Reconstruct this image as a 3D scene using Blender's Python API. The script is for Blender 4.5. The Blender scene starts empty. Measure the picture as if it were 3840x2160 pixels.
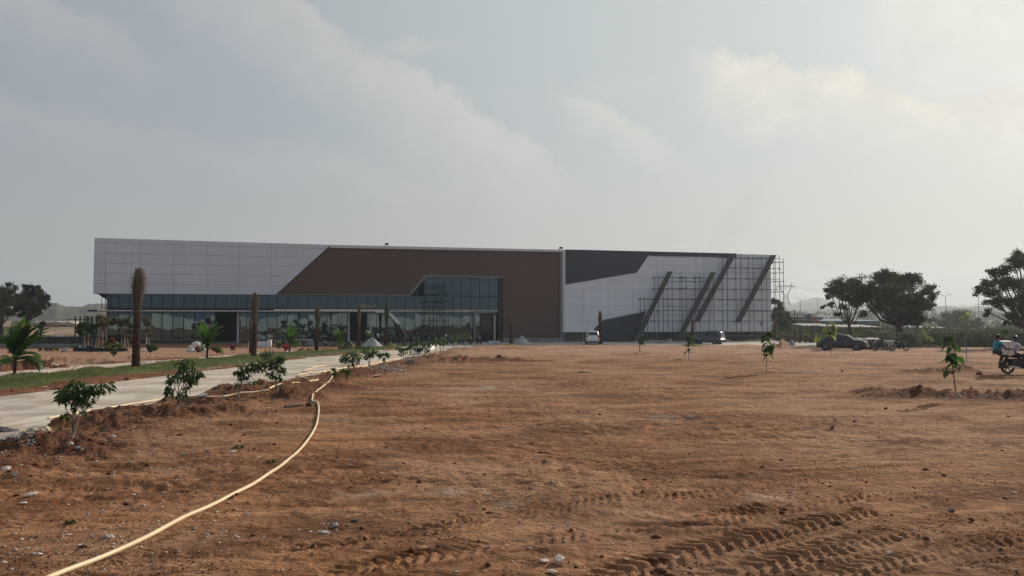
import bpy, bmesh, math, random
import numpy as np
from mathutils import Vector, Matrix, geometry
R = math.radians
scene = bpy.context.scene
col = scene.collection
random.seed(7)
RNG = np.random.default_rng(11)

# ------------------------------------------------------------------ camera, light, sky
F = 2773.0                       # focal length in photo pixels (3840 wide)
CZ = 2.33
PITCH = math.atan((1200 - 1080) / F)
cam_d = bpy.data.cameras.new("camera")
cam = bpy.data.objects.new("camera", cam_d)
col.objects.link(cam)
cam_d.sensor_width = 36.0
cam_d.lens = 36.0 * F / 3840.0
cam_d.clip_start = 0.1
cam_d.clip_end = 6000
cam.location = (0, 0, CZ)
cam.rotation_euler = (R(90) + PITCH, 0, 0)
scene.camera = cam

SUN_AZ, SUN_EL = R(47), R(27)    # azimuth clockwise from the view direction (+Y) towards +X
sun_d = bpy.data.lights.new("sun", 'SUN')
sun_d.energy = 4.3
sun_d.angle = R(0.9)
sun_d.color = (1.0, 0.86, 0.70)
sun = bpy.data.objects.new("sun", sun_d)
col.objects.link(sun)
sdir = Vector((math.sin(SUN_AZ) * math.cos(SUN_EL), math.cos(SUN_AZ) * math.cos(SUN_EL), math.sin(SUN_EL)))
sun.rotation_euler = (-sdir).to_track_quat('-Z', 'Y').to_euler()
sun.location = (60, 60, 80)

scene.view_settings.view_transform = 'Standard'
scene.view_settings.look = 'None'
scene.view_settings.exposure = 0.0
scene.view_settings.gamma = 1.0
scene.view_settings.use_curve_mapping = False
scene.cycles.use_denoising = True
scene.cycles.max_bounces = 6
scene.cycles.diffuse_bounces = 3
scene.cycles.glossy_bounces = 3
scene.cycles.transmission_bounces = 4
scene.cycles.transparent_max_bounces = 6
scene.cycles.volume_bounces = 0
scene.cycles.use_fast_gi = False
scene.cycles.sample_clamp_indirect = 4.0


class NT:
    """small wrapper for wiring shader nodes"""
    def __init__(self, tree):
        self.t = tree
        tree.nodes.clear()

    def n(self, kind, ins=None, **props):
        nd = self.t.nodes.new(kind)
        for k, v in props.items():
            setattr(nd, k, v)
        for k, v in (ins or {}).items():
            s = nd.inputs[k]
            if isinstance(v, bpy.types.NodeSocket):
                self.t.links.new(v, s)
            else:
                s.default_value = v
        return nd

    def math(self, op, a, b=0.0, c=None, clamp=False):
        ins = {0: a, 1: b}
        if c is not None:
            ins[2] = c
        return self.n('ShaderNodeMath', ins, operation=op, use_clamp=clamp).outputs[0]

    def noise(self, vec, scale, detail=4.0, rough=0.5, dist=0.0):
        ins = {'Scale': scale, 'Detail': detail, 'Roughness': rough, 'Distortion': dist}
        if vec is not None:
            ins['Vector'] = vec
        return self.n('ShaderNodeTexNoise', ins).outputs[0]

    def ramp(self, fac, lo, hi, a=0.0, b=1.0):
        return self.n('ShaderNodeMapRange', {0: fac, 1: lo, 2: hi, 3: a, 4: b}, interpolation_type='SMOOTHSTEP').outputs[0]

    def mix(self, fac, a, b, blend='MIX'):
        nd = self.t.nodes.new('ShaderNodeMix')
        nd.data_type = 'RGBA'
        nd.blend_type = blend
        for i, v in ((0, fac), (6, a), (7, b)):
            if isinstance(v, bpy.types.NodeSocket):
                self.t.links.new(v, nd.inputs[i])
            else:
                nd.inputs[i].default_value = v if i == 0 else (tuple(v) + (1.0,))[:4]
        return nd.outputs[2]

    def scaled(self, vec, s):
        return self.n('ShaderNodeMapping', {'Vector': vec, 'Scale': s}).outputs[0]


world = bpy.data.worlds.new("World")
scene.world = world
world.use_nodes = True
w = NT(world.node_tree)
geo = w.n('ShaderNodeTexCoord')
dirv = w.n('ShaderNodeVectorMath', {0: geo.outputs['Generated']}, operation='NORMALIZE').outputs[0]
sep = w.n('ShaderNodeSeparateXYZ', {0: dirv})
el = sep.outputs[2]
sky = w.n('ShaderNodeTexSky', sky_type='NISHITA', sun_disc=False, sun_elevation=SUN_EL, sun_rotation=SUN_AZ,
          air_density=1.3, dust_density=6.5, ozone_density=1.5, altitude=300.0)
nis = w.n('ShaderNodeVectorMath', {0: sky.outputs[0], 3: 0.085}, operation='SCALE').outputs[0]
# soft whitish veil (thin high cloud and dust) thicker toward the horizon and toward the sun
sd = w.n('ShaderNodeVectorMath', {0: dirv, 1: tuple(sdir)}, operation='DOT_PRODUCT').outputs['Value']
glow = w.math('POWER', w.math('MAXIMUM', sd, 0.0), 14.0)
veil = w.mix(w.ramp(sd, 0.30, 1.0), w.mix(w.ramp(sd, -0.9, 0.45), (0.15, 0.20, 0.28), (0.355, 0.395, 0.44)), (0.56, 0.605, 0.60))
veil = w.mix(w.ramp(el, 0.0, 0.28, 0.85, 0.0), veil, w.mix(w.ramp(sd, 0.35, 1.0), w.mix(w.ramp(sd, -0.9, 0.5), (0.20, 0.235, 0.29), (0.50, 0.478, 0.435)), (0.60, 0.55, 0.465)))
veil = w.mix(w.math('MULTIPLY', glow, 0.5), veil, (0.78, 0.86, 0.86))
base = w.mix(0.93, nis, veil)
# clouds: ragged noise, projected on a plane overhead so it foreshortens toward the horizon
inv = w.math('DIVIDE', 1.0, w.math('ADD', w.math('MAXIMUM', el, 0.0), 0.22))
pl = w.n('ShaderNodeCombineXYZ', {0: w.math('MULTIPLY', sep.outputs[0], inv), 1: w.math('MULTIPLY', sep.outputs[1], inv), 2: 0.0}).outputs[0]
cn = w.noise(pl, 1.55, 9.0, 0.60, 0.35)
cn2 = w.noise(pl, 0.62, 5.0, 0.5, 0.2)
nd_noise = w.noise(dirv, 9.0, 10.0, 0.66, 0.25)

edge_noise = w.noise(dirv, 34.0, 8.0, 0.65, 0.1)


AZ = w.math('ARCTAN2', sep.outputs[0], sep.outputs[1])
EV = w.math('ARCSINE', el)
wobble = w.math('ADD', w.math('MULTIPLY', w.math('SUBTRACT', nd_noise, 0.5), 330.0 / F), w.math('MULTIPLY', w.math('SUBTRACT', edge_noise, 0.5), 110.0 / F))


def shelf(ax, ay, bx, by, depth, x0, x1, soft=26.0):
    """cloud mass with a crisp lumpy upper edge along A-B that thins out below"""
    a0, a1 = math.atan2(ax - 1920, F), math.atan2(bx - 1920, F)
    e0, e1 = math.atan2(1200 - ay, F), math.atan2(1200 - by, F)
    k = (e1 - e0) / (a1 - a0)
    line = w.math('ADD', e0, w.math('MULTIPLY', w.math('SUBTRACT', AZ, a0), k))
    d = w.math('ADD', w.math('SUBTRACT', EV, line), wobble)
    top = w.ramp(d, soft / F, -soft / F)
    low = w.ramp(d, -depth / F, -20.0 / F)
    lat = w.math('MULTIPLY', w.ramp(AZ, math.atan2(x0 - 1920, F), math.atan2(x0 + 260 - 1920, F)), w.ramp(AZ, math.atan2(x1 - 1920, F), math.atan2(x1 - 400 - 1920, F)))
    return w.math('MULTIPLY', w.math('MULTIPLY', top, low), lat)


shelves = [(shelf(900, -60, 1950, 500, 420, -1500, 2250), 0.50), (shelf(2560, 190, 3500, 440, 300, 2520, 4600), 0.85), (shelf(2080, 270, 2340, 440, 200, 2000, 2700), 0.45),
           (shelf(1300, 150, 1620, 140, 110, 1330, 1800), 0.45), (shelf(-200, 90, 330, 240, 200, -900, 700), 0.40), (shelf(0, 500, 1400, 620, 200, -800, 1900, 60.0), 0.25), (shelf(3300, 60, 4200, 180, 500, 3200, 5200, 60.0), 0.5)]
rest = w.math('MULTIPLY', w.ramp(cn, 0.50, 0.72), w.ramp(cn2, 0.42, 0.62))
alpha = w.math('MULTIPLY', rest, 0.30)
for b, amt in shelves:
    alpha = w.math('MAXIMUM', alpha, w.math('MULTIPLY', b, amt))
alpha = w.math('MULTIPLY', alpha, w.ramp(el, 0.01, 0.10))
cc = w.mix(w.ramp(sd, 0.35, 0.95), (0.56, 0.54, 0.52), (0.88, 0.83, 0.72))
fine = w.noise(dirv, 22.0, 7.0, 0.6)
cc = w.mix(w.ramp(fine, 0.35, 0.65, 0.0, 0.35), cc, w.mix(w.ramp(sd, 0.35, 0.95), (0.40, 0.41, 0.43), (0.58, 0.56, 0.51)))
skyc = w.mix(alpha, base, cc)
# sky below the horizon stays the horizon's tone
bg = w.n('ShaderNodeBackground', {'Color': skyc, 'Strength': 1.0})
w.n('ShaderNodeOutputWorld', {'Surface': bg.outputs[0]})


# ------------------------------------------------------------------ materials
MATS = {}


def mat(name, c, rough=0.6, metal=0.0, var=0.12, scale=3.0, bump=0.0, bscale=30.0, spec=0.5, ior=1.45, alpha=None,
        trans=0.0, emit=None, dirt=None, coat=0.0):
    if name in MATS:
        return MATS[name]
    m = bpy.data.materials.new(name)
    m.use_nodes = True
    t = NT(m.node_tree)
    tc = t.n('ShaderNodeTexCoord').outputs['Object']
    nz = t.noise(tc, scale, 5.0, 0.6)
    lo = tuple(max(0, x * (1 - var)) for x in c)
    hi = tuple(min(1, x * (1 + var)) for x in c)
    colr = t.mix(t.ramp(nz, 0.3, 0.7), lo, hi)
    if name.endswith('_cladding'):
        rnd = t.n('ShaderNodeObjectInfo').outputs['Random']
        colr = t.mix(t.ramp(rnd, 0, 1, 0, .10 if 'brown' not in name else 0), colr, tuple(x * .55 for x in c))
        strk = t.noise(t.scaled(tc, (1.6, 1, .10)), 1.2, 5, .6)
        colr = t.mix(t.ramp(strk, .5, .8, 0, .22), colr, (.30, .25, .21) if c[0] > .3 else tuple(x * 1.5 for x in c))
    if dirt:
        colr = t.mix(t.ramp(t.noise(tc, scale * 3.1, 6, 0.65), 0.5, 0.75, 0, dirt[1]), colr, dirt[0])
    ins = {'Base Color': colr, 'Roughness': t.ramp(t.noise(tc, scale * 2, 3), 0.3, 0.7, max(0.0, rough - 0.06), min(1, rough + 0.08)),
           'Metallic': metal, 'IOR': ior, 'Specular IOR Level': spec, 'Coat Weight': coat}
    if bump:
        ins['Normal'] = t.n('ShaderNodeBump', {'Height': t.noise(tc, bscale, 6, 0.6), 'Strength': bump, 'Distance': 0.02}).outputs[0]
    if emit:
        ins['Emission Color'] = tuple(emit) + (1,)
        ins['Emission Strength'] = 1.0
    p = t.n('ShaderNodeBsdfPrincipled', ins)
    out = p.outputs[0]
    if trans:
        tr = t.n('ShaderNodeBsdfTranslucent', {'Color': t.mix(0.5, colr, tuple(min(1, x * 2.6) for x in (c[0] * 1.2, c[1] * 1.3, c[2] * .5)))})
        out = t.n('ShaderNodeMixShader', {0: trans, 1: out, 2: tr.outputs[0]}).outputs[0]
    t.n('ShaderNodeOutputMaterial', {'Surface': out})
    MATS[name] = m
    return m


def soil_mat():
    m = bpy.data.materials.new("red_soil")
    m.use_nodes = True
    t = NT(m.node_tree)
    tc = t.n('ShaderNodeTexCoord').outputs['Object']
    st = t.scaled(tc, (0.45, 1.5, 1.0))
    big = t.noise(tc, 0.16, 4, 0.55)
    mid = t.noise(st, 0.9, 7, 0.62, 0.4)
    sml = t.noise(tc, 5.5, 6, 0.65)
    fin = t.noise(tc, 45.0, 4, 0.7)
    c = t.mix(t.ramp(mid, 0.33, 0.66), (0.132, 0.046, 0.017), (0.375, 0.182, 0.086))
    c = t.mix(t.ramp(big, 0.40, 0.62, 0.0, 0.65), c, (0.37, 0.215, 0.13))
    damp = t.noise(t.scaled(tc, (0.7, 1.2, 1.0)), 0.42, 6, 0.62, 0.5)
    c = t.mix(t.ramp(damp, 0.48, 0.62, 0.0, 0.85), c, (0.135, 0.056, 0.027))
    c = t.mix(t.ramp(sml, 0.52, 0.75, 0.0, 0.6), c, (0.47, 0.27, 0.145))
    c = t.mix(t.ramp(sml, 0.48, 0.28, 0.0, 0.85), c, (0.105, 0.046, 0.024))
    c = t.mix(t.ramp(fin, 0.5, 0.72, 0.0, 0.35), c, (0.43, 0.30, 0.20))
    c = t.mix(t.ramp(fin, 0.45, 0.25, 0.0, 0.6), c, (0.08, 0.032, 0.014))
    scr = t.noise(t.scaled(tc, (1.6, 7.0, 1.0)), 1.0, 7, 0.68, 0.6)
    c = t.mix(t.ramp(scr, 0.43, 0.30, 0.0, 0.9), c, (0.085, 0.034, 0.016))
    c = t.mix(t.ramp(scr, 0.58, 0.70, 0.0, 0.55), c, (0.55, 0.36, 0.22))
    vcn = t.n('ShaderNodeVertexColor', layer_name="soil")
    at = vcn.outputs[0]
    s = t.n('ShaderNodeSeparateColor', {0: at})
    brk = t.ramp(t.noise(tc, 9.0, 6, 0.7), 0.25, 0.6, 0.55, 1.0)
    c = t.mix(t.math('MULTIPLY', s.outputs[0], brk), c, t.mix(t.ramp(sml, .35, .65), (0.040, 0.014, 0.009), (0.125, 0.045, 0.024)))  # dug red soil, its colour deepened to paint shade on the mounds
    c = t.mix(t.math('MULTIPLY', s.outputs[1], brk), c, t.mix(t.ramp(fin, .3, .7), (0.30, 0.265, 0.23), (0.50, 0.46, 0.41)))
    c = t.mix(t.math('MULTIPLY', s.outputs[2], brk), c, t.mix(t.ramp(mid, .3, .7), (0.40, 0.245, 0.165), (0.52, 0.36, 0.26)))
    veg = t.math('SUBTRACT', 1.0, vcn.outputs[1])
    c = t.mix(veg, c, t.mix(t.ramp(mid, .3, .7), (0.045, 0.048, 0.025), (0.14, 0.11, 0.06)))
    crust = t.ramp(t.noise(t.scaled(tc, (2.0, 3.6, 1.0)), 1.5, 5, 0.6, 0.3), 0.44, 0.56)
    h = t.math('ADD', t.math('ADD', t.math('MULTIPLY', fin, 0.35), t.math('MULTIPLY', t.ramp(sml, 0.38, 0.62), 0.6)), t.math('MULTIPLY', crust, t.ramp(t.noise(tc, 0.45, 3), 0.42, 0.6, 0.1, 0.9)))
    b = t.n('ShaderNodeBump', {'Height': h, 'Strength': 0.8, 'Distance': 0.05}).outputs[0]
    p = t.n('ShaderNodeBsdfPrincipled', {'Base Color': c, 'Roughness': 0.95, 'Specular IOR Level': 0.15, 'Normal': b})
    t.n('ShaderNodeOutputMaterial', {'Surface': p.outputs[0]})
    return m


def concrete_mat(name, lo, hi, dust, damt=0.7):
    m = bpy.data.materials.new(name)
    m.use_nodes = True
    t = NT(m.node_tree)
    tc = t.n('ShaderNodeTexCoord').outputs['Object']
    c = t.mix(t.ramp(t.noise(tc, 0.55, 8, 0.65), 0.35, 0.65), lo, hi)
    c = t.mix(t.ramp(t.noise(t.scaled(tc, (3.0, .35, 1)), 1.1, 6, 0.6), 0.48, 0.68, 0, damt), c, dust)
    c = t.mix(t.ramp(t.noise(tc, 30, 5, 0.7), 0.55, 0.75, 0, 0.35), c, tuple(x * .6 for x in lo))
    b = t.n('ShaderNodeBump', {'Height': t.noise(tc, 18, 7, 0.7), 'Strength': 0.5, 'Distance': 0.02}).outputs[0]
    p = t.n('ShaderNodeBsdfPrincipled', {'Base Color': c, 'Roughness': 0.85, 'Specular IOR Level': 0.3, 'Normal': b})
    t.n('ShaderNodeOutputMaterial', {'Surface': p.outputs[0]})
    return m


def glass_mat():
    m = bpy.data.materials.new("tinted_glass")
    m.use_nodes = True
    t = NT(m.node_tree)
    tc = t.n('ShaderNodeTexCoord').outputs['Object']
    wav = t.noise(tc, 0.8, 2, 0.4)
    b = t.n('ShaderNodeBump', {'Height': wav, 'Strength': 0.09, 'Distance': 0.05}).outputs[0]
    dust = t.ramp(t.noise(tc, 2.2, 7, 0.65), 0.4, 0.8, 0.0, 0.25)
    c = t.mix(dust, (0.002, 0.012, 0.022), (0.02, 0.035, 0.045))
    p = t.n('ShaderNodeBsdfPrincipled', {'Base Color': c, 'Roughness': 0.02, 'IOR': 2.1, 'Normal': b,
                                         'Specular Tint': (0.62, 0.9, 1.0, 1)})
    t.n('ShaderNodeOutputMaterial', {'Surface': p.outputs[0]})
    return m


SOIL = soil_mat()
ROADM = concrete_mat("road_concrete", (0.34, 0.295, 0.25), (0.60, 0.54, 0.465), (0.36, 0.22, 0.14), 0.6)
PATHM = concrete_mat("dusty_concrete", (0.42, 0.33, 0.28), (0.60, 0.50, 0.44), (0.36, 0.22, 0.14), 0.6)
GLASS = glass_mat()
PANEL = mat("white_cladding", (0.645, 0.70, 0.78), 0.38, 0.0, 0.03, 0.3, spec=0.5)
PANELR = mat("pale_cladding", (0.74, 0.79, 0.86), 0.38, 0.0, 0.03, 0.3, spec=0.5)
JOINT = mat("panel_joint", (0.40, 0.42, 0.46), 0.6, 0, 0.05)
TRIMW = mat("grey_white_trim", (0.62, 0.62, 0.64), 0.4, 0, 0.04)
BROWN = mat("brown_cladding", (0.100, 0.056, 0.047), 0.55, 0, 0.10, 0.15, bump=0.15, bscale=4)
CHAR = mat("charcoal_cladding", (0.034, 0.044, 0.062), 0.45, 0, 0.06, 0.4)
FINM = mat("dark_grey_fin", (0.065, 0.07, 0.075), 0.5, 0, 0.12, 0.6)
GREYT = mat("grey_reveal", (0.17, 0.17, 0.18), 0.5, 0, 0.06)
FRAME = mat("black_frame", (0.012, 0.018, 0.026), 0.35, 0.3, 0.1)
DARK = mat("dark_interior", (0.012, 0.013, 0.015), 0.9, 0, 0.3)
SLAB = mat("slab_edge", (0.40, 0.42, 0.38), 0.7, 0, 0.08, 1.5)
CONC = mat("raw_concrete", (0.22, 0.215, 0.20), 0.9, 0, 0.2, 0.8, bump=.4, bscale=9, dirt=((.10, .08, .07), .5))
CONCD = mat("dark_plinth", (0.075, 0.073, 0.07), 0.9, 0, 0.3, 0.7, dirt=((.14, .12, .10), .6))
STEEL = mat("scaffold_steel", (0.022, 0.030, 0.048), 0.5, 0.2, 0.3, 2)
STEELL = mat("pale_steel", (0.36, 0.38, 0.40), 0.5, 0.4, 0.15, 2)
WHITEP = mat("white_paint", (0.78, 0.78, 0.76), 0.5, 0, 0.05, 2, dirt=((.4, .33, .27), .35))
LEAFD = mat("dark_leaf", (0.024, 0.055, 0.014), 0.55, 0, 0.55, 6, trans=0.38)
LEAFT = mat("tree_leaf", (0.042, 0.056, 0.024), 0.75, 0, 0.5, 0.5, trans=0.22, spec=.2)
LEAFP = mat("palm_leaf", (0.035, 0.085, 0.015), 0.4, 0, 0.4, 2, trans=0.38)
LEAFS = mat("sapling_leaf", (0.026, 0.066, 0.017), 0.7, 0, 0.4, 5, trans=0.40)
LEAFY = mat("yellow_green_leaf", (0.13, 0.17, 0.03), 0.5, 0, 0.4, 4, trans=0.45)
LEAFO = mat("scrub_leaf", (0.062, 0.068, 0.030), 0.85, 0, 0.6, 0.8, trans=0.2, spec=.15)
LEAFR = mat("red_leaf", (0.16, 0.025, 0.015), 0.6, 0, 0.4, 4, trans=0.3)
PINKM = mat("magenta_bloom", (0.22, 0.010, 0.05), 0.6, 0, 0.3, 5, trans=0.35)
BARK = mat("pale_bark", (0.20, 0.16, 0.12), 0.85, 0, 0.3, 8, bump=.4)
BARKD = mat("dark_bark", (0.05, 0.036, 0.027), 0.9, 0, 0.35, 3, bump=.5)
PALMB = mat("palm_boot", (0.075, 0.036, 0.024), 0.9, 0, 0.5, 6, bump=.6)
FIBRE = mat("dry_frond", (0.115, 0.082, 0.055), 0.85, 0, 0.4, 9, trans=0.2)
FIBREG = mat("olive_frond", (0.070, 0.064, 0.038), 0.8, 0, 0.4, 9, trans=0.25)
TURF = mat("turf", (0.058, 0.075, 0.022), 0.9, 0, 0.4, 1.2, bump=.8, bscale=25)
BLADE = mat("grass_blade", (0.088, 0.102, 0.030), 0.6, 0, 0.4, 1.0, trans=0.3)
SANDG = mat("grey_sand", (0.33, 0.34, 0.34), 0.95, 0, 0.15, 1.5, bump=.5, bscale=12)
CLODM = mat("soil_clod", (0.11, 0.042, 0.020), 0.95, 0, 0.4, 3, bump=.7, bscale=14)
STONEG = mat("grey_stone", (0.34, 0.33, 0.32), 0.85, 0, 0.35, 4, bump=.4)
STONEP = mat("pale_stone", (0.55, 0.49, 0.43), 0.85, 0, 0.3, 4, bump=.4)
BAGW = mat("white_sack", (0.80, 0.79, 0.76), 0.7, 0, 0.05, 3, trans=0.12)
BAGB = mat("black_grow_bag", (0.010, 0.010, 0.011), 0.5, 0, 0.3, 3)
HOSE = mat("yellow_hose", (0.70, 0.55, 0.35), 0.45, 0, 0.12, 1.5, dirt=((.40, .22, .12), .35))
HOSEP = mat("pale_hose", (0.72, 0.55, 0.32), 0.45, 0, 0.12, 1.5)
TYRE = mat("tyre_rubber", (0.014, 0.014, 0.014), 0.8, 0, 0.3, 5)
RIM = mat("alloy_rim", (0.13, 0.13, 0.14), 0.35, 0.7, 0.1)
CARW = mat("white_car_paint", (0.72, 0.73, 0.74), 0.2, 0, 0.02, coat=.6)
CARS = mat("silver_blue_car_paint", (0.075, 0.09, 0.13), 0.3, 0.4, 0.03, coat=.6)
CARB = mat("black_car_paint", (0.008, 0.009, 0.011), 0.2, 0, 0.1, coat=.8)
CARG = mat("car_glass", (0.008, 0.012, 0.014), 0.06, 0, 0.1, ior=1.6)
LAMPR = mat("red_lamp", (0.30, 0.012, 0.008), 0.25, 0, 0.1)
LAMPW = mat("clear_lamp", (0.80, 0.80, 0.78), 0.12, 0.3, 0.05)
CHROME = mat("chrome", (0.7, 0.7, 0.7), 0.12, 1.0, 0.05)
BIKEB = mat("bike_black", (0.012, 0.012, 0.015), 0.3, 0, 0.2)
SKIN = mat("brown_skin", (0.10, 0.048, 0.030), 0.55, 0, 0.1)
HAIR = mat("black_hair", (0.008, 0.007, 0.007), 0.5, 0, 0.2)
SHIRTW = mat("white_shirt", (0.55, 0.57, 0.64), 0.8, 0, 0.06)
SHIRTT = mat("teal_shirt", (0.02, 0.26, 0.36), 0.8, 0, 0.08)
SHIRTD = mat("dark_shirt", (0.035, 0.03, 0.04), 0.8, 0, 0.15)
SHIRTG = mat("grey_shirt", (0.20, 0.20, 0.24), 0.8, 0, 0.1)
JEANS = mat("dark_trousers", (0.016, 0.020, 0.032), 0.85, 0, 0.15)
CARTON = mat("white_carton", (0.66, 0.60, 0.58), 0.7, 0, 0.05)
BLUEW = mat("pale_blue_sheet", (0.36, 0.50, 0.56), 0.6, 0, 0.12, 1.5)
CREAM = mat("cream_render", (0.60, 0.52, 0.30), 0.9, 0, 0.08)
TARP = mat("brown_tarpaulin", (0.11, 0.078, 0.052), 0.8, 0, 0.5, 2.5, bump=.8, bscale=5)
HILLM = mat("scrub_hillside", (0.075, 0.075, 0.045), 0.95, 0, 0.6, 0.02, bump=1, bscale=.3, dirt=((.16, .11, .075), .6))
SHEDD = mat("dark_shed_sheet", (0.06, 0.07, 0.085), 0.7, 0, 0.2)
SHEDB = mat("blue_roof_sheet", (0.06, 0.16, 0.27), 0.55, 0, 0.15)
SHEDW = mat("pale_roof_sheet", (0.28, 0.27, 0.25), 0.6, 0, 0.2)
SHEDR = mat("rusty_wall", (0.20, 0.13, 0.11), 0.8, 0, 0.3)
ORANGE = mat("orange_boom_paint", (0.45, 0.10, 0.035), 0.5, 0, 0.1)
NETG = mat("green_net", (0.06, 0.075, 0.035), 0.9, 0, 0.3)
GALV = mat("galvanised_steel", (0.20, 0.21, 0.21), 0.5, 0.5, 0.15)


# ------------------------------------------------------------------ projection helpers
def H0(y):
    t = np.clip((np.asarray(y, float) - 20.0) / 70.0, 0, 1)
    return -0.85 * t * t * (3 - 2 * t)


def ray(px, py):
    x, y = (px - 1920) / F, -(py - 1080) / F
    c, s = math.cos(PITCH), math.sin(PITCH)
    return Vector((x, c - y * s, s + y * c))


def at(px, py, Y):
    r = ray(px, py)
    return Vector((0, 0, CZ)) + r * (Y / r.y)


def G(px, py):
    """point of the ground sheet seen at a photo pixel"""
    r = ray(px, py)
    t = -CZ / r.z
    for _ in range(25):
        t = (float(H0(r.y * t)) - CZ) / r.z
    return Vector((r.x * t, r.y * t, float(H0(r.y * t))))


FANG = math.atan2(1.0, 4.70)
FO = Vector((-53.7, 95.0, 0.0))
FD = Vector((math.cos(FANG), math.sin(FANG), 0))
FN = Vector((math.sin(FANG), -math.cos(FANG), 0))      # toward the camera


def fac(px, py, off=0.0):
    """facade coordinates (s, z) of the pixel on the plane 'off' metres in front of the facade"""
    r = ray(px, py)
    o = Vector((0, 0, CZ))
    p0 = FO + FN * off
    t = (p0 - o).dot(FN) / r.dot(FN)
    p = o + r * t
    return (p - p0).dot(FD), p.z


def facw(s, z, off=0.0):
    p = FO + FD * s + FN * off
    return Vector((p.x, p.y, z))


# ------------------------------------------------------------------ object helpers
def link(o):
    col.objects.link(o)
    return o


def tag(o, label=None, cat=None, group=None, kind=None):
    if label: o['label'] = label
    if cat: o['category'] = cat
    if group: o['group'] = group
    if kind: o['kind'] = kind
    return o


def empty(name, loc, rz=0.0, label=None, cat=None, group=None):
    o = bpy.data.objects.new(name, None)
    o.empty_display_size = 0.3
    o.location = loc
    o.rotation_euler = (0, 0, rz)
    link(o)
    return tag(o, label, cat, group)


def copy_tree(o, parent=None):
    c = o.copy()
    link(c)
    if parent is not None:
        c.parent = parent
    for ch in list(o.children):
        copy_tree(ch, c)
    return c


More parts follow.
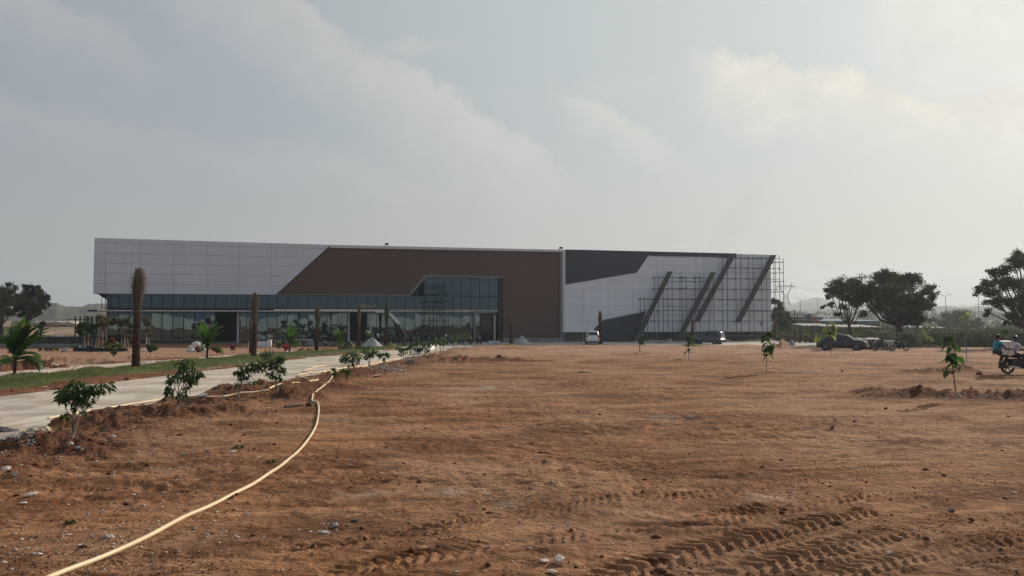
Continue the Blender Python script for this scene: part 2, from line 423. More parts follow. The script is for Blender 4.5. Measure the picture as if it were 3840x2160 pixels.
class MB:
    def __init__(self):
        self.v, self.f = [], []

    def add(self, vs, fs):
        b = len(self.v)
        self.v += [tuple(v) for v in vs]
        self.f += [tuple(i + b for i in f) for f in fs]
        return self

    def box(self, x0, x1, y0, y1, z0, z1):
        vs = [(x, y, z) for z in (z0, z1) for y in (y0, y1) for x in (x0, x1)]
        return self.add(vs, [(0, 2, 3, 1), (4, 5, 7, 6), (0, 1, 5, 4), (2, 6, 7, 3), (0, 4, 6, 2), (1, 3, 7, 5)])

    def obox(self, c, size, rot=None):
        """box with centre c, full size, optional rotation matrix"""
        hx, hy, hz = [s / 2 for s in size]
        vs = [Vector((x, y, z)) for z in (-hz, hz) for y in (-hy, hy) for x in (-hx, hx)]
        if rot is not None:
            vs = [rot @ v for v in vs]
        vs = [v + Vector(c) for v in vs]
        return self.add(vs, [(0, 2, 3, 1), (4, 5, 7, 6), (0, 1, 5, 4), (2, 6, 7, 3), (0, 4, 6, 2), (1, 3, 7, 5)])

    def prism(self, poly, y0, y1):
        """poly in (x,z), extruded from y0 to y1"""
        n = len(poly)
        tris = geometry.tessellate_polygon([[Vector((p[0], p[1], 0)) for p in poly]])
        vs = [(p[0], y0, p[1]) for p in poly] + [(p[0], y1, p[1]) for p in poly]
        fs = [tuple(t) for t in tris] + [tuple(n + i for i in reversed(t)) for t in tris]
        fs += [(i, (i + 1) % n, n + (i + 1) % n, n + i) for i in range(n)]
        return self.add(vs, fs)

    def tube(self, pts, rs, seg=6, cap=True):
        pts = [Vector(p) for p in pts]
        if not isinstance(rs, (list, tuple)):
            rs = [rs] * len(pts)
        vs, fs = [], []
        up = Vector((0, 0, 1))
        prev = None
        for i, p in enumerate(pts):
            d = (pts[min(i + 1, len(pts) - 1)] - pts[max(i - 1, 0)])
            if d.length < 1e-9:
                d = Vector((0, 0, 1))
            d.normalize()
            if prev is None:
                a = d.cross(up if abs(d.z) < .95 else Vector((1, 0, 0))).normalized()
            else:
                a = (prev - d * prev.dot(d)).normalized()
            prev = a
            b = d.cross(a)
            for k in range(seg):
                t = 2 * math.pi * k / seg
                vs.append(p + (a * math.cos(t) + b * math.sin(t)) * rs[i])
        for i in range(len(pts) - 1):
            for k in range(seg):
                a0, a1 = i * seg + k, i * seg + (k + 1) % seg
                fs.append((a0, a1, a1 + seg, a0 + seg))
        if cap:
            fs.append(tuple(range(seg)))
            fs.append(tuple((len(pts) - 1) * seg + k for k in reversed(range(seg))))
        return self.add(vs, fs)

    def lathe(self, prof, seg=12, c=(0, 0, 0), axis='z'):
        """prof list of (r, h)"""
        vs, fs = [], []
        for r, h in prof:
            for k in range(seg):
                t = 2 * math.pi * k / seg
                p = (r * math.cos(t), r * math.sin(t), h)
                if axis == 'y': p = (p[0], h, p[1])
                if axis == 'x': p = (h, p[0], p[1])
                vs.append((p[0] + c[0], p[1] + c[1], p[2] + c[2]))
        for i in range(len(prof) - 1):
            for k in range(seg):
                a0, a1 = i * seg + k, i * seg + (k + 1) % seg
                fs.append((a0, a1, a1 + seg, a0 + seg))
        fs.append(tuple(range(seg)))
        fs.append(tuple((len(prof) - 1) * seg + k for k in reversed(range(seg))))
        return self.add(vs, fs)

    def ball(self, c, r, seg=8, rings=5, jit=0.0, sq=(1, 1, 1)):
        pr = []
        vs, fs = [], []
        for i in range(1, rings):
            a = math.pi * i / rings
            for k in range(seg):
                t = 2 * math.pi * k / seg
                j = 1 + random.uniform(-jit, jit)
                vs.append((c[0] + r * sq[0] * j * math.sin(a) * math.cos(t), c[1] + r * sq[1] * j * math.sin(a) * math.sin(t), c[2] + r * sq[2] * j * math.cos(a)))
        vs.append((c[0], c[1], c[2] + r * sq[2]))
        vs.append((c[0], c[1], c[2] - r * sq[2]))
        T, B = len(vs) - 2, len(vs) - 1
        for i in range(rings - 2):
            for k in range(seg):
                a0, a1 = i * seg + k, i * seg + (k + 1) % seg
                fs.append((a0, a0 + seg, a1 + seg, a1))
        for k in range(seg):
            fs.append((T, k, (k + 1) % seg))
            o = (rings - 2) * seg
            fs.append((B, o + (k + 1) % seg, o + k))
        return self.add(vs, fs)

    def build(self, name, m, parent=None, smooth=False, loc=None):
        me = bpy.data.meshes.new(name)
        me.from_pydata(self.v, [], self.f)
        me.materials.append(m)
        if smooth:
            me.polygons.foreach_set('use_smooth', [True] * len(me.polygons))
        me.update()
        o = bpy.data.objects.new(name, me)
        if parent is not None:
            o.parent = parent
        if loc is not None:
            o.location = loc
        return link(o)


def quads_obj(name, V, m, parent=None, nper=4):
    """numpy array of (n, nper, 3) -> one mesh of n separate faces"""
    V = np.asarray(V, dtype=np.float32)
    n = V.shape[0]
    me = bpy.data.meshes.new(name)
    me.vertices.add(n * nper)
    me.vertices.foreach_set('co', V.reshape(-1))
    me.loops.add(n * nper)
    me.loops.foreach_set('vertex_index', np.arange(n * nper, dtype=np.int32))
    me.polygons.add(n)
    me.polygons.foreach_set('loop_start', np.arange(0, n * nper, nper, dtype=np.int32))
    me.update(calc_edges=True)
    me.materials.append(m)
    o = bpy.data.objects.new(name, me)
    if parent is not None:
        o.parent = parent
    return link(o)


def rnd_unit(n):
    v = RNG.normal(size=(n, 3))
    return v / np.linalg.norm(v, axis=1, keepdims=True)


def leaf_quads(P, size, asp=0.6, droop=0.0):
    """diamond leaves at points P"""
    n = len(P)
    d = rnd_unit(n)
    d[:, 2] -= droop
    d /= np.linalg.norm(d, axis=1, keepdims=True)
    e = np.cross(d, rnd_unit(n))
    e /= np.linalg.norm(e, axis=1, keepdims=True) + 1e-9
    s = size * RNG.uniform(0.6, 1.3, (n, 1))
    a = P
    b = P + d * s * .5 + e * s * asp * .5
    c = P + d * s
    f = P + d * s * .45 - e * s * asp * .5
    return np.stack([a, b, c, f], axis=1)


# ------------------------------------------------------------------ terrain
def _hash(ix, iy, seed):
    h = (ix.astype(np.int64) * 374761393 + iy.astype(np.int64) * 668265263 + seed * 974634777) & 0x7fffffff
    h = (h ^ (h >> 13)) * 1274126177 & 0x7fffffff
    return ((h ^ (h >> 16)) & 0xffff) / 65535.0


def vnoise(x, y, seed):
    ix, iy = np.floor(x), np.floor(y)
    fx, fy = x - ix, y - iy
    fx = fx * fx * (3 - 2 * fx)
    fy = fy * fy * (3 - 2 * fy)
    a, b = _hash(ix, iy, seed), _hash(ix + 1, iy, seed)
    c, d = _hash(ix, iy + 1, seed), _hash(ix + 1, iy + 1, seed)
    return (a + (b - a) * fx) * (1 - fy) + (c + (d - c) * fx) * fy - 0.5


def sstep(a, b, x):
    t = np.clip((x - a) / (b - a), 0, 1)
    return t * t * (3 - 2 * t)


def lineP(pts):
    """polyline of ground points -> function x(y)"""
    P = sorted([(G(*p).y, G(*p).x) for p in pts])
    ys = np.array([p[0] for p in P]); xs = np.array([p[1] for p in P])

    def f(y):
        y = np.asarray(y, float)
        r = np.interp(y, ys, xs)
        r = np.where(y < ys[0], xs[0] + (y - ys[0]) * (xs[1] - xs[0]) / (ys[1] - ys[0]), r)
        return r
    return f


road_R = lineP([(40, 1650), (230, 1600), (700, 1500), (1000, 1440), (1250, 1403), (1500, 1352), (1640, 1318), (1760, 1296)])
road_L = lineP([(0, 1482), (500, 1418), (900, 1374), (1200, 1336), (1400, 1318), (1520, 1305), (1560, 1296)])
grass_R = lineP([(0, 1462), (500, 1404), (900, 1362), (1200, 1330), (1430, 1312), (1480, 1306)])
grass_L = lineP([(0, 1425), (500, 1376), (900, 1337), (1200, 1318), (1420, 1303), (1460, 1300)])
path_R = lineP([(0, 1424), (500, 1374), (800, 1346), (1000, 1330), (1180, 1318)])
path_L = lineP([(0, 1392), (300, 1372), (560, 1352), (860, 1330), (1100, 1316)])
Y_PAVE = G(1920, 1294).y           # paving along the building starts here
ROAD_END = Y_PAVE + 6

# low mounds: (px, py, half length in px, half depth m, height m, red soil and painted shade 0..1)
MOUNDS = [
    (3600, 1490, 340, 0.65, 0.17, 1), (3320, 1478, 120, 0.4, 0.13, 1), (3800, 1500, 150, .5, .13, 1),
    (3560, 1400, 115, 0.45, 0.16, 1), (3450, 1397, 60, .3, .06, 1),
    (1740, 1358, 120, 0.55, 0.24, 1), (1860, 1350, 130, 0.5, 0.12, 1), (1960, 1352, 120, .5, .06, 1),
    (2450, 1326, 110, 0.4, 0.10, .8), (2735, 1329, 75, 0.45, 0.20, 1), (2900, 1326, 200, .3, .06, .6),
    (2600, 1352, 130, 0.4, 0.06, .7), (2800, 1358, 260, .3, .05, .5), (2880, 1398, 160, 0.4, 0.05, .4),
    (3130, 1334, 110, .4, .07, .7), (3330, 1335, 190, .4, .10, .8), (3640, 1362, 120, .4, .06, .7),
    (3560, 1575, 60, .3, .10, .3), (2520, 1560, 100, .4, -.05, .8), (2640, 1568, 60, .3, -.05, .4),
    (3470, 1660, 150, .25, .07, .4), (2880, 1880, 90, .2, .04, 0), (3560, 1915, 60, .15, .05, .5),
    (2560, 1985, 200, 0.16, -0.07, 1), (2620, 2015, 220, 0.12, 0.05, .3), (1250, 1990, 60, .1, .03, .4),
    (2060, 2105, 90, .12, .05, .3),
    (1000, 1475, 210, .9, 0.20, .8), (1220, 1458, 140, 0.8, 0.15, .8), (880, 1560, 130, .5, .14, .7),
    (560, 1575, 200, .5, .15, .8), (330, 1615, 150, .5, .17, .8), (700, 1525, 150, .45, .13, .8),
    (1090, 1500, 120, .5, .20, .8), (200, 1690, 260, .5, .12, .8), (1330, 1408, 110, 1.0, .12, .9),
    (1480, 1370, 110, 1.0, .12, .9), (1620, 1345, 70, 1.2, .14, .9), (1750, 1310, 100, 1.8, .22, .5),
    (120, 1382, 75, 1.8, 0.75, 1), (40, 1378, 90, 1.5, .35, 1), (215, 1362, 55, 1.0, .30, 1), (600, 1362, 80, 1.2, .28, .0),
    (430, 1362, 150, 1.2, .20, .9), (350, 1358, 60, 1.0, .15, .9), (1140, 1321, 60, 1.3, .72, 1), (1240, 1322, 45, 1.0, .3, 1),
    (870, 1336, 60, 1.5, .35, .9), (700, 1345, 120, 1.2, .12, .8), (2925, 1306, 42, 1.4, 0.80, .9),
    (2340, 1292, 100, 1.0, .10, .9), (2640, 1292, 70, 1.0, .12, .9), (2780, 1293, 70, 1, .12, .9), (530, 1345, 60, 1, .25, 1),
]
MW = []
for (px, py, hl, hd, h, red) in MOUNDS:
    g = G(px, py)
    if red > .5 and g.y > 18 and h > .04 and px > 1600:
        h *= 2.0; hd *= .78
    MW.append((g.x, g.y, hl * g.y / F, hd, h, red))

# tyre tread bands: pixel polyline, half width, depth
TRACKS = [
    ([(900, 2130), (1150, 2085), (1500, 2035), (1900, 1972), (2300, 1895), (2700, 1838)], 0.20, 0.024),
    ([(1500, 2010), (1750, 1975), (2100, 1915), (2400, 1855), (2560, 1815)], 0.19, 0.020),
    ([(1050, 2220), (1500, 2130), (2000, 2060), (2500, 1980), (2900, 1925)], 0.20, 0.020),
    ([(2050, 2260), (2700, 2070), (3000, 1992), (3250, 1925)], 0.24, 0.036),
    ([(2300, 2290), (3000, 2110), (3350, 2018), (3640, 1965)], 0.25, 0.034),
    ([(2500, 2020), (2750, 1955), (3000, 1905), (3260, 1870)], 0.22, 0.026),
    ([(2350, 1905), (2650, 1865), (2950, 1825), (3250, 1800)], 0.20, 0.018),
    ([(2800, 2260), (3300, 2130), (3700, 2045), (4000, 1990)], 0.22, 0.022),
    ([(1900, 1720), (2300, 1690), (2800, 1650), (3300, 1600)], 0.20, 0.010),
]
RUTS = [
    ([(2050, 2260), (2120, 1850), (2080, 1600), (2010, 1440), (1985, 1360)], .12, .006), ([(2420, 2260), (2370, 1850), (2240, 1600), (2100, 1440), (2040, 1360)], .12, .007),
    ([(3200, 1760), (2800, 1640), (2450, 1520), (2250, 1420)], .12, .011), ([(3350, 1700), (2950, 1600), (2560, 1500), (2330, 1410)], .12, .011),
    ([(1500, 1560), (1750, 1500), (2150, 1470), (2600, 1480)], .12, .018), ([(1400, 1620), (1800, 1540), (2250, 1505), (2750, 1510)], .12, .018),
    ([(900, 2000), (1300, 1900), (1900, 1800), (2600, 1740), (3400, 1700)], .11, .02), ([(1000, 2080), (1450, 1950), (2000, 1850), (2700, 1790), (3500, 1750)], .11, .02),
]
RW = [([(G(*p).x, G(*p).y) for p in pts], hw, dp) for pts, hw, dp in RUTS]
TW = []
for pts, hw, dp in TRACKS:
    g = [G(*p) for p in pts]
    TW.append(([(p.x, p.y) for p in g], hw, dp))


def terrain(x, y):
    """ground height and soil masks"""
    h = H0(y).copy()
    r = np.hypot(x, y)
    n1 = vnoise(x / 3.3, y / 3.3, 1); n2 = vnoise(x / 1.2, y / 0.8, 2); n3 = vnoise(x / .42, y / .30, 3)
    n4 = vnoise(x / .15, y / .13, 4); n5 = vnoise(x / .06, y / .06, 5); n0 = vnoise(x / 11, y / 9, 6)
    lump = np.maximum(vnoise(x / .22, y / .2, 8) - .12, 0)
    scr = -np.maximum(.22 - np.abs(vnoise(x / .9 + .3 * n2, y / .22, 12)) * 3.2, 0) * 2 * (vnoise(x / 1.7, y / 1.1, 13) > -.05)
    patch = np.clip(.35 + 1.9 * vnoise(x / 2.4, y / 1.5, 14) + 1.2 * vnoise(x / .8, y / .5, 15), 0.05, 1.3)
    rough = 0.55 + 0.9 * np.clip(vnoise(x / 5.0, y / 3.0, 7) + .3, 0, 1)
    rel = 0.16 * n0 + 0.12 * n1 + 0.045 * vnoise(x / 3.2, y / .55, 16) + rough * (0.050 * n2 + 0.028 * n3 + 0.015 * n4 + 0.008 * n5 + .06 * lump + .06 * scr + patch * (.010 * np.tanh(7 * n4) + .013 * np.tanh(6 * n3) + .006 * np.tanh(5 * n2)))
    fade = 1 - sstep(120, 200, r)
    dug = np.zeros_like(x); grey = np.zeros_like(x); pale = np.zeros_like(x)
    wob = 0.35 * vnoise(x / 1.4, y / 1.4, 21) + .5 * vnoise(x / 5, y / 5, 22)
    # rough verge beside the road
    xr = road_R(y) + wob
    dv = x - xr
    verge = np.exp(-((dv - 1.35) / 1.15) ** 2) * sstep(10, 13, y) * (1 - sstep(75, 88, y)) * sstep(-.3, .3, dv)
    rel += verge * (0.07 + .09 * n2 + .08 * n3 + .045 * n4 + .02 * n5)
    dug = np.maximum(dug, verge * .85)
    # mounds
    for (mx, my, hl, hd, mh, red) in MW:
        u, v = (x - mx) / hl, (y - my) / hd
        m = np.exp(-(u * u) ** 1.3 - (v * v) ** 1.1)
        q = m > 0.004
        if not q.any():
            continue
        rel[q] += mh * m[q] * (.85 + .8 * n3[q] + .55 * n4[q] + .3 * n5[q] + .5 * n2[q])
        dug[q] = np.maximum(dug[q], red * np.clip(m[q] * 2.6, 0, 1))
        if red == 0: pale[q] = np.maximum(pale[q], m[q])
    # tyre prints
    for pts, hw, dp in TW:
        s0 = 0.0
        for (ax, ay), (bx, by) in zip(pts[:-1], pts[1:]):
            L = math.hypot(bx - ax, by - ay); ux, uy = (bx - ax) / L, (by - ay) / L
            s = (x - ax) * ux + (y - ay) * uy; t = -(x - ax) * uy + (y - ay) * ux + .03 * n2
            q = (s >= 0) & (s < L) & (np.abs(t) < hw + .06)
            if q.any():
                ph = ((s[q] + s0 + np.abs(t[q]) * 0.8 + .07 * n3[q] + .25 * n2[q]) / (0.14 if dp < .03 else .165) + (t[q] > 0) * .5) % 1.0
                lug = sstep(.0, .22, ph) * (1 - sstep(.5, .68, ph))
                e = (1 - sstep(hw * .85, hw, np.abs(t[q])))
                cen = sstep(.01, .04, np.abs(t[q]))
                wear = np.clip(.72 + 1.7 * vnoise(x[q] / .9, y[q] / .7, 31) + .9 * vnoise(x[q] / .3, y[q] / .25, 32), 0, 1.3) * np.clip(np.minimum(s[q] + s0, 99) / .8, 0, 1)
                rel[q] += dp * wear * (e * (lug * cen * 1.25 - .65) + .9 * np.exp(-((np.abs(t[q]) - hw - .02) / .04) ** 2))
                rel[q] -= .5 * (.0075 * n4[q] + .005 * n5[q])
            s0 += L
    # smooth wheel ruts
    for pts, hw, dp in RW:
        for (ax, ay), (bx, by) in zip(pts[:-1], pts[1:]):
            L = math.hypot(bx - ax, by - ay); ux, uy = (bx - ax) / L, (by - ay) / L
            s = (x - ax) * ux + (y - ay) * uy; t = -(x - ax) * uy + (y - ay) * ux + .12 * n2
            q = (s >= 0) & (s < L) & (np.abs(t) < hw * 3)
            if q.any():
                g_ = np.clip(.7 + 1.4 * vnoise(x[q] / 2.1, y[q] / 2.1, 33), 0, 1.2)
                rel[q] += dp * g_ * (-1.3 * np.exp(-(t[q] / hw) ** 4) + .9 * np.exp(-((np.abs(t[q]) - hw * 1.35) / (.4 * hw)) ** 2))
    # paved surfaces: the soil drops just below them
    xl = road_L(y) + wob * .8
    inr = sstep(0.0, 0.35, xr - x) * sstep(0.0, 0.5, x - xl) * sstep(3, 8, y)
    inr = np.maximum(inr, sstep(Y_PAVE - .35, Y_PAVE + .15, y + wob * .5) * (x > -15) * (x < 46) * (y < 130))
    gl, gr = grass_L(y), grass_R(y)
    ing = sstep(-.1, .2, x - gl) * sstep(-.1, .2, gr - x) * (y > 10) * (y < 96)
    inp = sstep(0, .3, x - path_L(y) - wob * .5) * sstep(0, .3, path_R(y) - x) * (y > 12) * (y < 78)
    pav = np.maximum(np.maximum(inr, ing), inp)
    h = h + rel * fade * (1 - pav) - 0.05 * pav
    bank_red = sstep(-.3, .3, x - gr) * sstep(-.2, .6, xl - x + .6)
    dug = np.maximum(dug, .65 * bank_red * (y > 14) * (y < 85))
    left = sstep(0, 1, path_L(y) - x) * (y > 14) * (y < 84)
    pale = np.maximum(pale, left * .45)
    # cement spill patches
    for (px, py, hl, hd) in [(1740, 1870, 110, .25), (1800, 1925, 120, .2), (1350, 1870, 90, .12), (1180, 1888, 60, .1), (640, 1890, 110, .22),
                             (1850, 1450, 180, 1.2), (660, 1895, 60, .2), (2480, 1555, 70, .2), (3170, 1390, 180, .5)]:
        g = G(px, py); m = np.exp(-((x - g.x) / (hl * g.y / F)) ** 2 - ((y - g.y) / hd) ** 2)
        grey = np.maximum(grey, m * .62 * np.clip(.6 + 2.2 * n3 + n2, 0, 1))
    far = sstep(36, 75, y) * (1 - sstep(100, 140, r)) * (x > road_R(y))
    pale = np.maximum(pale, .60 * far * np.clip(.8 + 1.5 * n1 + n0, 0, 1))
    return h, np.clip(dug, 0, 1), np.clip(grey, 0, 1), np.clip(pale, 0, 1)


def polar_ground():
    a_in = np.linspace(-R(43), R(43), 1000)
    a_out = np.linspace(R(43), 2 * math.pi - R(43), 110)[1:-1]
    ang = np.concatenate([a_in, a_out])
    dy = np.concatenate([np.linspace(2600, 1300, 40), np.arange(1297, 4.5, -2.35)])
    rad = CZ * F / dy
    rad = np.concatenate([rad, [2100.0]])
    A, Rr = np.meshgrid(ang, rad)
    X, Y = Rr * np.sin(A), Rr * np.cos(A)
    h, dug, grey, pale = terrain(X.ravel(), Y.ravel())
    nr, na = len(rad), len(ang)
    V = np.stack([X.ravel(), Y.ravel(), h], 1)
    V = np.vstack([V, [[0, 0, 0]]])
    i = np.arange(nr - 1)[:, None] * na; j = np.arange(na)[None, :]; j2 = (j + 1) % na
    Q = np.stack([i + j, i + na + j, i + na + j2, i + j2], -1).reshape(-1, 4)
    me = bpy.data.meshes.new("ground")
    nq = len(Q)
    jj = np.arange(na)
    T = np.stack([np.full(na, nr * na), jj, (jj + 1) % na], 1)
    loops = np.concatenate([Q.ravel(), T.ravel()]).astype(np.int32)
    me.vertices.add(len(V)); me.vertices.foreach_set('co', V.astype(np.float32).ravel())
    me.loops.add(len(loops)); me.loops.foreach_set('vertex_index', loops)
    me.polygons.add(nq + na)
    ls = np.concatenate([np.arange(nq) * 4, nq * 4 + np.arange(na) * 3]).astype(np.int32)
    me.polygons.foreach_set('loop_start', ls)
    me.update(calc_edges=True)
    me.polygons.foreach_set('use_smooth', np.ones(nq + na, dtype=bool))
    ca = me.color_attributes.new("soil", 'FLOAT_COLOR', 'POINT')
    C = np.ones((len(V), 4), np.float32)
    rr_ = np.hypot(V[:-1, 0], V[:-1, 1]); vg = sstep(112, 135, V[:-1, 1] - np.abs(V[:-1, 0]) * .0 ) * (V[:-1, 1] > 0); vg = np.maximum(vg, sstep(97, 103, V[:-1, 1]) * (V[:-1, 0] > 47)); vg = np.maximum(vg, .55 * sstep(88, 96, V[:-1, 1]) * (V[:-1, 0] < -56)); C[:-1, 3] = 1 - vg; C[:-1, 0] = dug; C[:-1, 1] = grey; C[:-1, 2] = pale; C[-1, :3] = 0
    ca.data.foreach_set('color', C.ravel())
    me.materials.append(SOIL)
    o = link(bpy.data.objects.new("ground", me))
    tag(o, kind='structure')
    return o


polar_ground()


def gh(x, y):
    h, *_ = terrain(np.array([float(x)]), np.array([float(y)]))
    return float(h[0])


def GP(px, py, lift=0.0):
    """ground point under a pixel, on the real relief"""
    g = G(px, py)
    return Vector((g.x, g.y, gh(g.x, g.y) + lift))


def GR(px, py):
    """point of the real relief seen at a photo pixel"""
    g = G(px, py)
    if g.y > 45: return g
    r = ray(px, py)
    x, y, z = g
    for _ in range(5):
        z = .5 * z + .5 * gh(x, y)
        t = (z - CZ) / r.z
        x, y = r.x * t, r.y * t
    return Vector((x, y, z))


def sheet(name, xl, xr, y0, y1, m, dz=0.0, n=160, nx=8):
    ys = np.linspace(y0, y1, n)
    V, Fc = [], []
    for i, y in enumerate(ys):
        a, b = float(xl(y)), float(xr(y))
        for k in range(nx + 1):
            x = a + (b - a) * k / nx
            V.append((x, y, float(H0(y)) + dz + .012 * float(vnoise(np.array([x / 2.5]), np.array([y / 2.5]), 40)[0])))
    for i in range(n - 1):
        for k in range(nx):
            a = i * (nx + 1) + k
            Fc.append((a, a + 1, a + nx + 2, a + nx + 1))
    mb = MB(); mb.add(V, Fc)
    o = mb.build(name, m, smooth=True)
    return tag(o, kind='structure')


sheet("road", lambda y: road_L(y) - .9, lambda y: road_R(y) + .9, 5, Y_PAVE + .1, ROADM, dz=-0.012)
sheet("path", lambda y: path_L(y) - .5, lambda y: path_R(y) + .4, 14, 78, PATHM, dz=-0.014)
pv = MB()
pv.add([(-16, Y_PAVE - .6, H0(Y_PAVE - .6) - .016), (46, Y_PAVE - .6, H0(Y_PAVE - .6) - .016), (46, 128, -.866), (-16, 128, -.866)], [(0, 1, 2, 3)])
tag(pv.build("pavement", ROADM), kind='structure')
pl_ = MB()
pl_.add([(-66, 80, -.90), (-14, 80, -.90), (-14, 128, -.86), (-66, 128, -.86)], [(0, 1, 2, 3)])


# lawn strip: a raised turf bed with blades
def lawn():
    n, nx = 260, 14
    ys = np.linspace(14, 93, n)
    V, Fc = [], []
    for y in ys:
        a, b = float(grass_L(y)), float(grass_R(y))
        for k in range(nx + 1):
            t = k / nx
            x = a + (b - a) * t
            e = min(t, 1 - t) * 2
            nz = float(vnoise(np.array([x / .9]), np.array([y / .9]), 50)[0]) * .24 + float(vnoise(np.array([x / .3]), np.array([y / .3]), 51)[0]) * .04
            V.append((x, y, float(H0(y)) - .05 + min(1, e * 4) ** .6 * (.17 + nz)))
    for i in range(n - 1):
        for k in range(nx):
            a = i * (nx + 1) + k
            Fc.append((a, a + 1, a + nx + 2, a + nx + 1))
    mb = MB(); mb.add(V, Fc)
    tag(mb.build("lawn_bed", TURF, smooth=True), kind='structure')
    Vn = np.array(V).reshape(n, nx + 1, 3)
    N = 70000
    i = (RNG.uniform(0, 1, N) ** 1.6 * (n - 1.001)); k = RNG.uniform(0, nx - .001, N)
    i0, k0 = i.astype(int), k.astype(int)
    fi, fk = (i - i0)[:, None], (k - k0)[:, None]
    P = (Vn[i0, k0] * (1 - fi) * (1 - fk) + Vn[i0 + 1, k0] * fi * (1 - fk) + Vn[i0, k0 + 1] * (1 - fi) * fk + Vn[i0 + 1, k0 + 1] * fi * fk)
    d = rnd_unit(N) * .5; d[:, 2] = np.abs(d[:, 2]) + .7
    L = RNG.uniform(.05, .12, (N, 1))
    wd = rnd_unit(N); wd[:, 2] = 0; wd *= .012
    T = np.stack([P - wd, P + wd, P + d * L], 1)
    tag(quads_obj("lawn_grass", T, BLADE, nper=3), 'short green lawn grass in a long strip left of the concrete road', 'grass', kind='stuff')


lawn()


# ------------------------------------------------------------------ scattered stones and clods (uncountable)
def scatter(name, label, cat, m, pts, size, flat=0.6):
    """pts (n,2) -> irregular little polyhedra joined into one object"""
    n = len(pts)
    x, y = pts[:, 0], pts[:, 1]
    h, *_ = terrain(x.copy(), y.copy())
    base = np.array([(0, 0, 1), (1, 0, 0), (.3, .95, 0), (-.8, .6, 0), (-.8, -.6, 0), (.3, -.95, 0), (0, 0, -.6)])
    fs = np.array([(0, 1, 2), (0, 2, 3), (0, 3, 4), (0, 4, 5), (0, 5, 1), (6, 2, 1), (6, 3, 2), (6, 4, 3), (6, 5, 4), (6, 1, 5)])
    s = size[0] * (size[1] / size[0]) ** (RNG.uniform(0, 1, n) ** 2.2)
    V = base[None] * (1 + RNG.uniform(-.35, .35, (n, 7, 3)))
    a = RNG.uniform(0, 6.28, n)
    ca, sa = np.cos(a)[:, None], np.sin(a)[:, None]
    vx = V[..., 0] * ca - V[..., 1] * sa; vy = V[..., 0] * sa + V[..., 1] * ca
    st = RNG.uniform(.6, 1.5, (n, 1))
    V = np.stack([vx * st, vy, V[..., 2] * flat], -1) * s[:, None, None] * .5
    V += np.stack([x, y, h + s * .12], -1)[:, None]
    me = bpy.data.meshes.new(name)
    me.vertices.add(n * 7); me.vertices.foreach_set('co', V.astype(np.float32).ravel())
    idx = (np.arange(n)[:, None, None] * 7 + fs[None]).reshape(-1).astype(np.int32)
    me.loops.add(len(idx)); me.loops.foreach_set('vertex_index', idx)
    me.polygons.add(n * 10); me.polygons.foreach_set('loop_start', np.arange(0, n * 30, 3, dtype=np.int32))
    me.update(calc_edges=True); me.materials.append(m)
    return tag(link(bpy.data.objects.new(name, me)), label, cat, kind='stuff')


def px_pts(n, x0, x1, y0, y1, power=1.0):
    out = []
    for _ in range(n):
        g = G(random.uniform(x0, x1), y0 + (y1 - y0) * random.random() ** power)
        out.append((g.x, g.y))
    return np.array(out)


def verge_pts(n, y0, y1, w0=-.5, w1=3.2):
    ys = y0 + (y1 - y0) * RNG.uniform(0, 1, n) ** 1.5
    xs = road_R(ys) + w0 + (w1 - w0) * RNG.beta(1.6, 2.4, n)
    return np.stack([xs, ys], 1)


def mound_pts(n):
    out = []
    big = [m for m in MW if m[5] > .5 and m[4] > .04]
    for _ in range(n):
        m = random.choice(big)
        out.append((m[0] + random.gauss(0, .62) * m[2], m[1] + random.gauss(0, .65) * m[3]))
    return np.array(out)


scatter("soil_clods", 'loose red-brown clods of earth strewn over the dirt ground', 'clods', CLODM,
        np.vstack([px_pts(700, -100, 3940, 1400, 2200, 1.0), verge_pts(2600, 11, 60), mound_pts(2600)]), (.012, .11))
def crumbs(n):
    """crumbs gather in drifts rather than lying evenly"""
    P = px_pts(n * 3, -150, 3990, 1480, 2260, .9)
    k = vnoise(P[:, 0] / 1.3, P[:, 1] / .7, 91) + .6 * vnoise(P[:, 0] / .35, P[:, 1] / .25, 92)
    return P[k > np.quantile(k, .67)]


scatter("soil_crumbs", 'fine dark crumbs of soil gathered in drifts on the bare ground', 'soil crumbs', CLODM, crumbs(15000), (.006, .032), .5)
scatter("pale_chips", 'small white and pinkish stone chips strewn on the dirt', 'stone chips', STONEP,
        np.vstack([px_pts(400, -100, 3940, 1420, 2200), px_pts(500, -100, 900, 1550, 2100), verge_pts(700, 11, 45)]), (.010, .055), .45)
scatter("grey_chips", 'small grey stone chips strewn on the dirt', 'stone chips', STONEG,
        np.vstack([px_pts(300, -100, 3940, 1420, 2200), px_pts(400, -100, 900, 1580, 2100), verge_pts(500, 11, 45), px_pts(60, 1200, 1320, 1990, 2010),
                   px_pts(60, 560, 720, 1740, 1760)]), (.010, .06), .5)
scatter("gravel_pile", 'heap of grey crushed stone at the road edge in the lower left corner', 'gravel', STONEG,
        px_pts(1500, -120, 130, 1640, 1700), (.02, .075), .8)
scatter("grey_rubble", 'grey gravel rubble on the verge beside the thin row of saplings', 'gravel', STONEG,
        px_pts(500, 1380, 1520, 1375, 1405), (.04, .14), .6)
scatter("distant_debris", 'pale rubble and litter along the foot of the bushes at the right', 'rubble', STONEP,
        np.vstack([px_pts(120, 3380, 3840, 1304, 1312), px_pts(160, 2940, 3130, 1296, 1302)]), (.06, .30), .5)


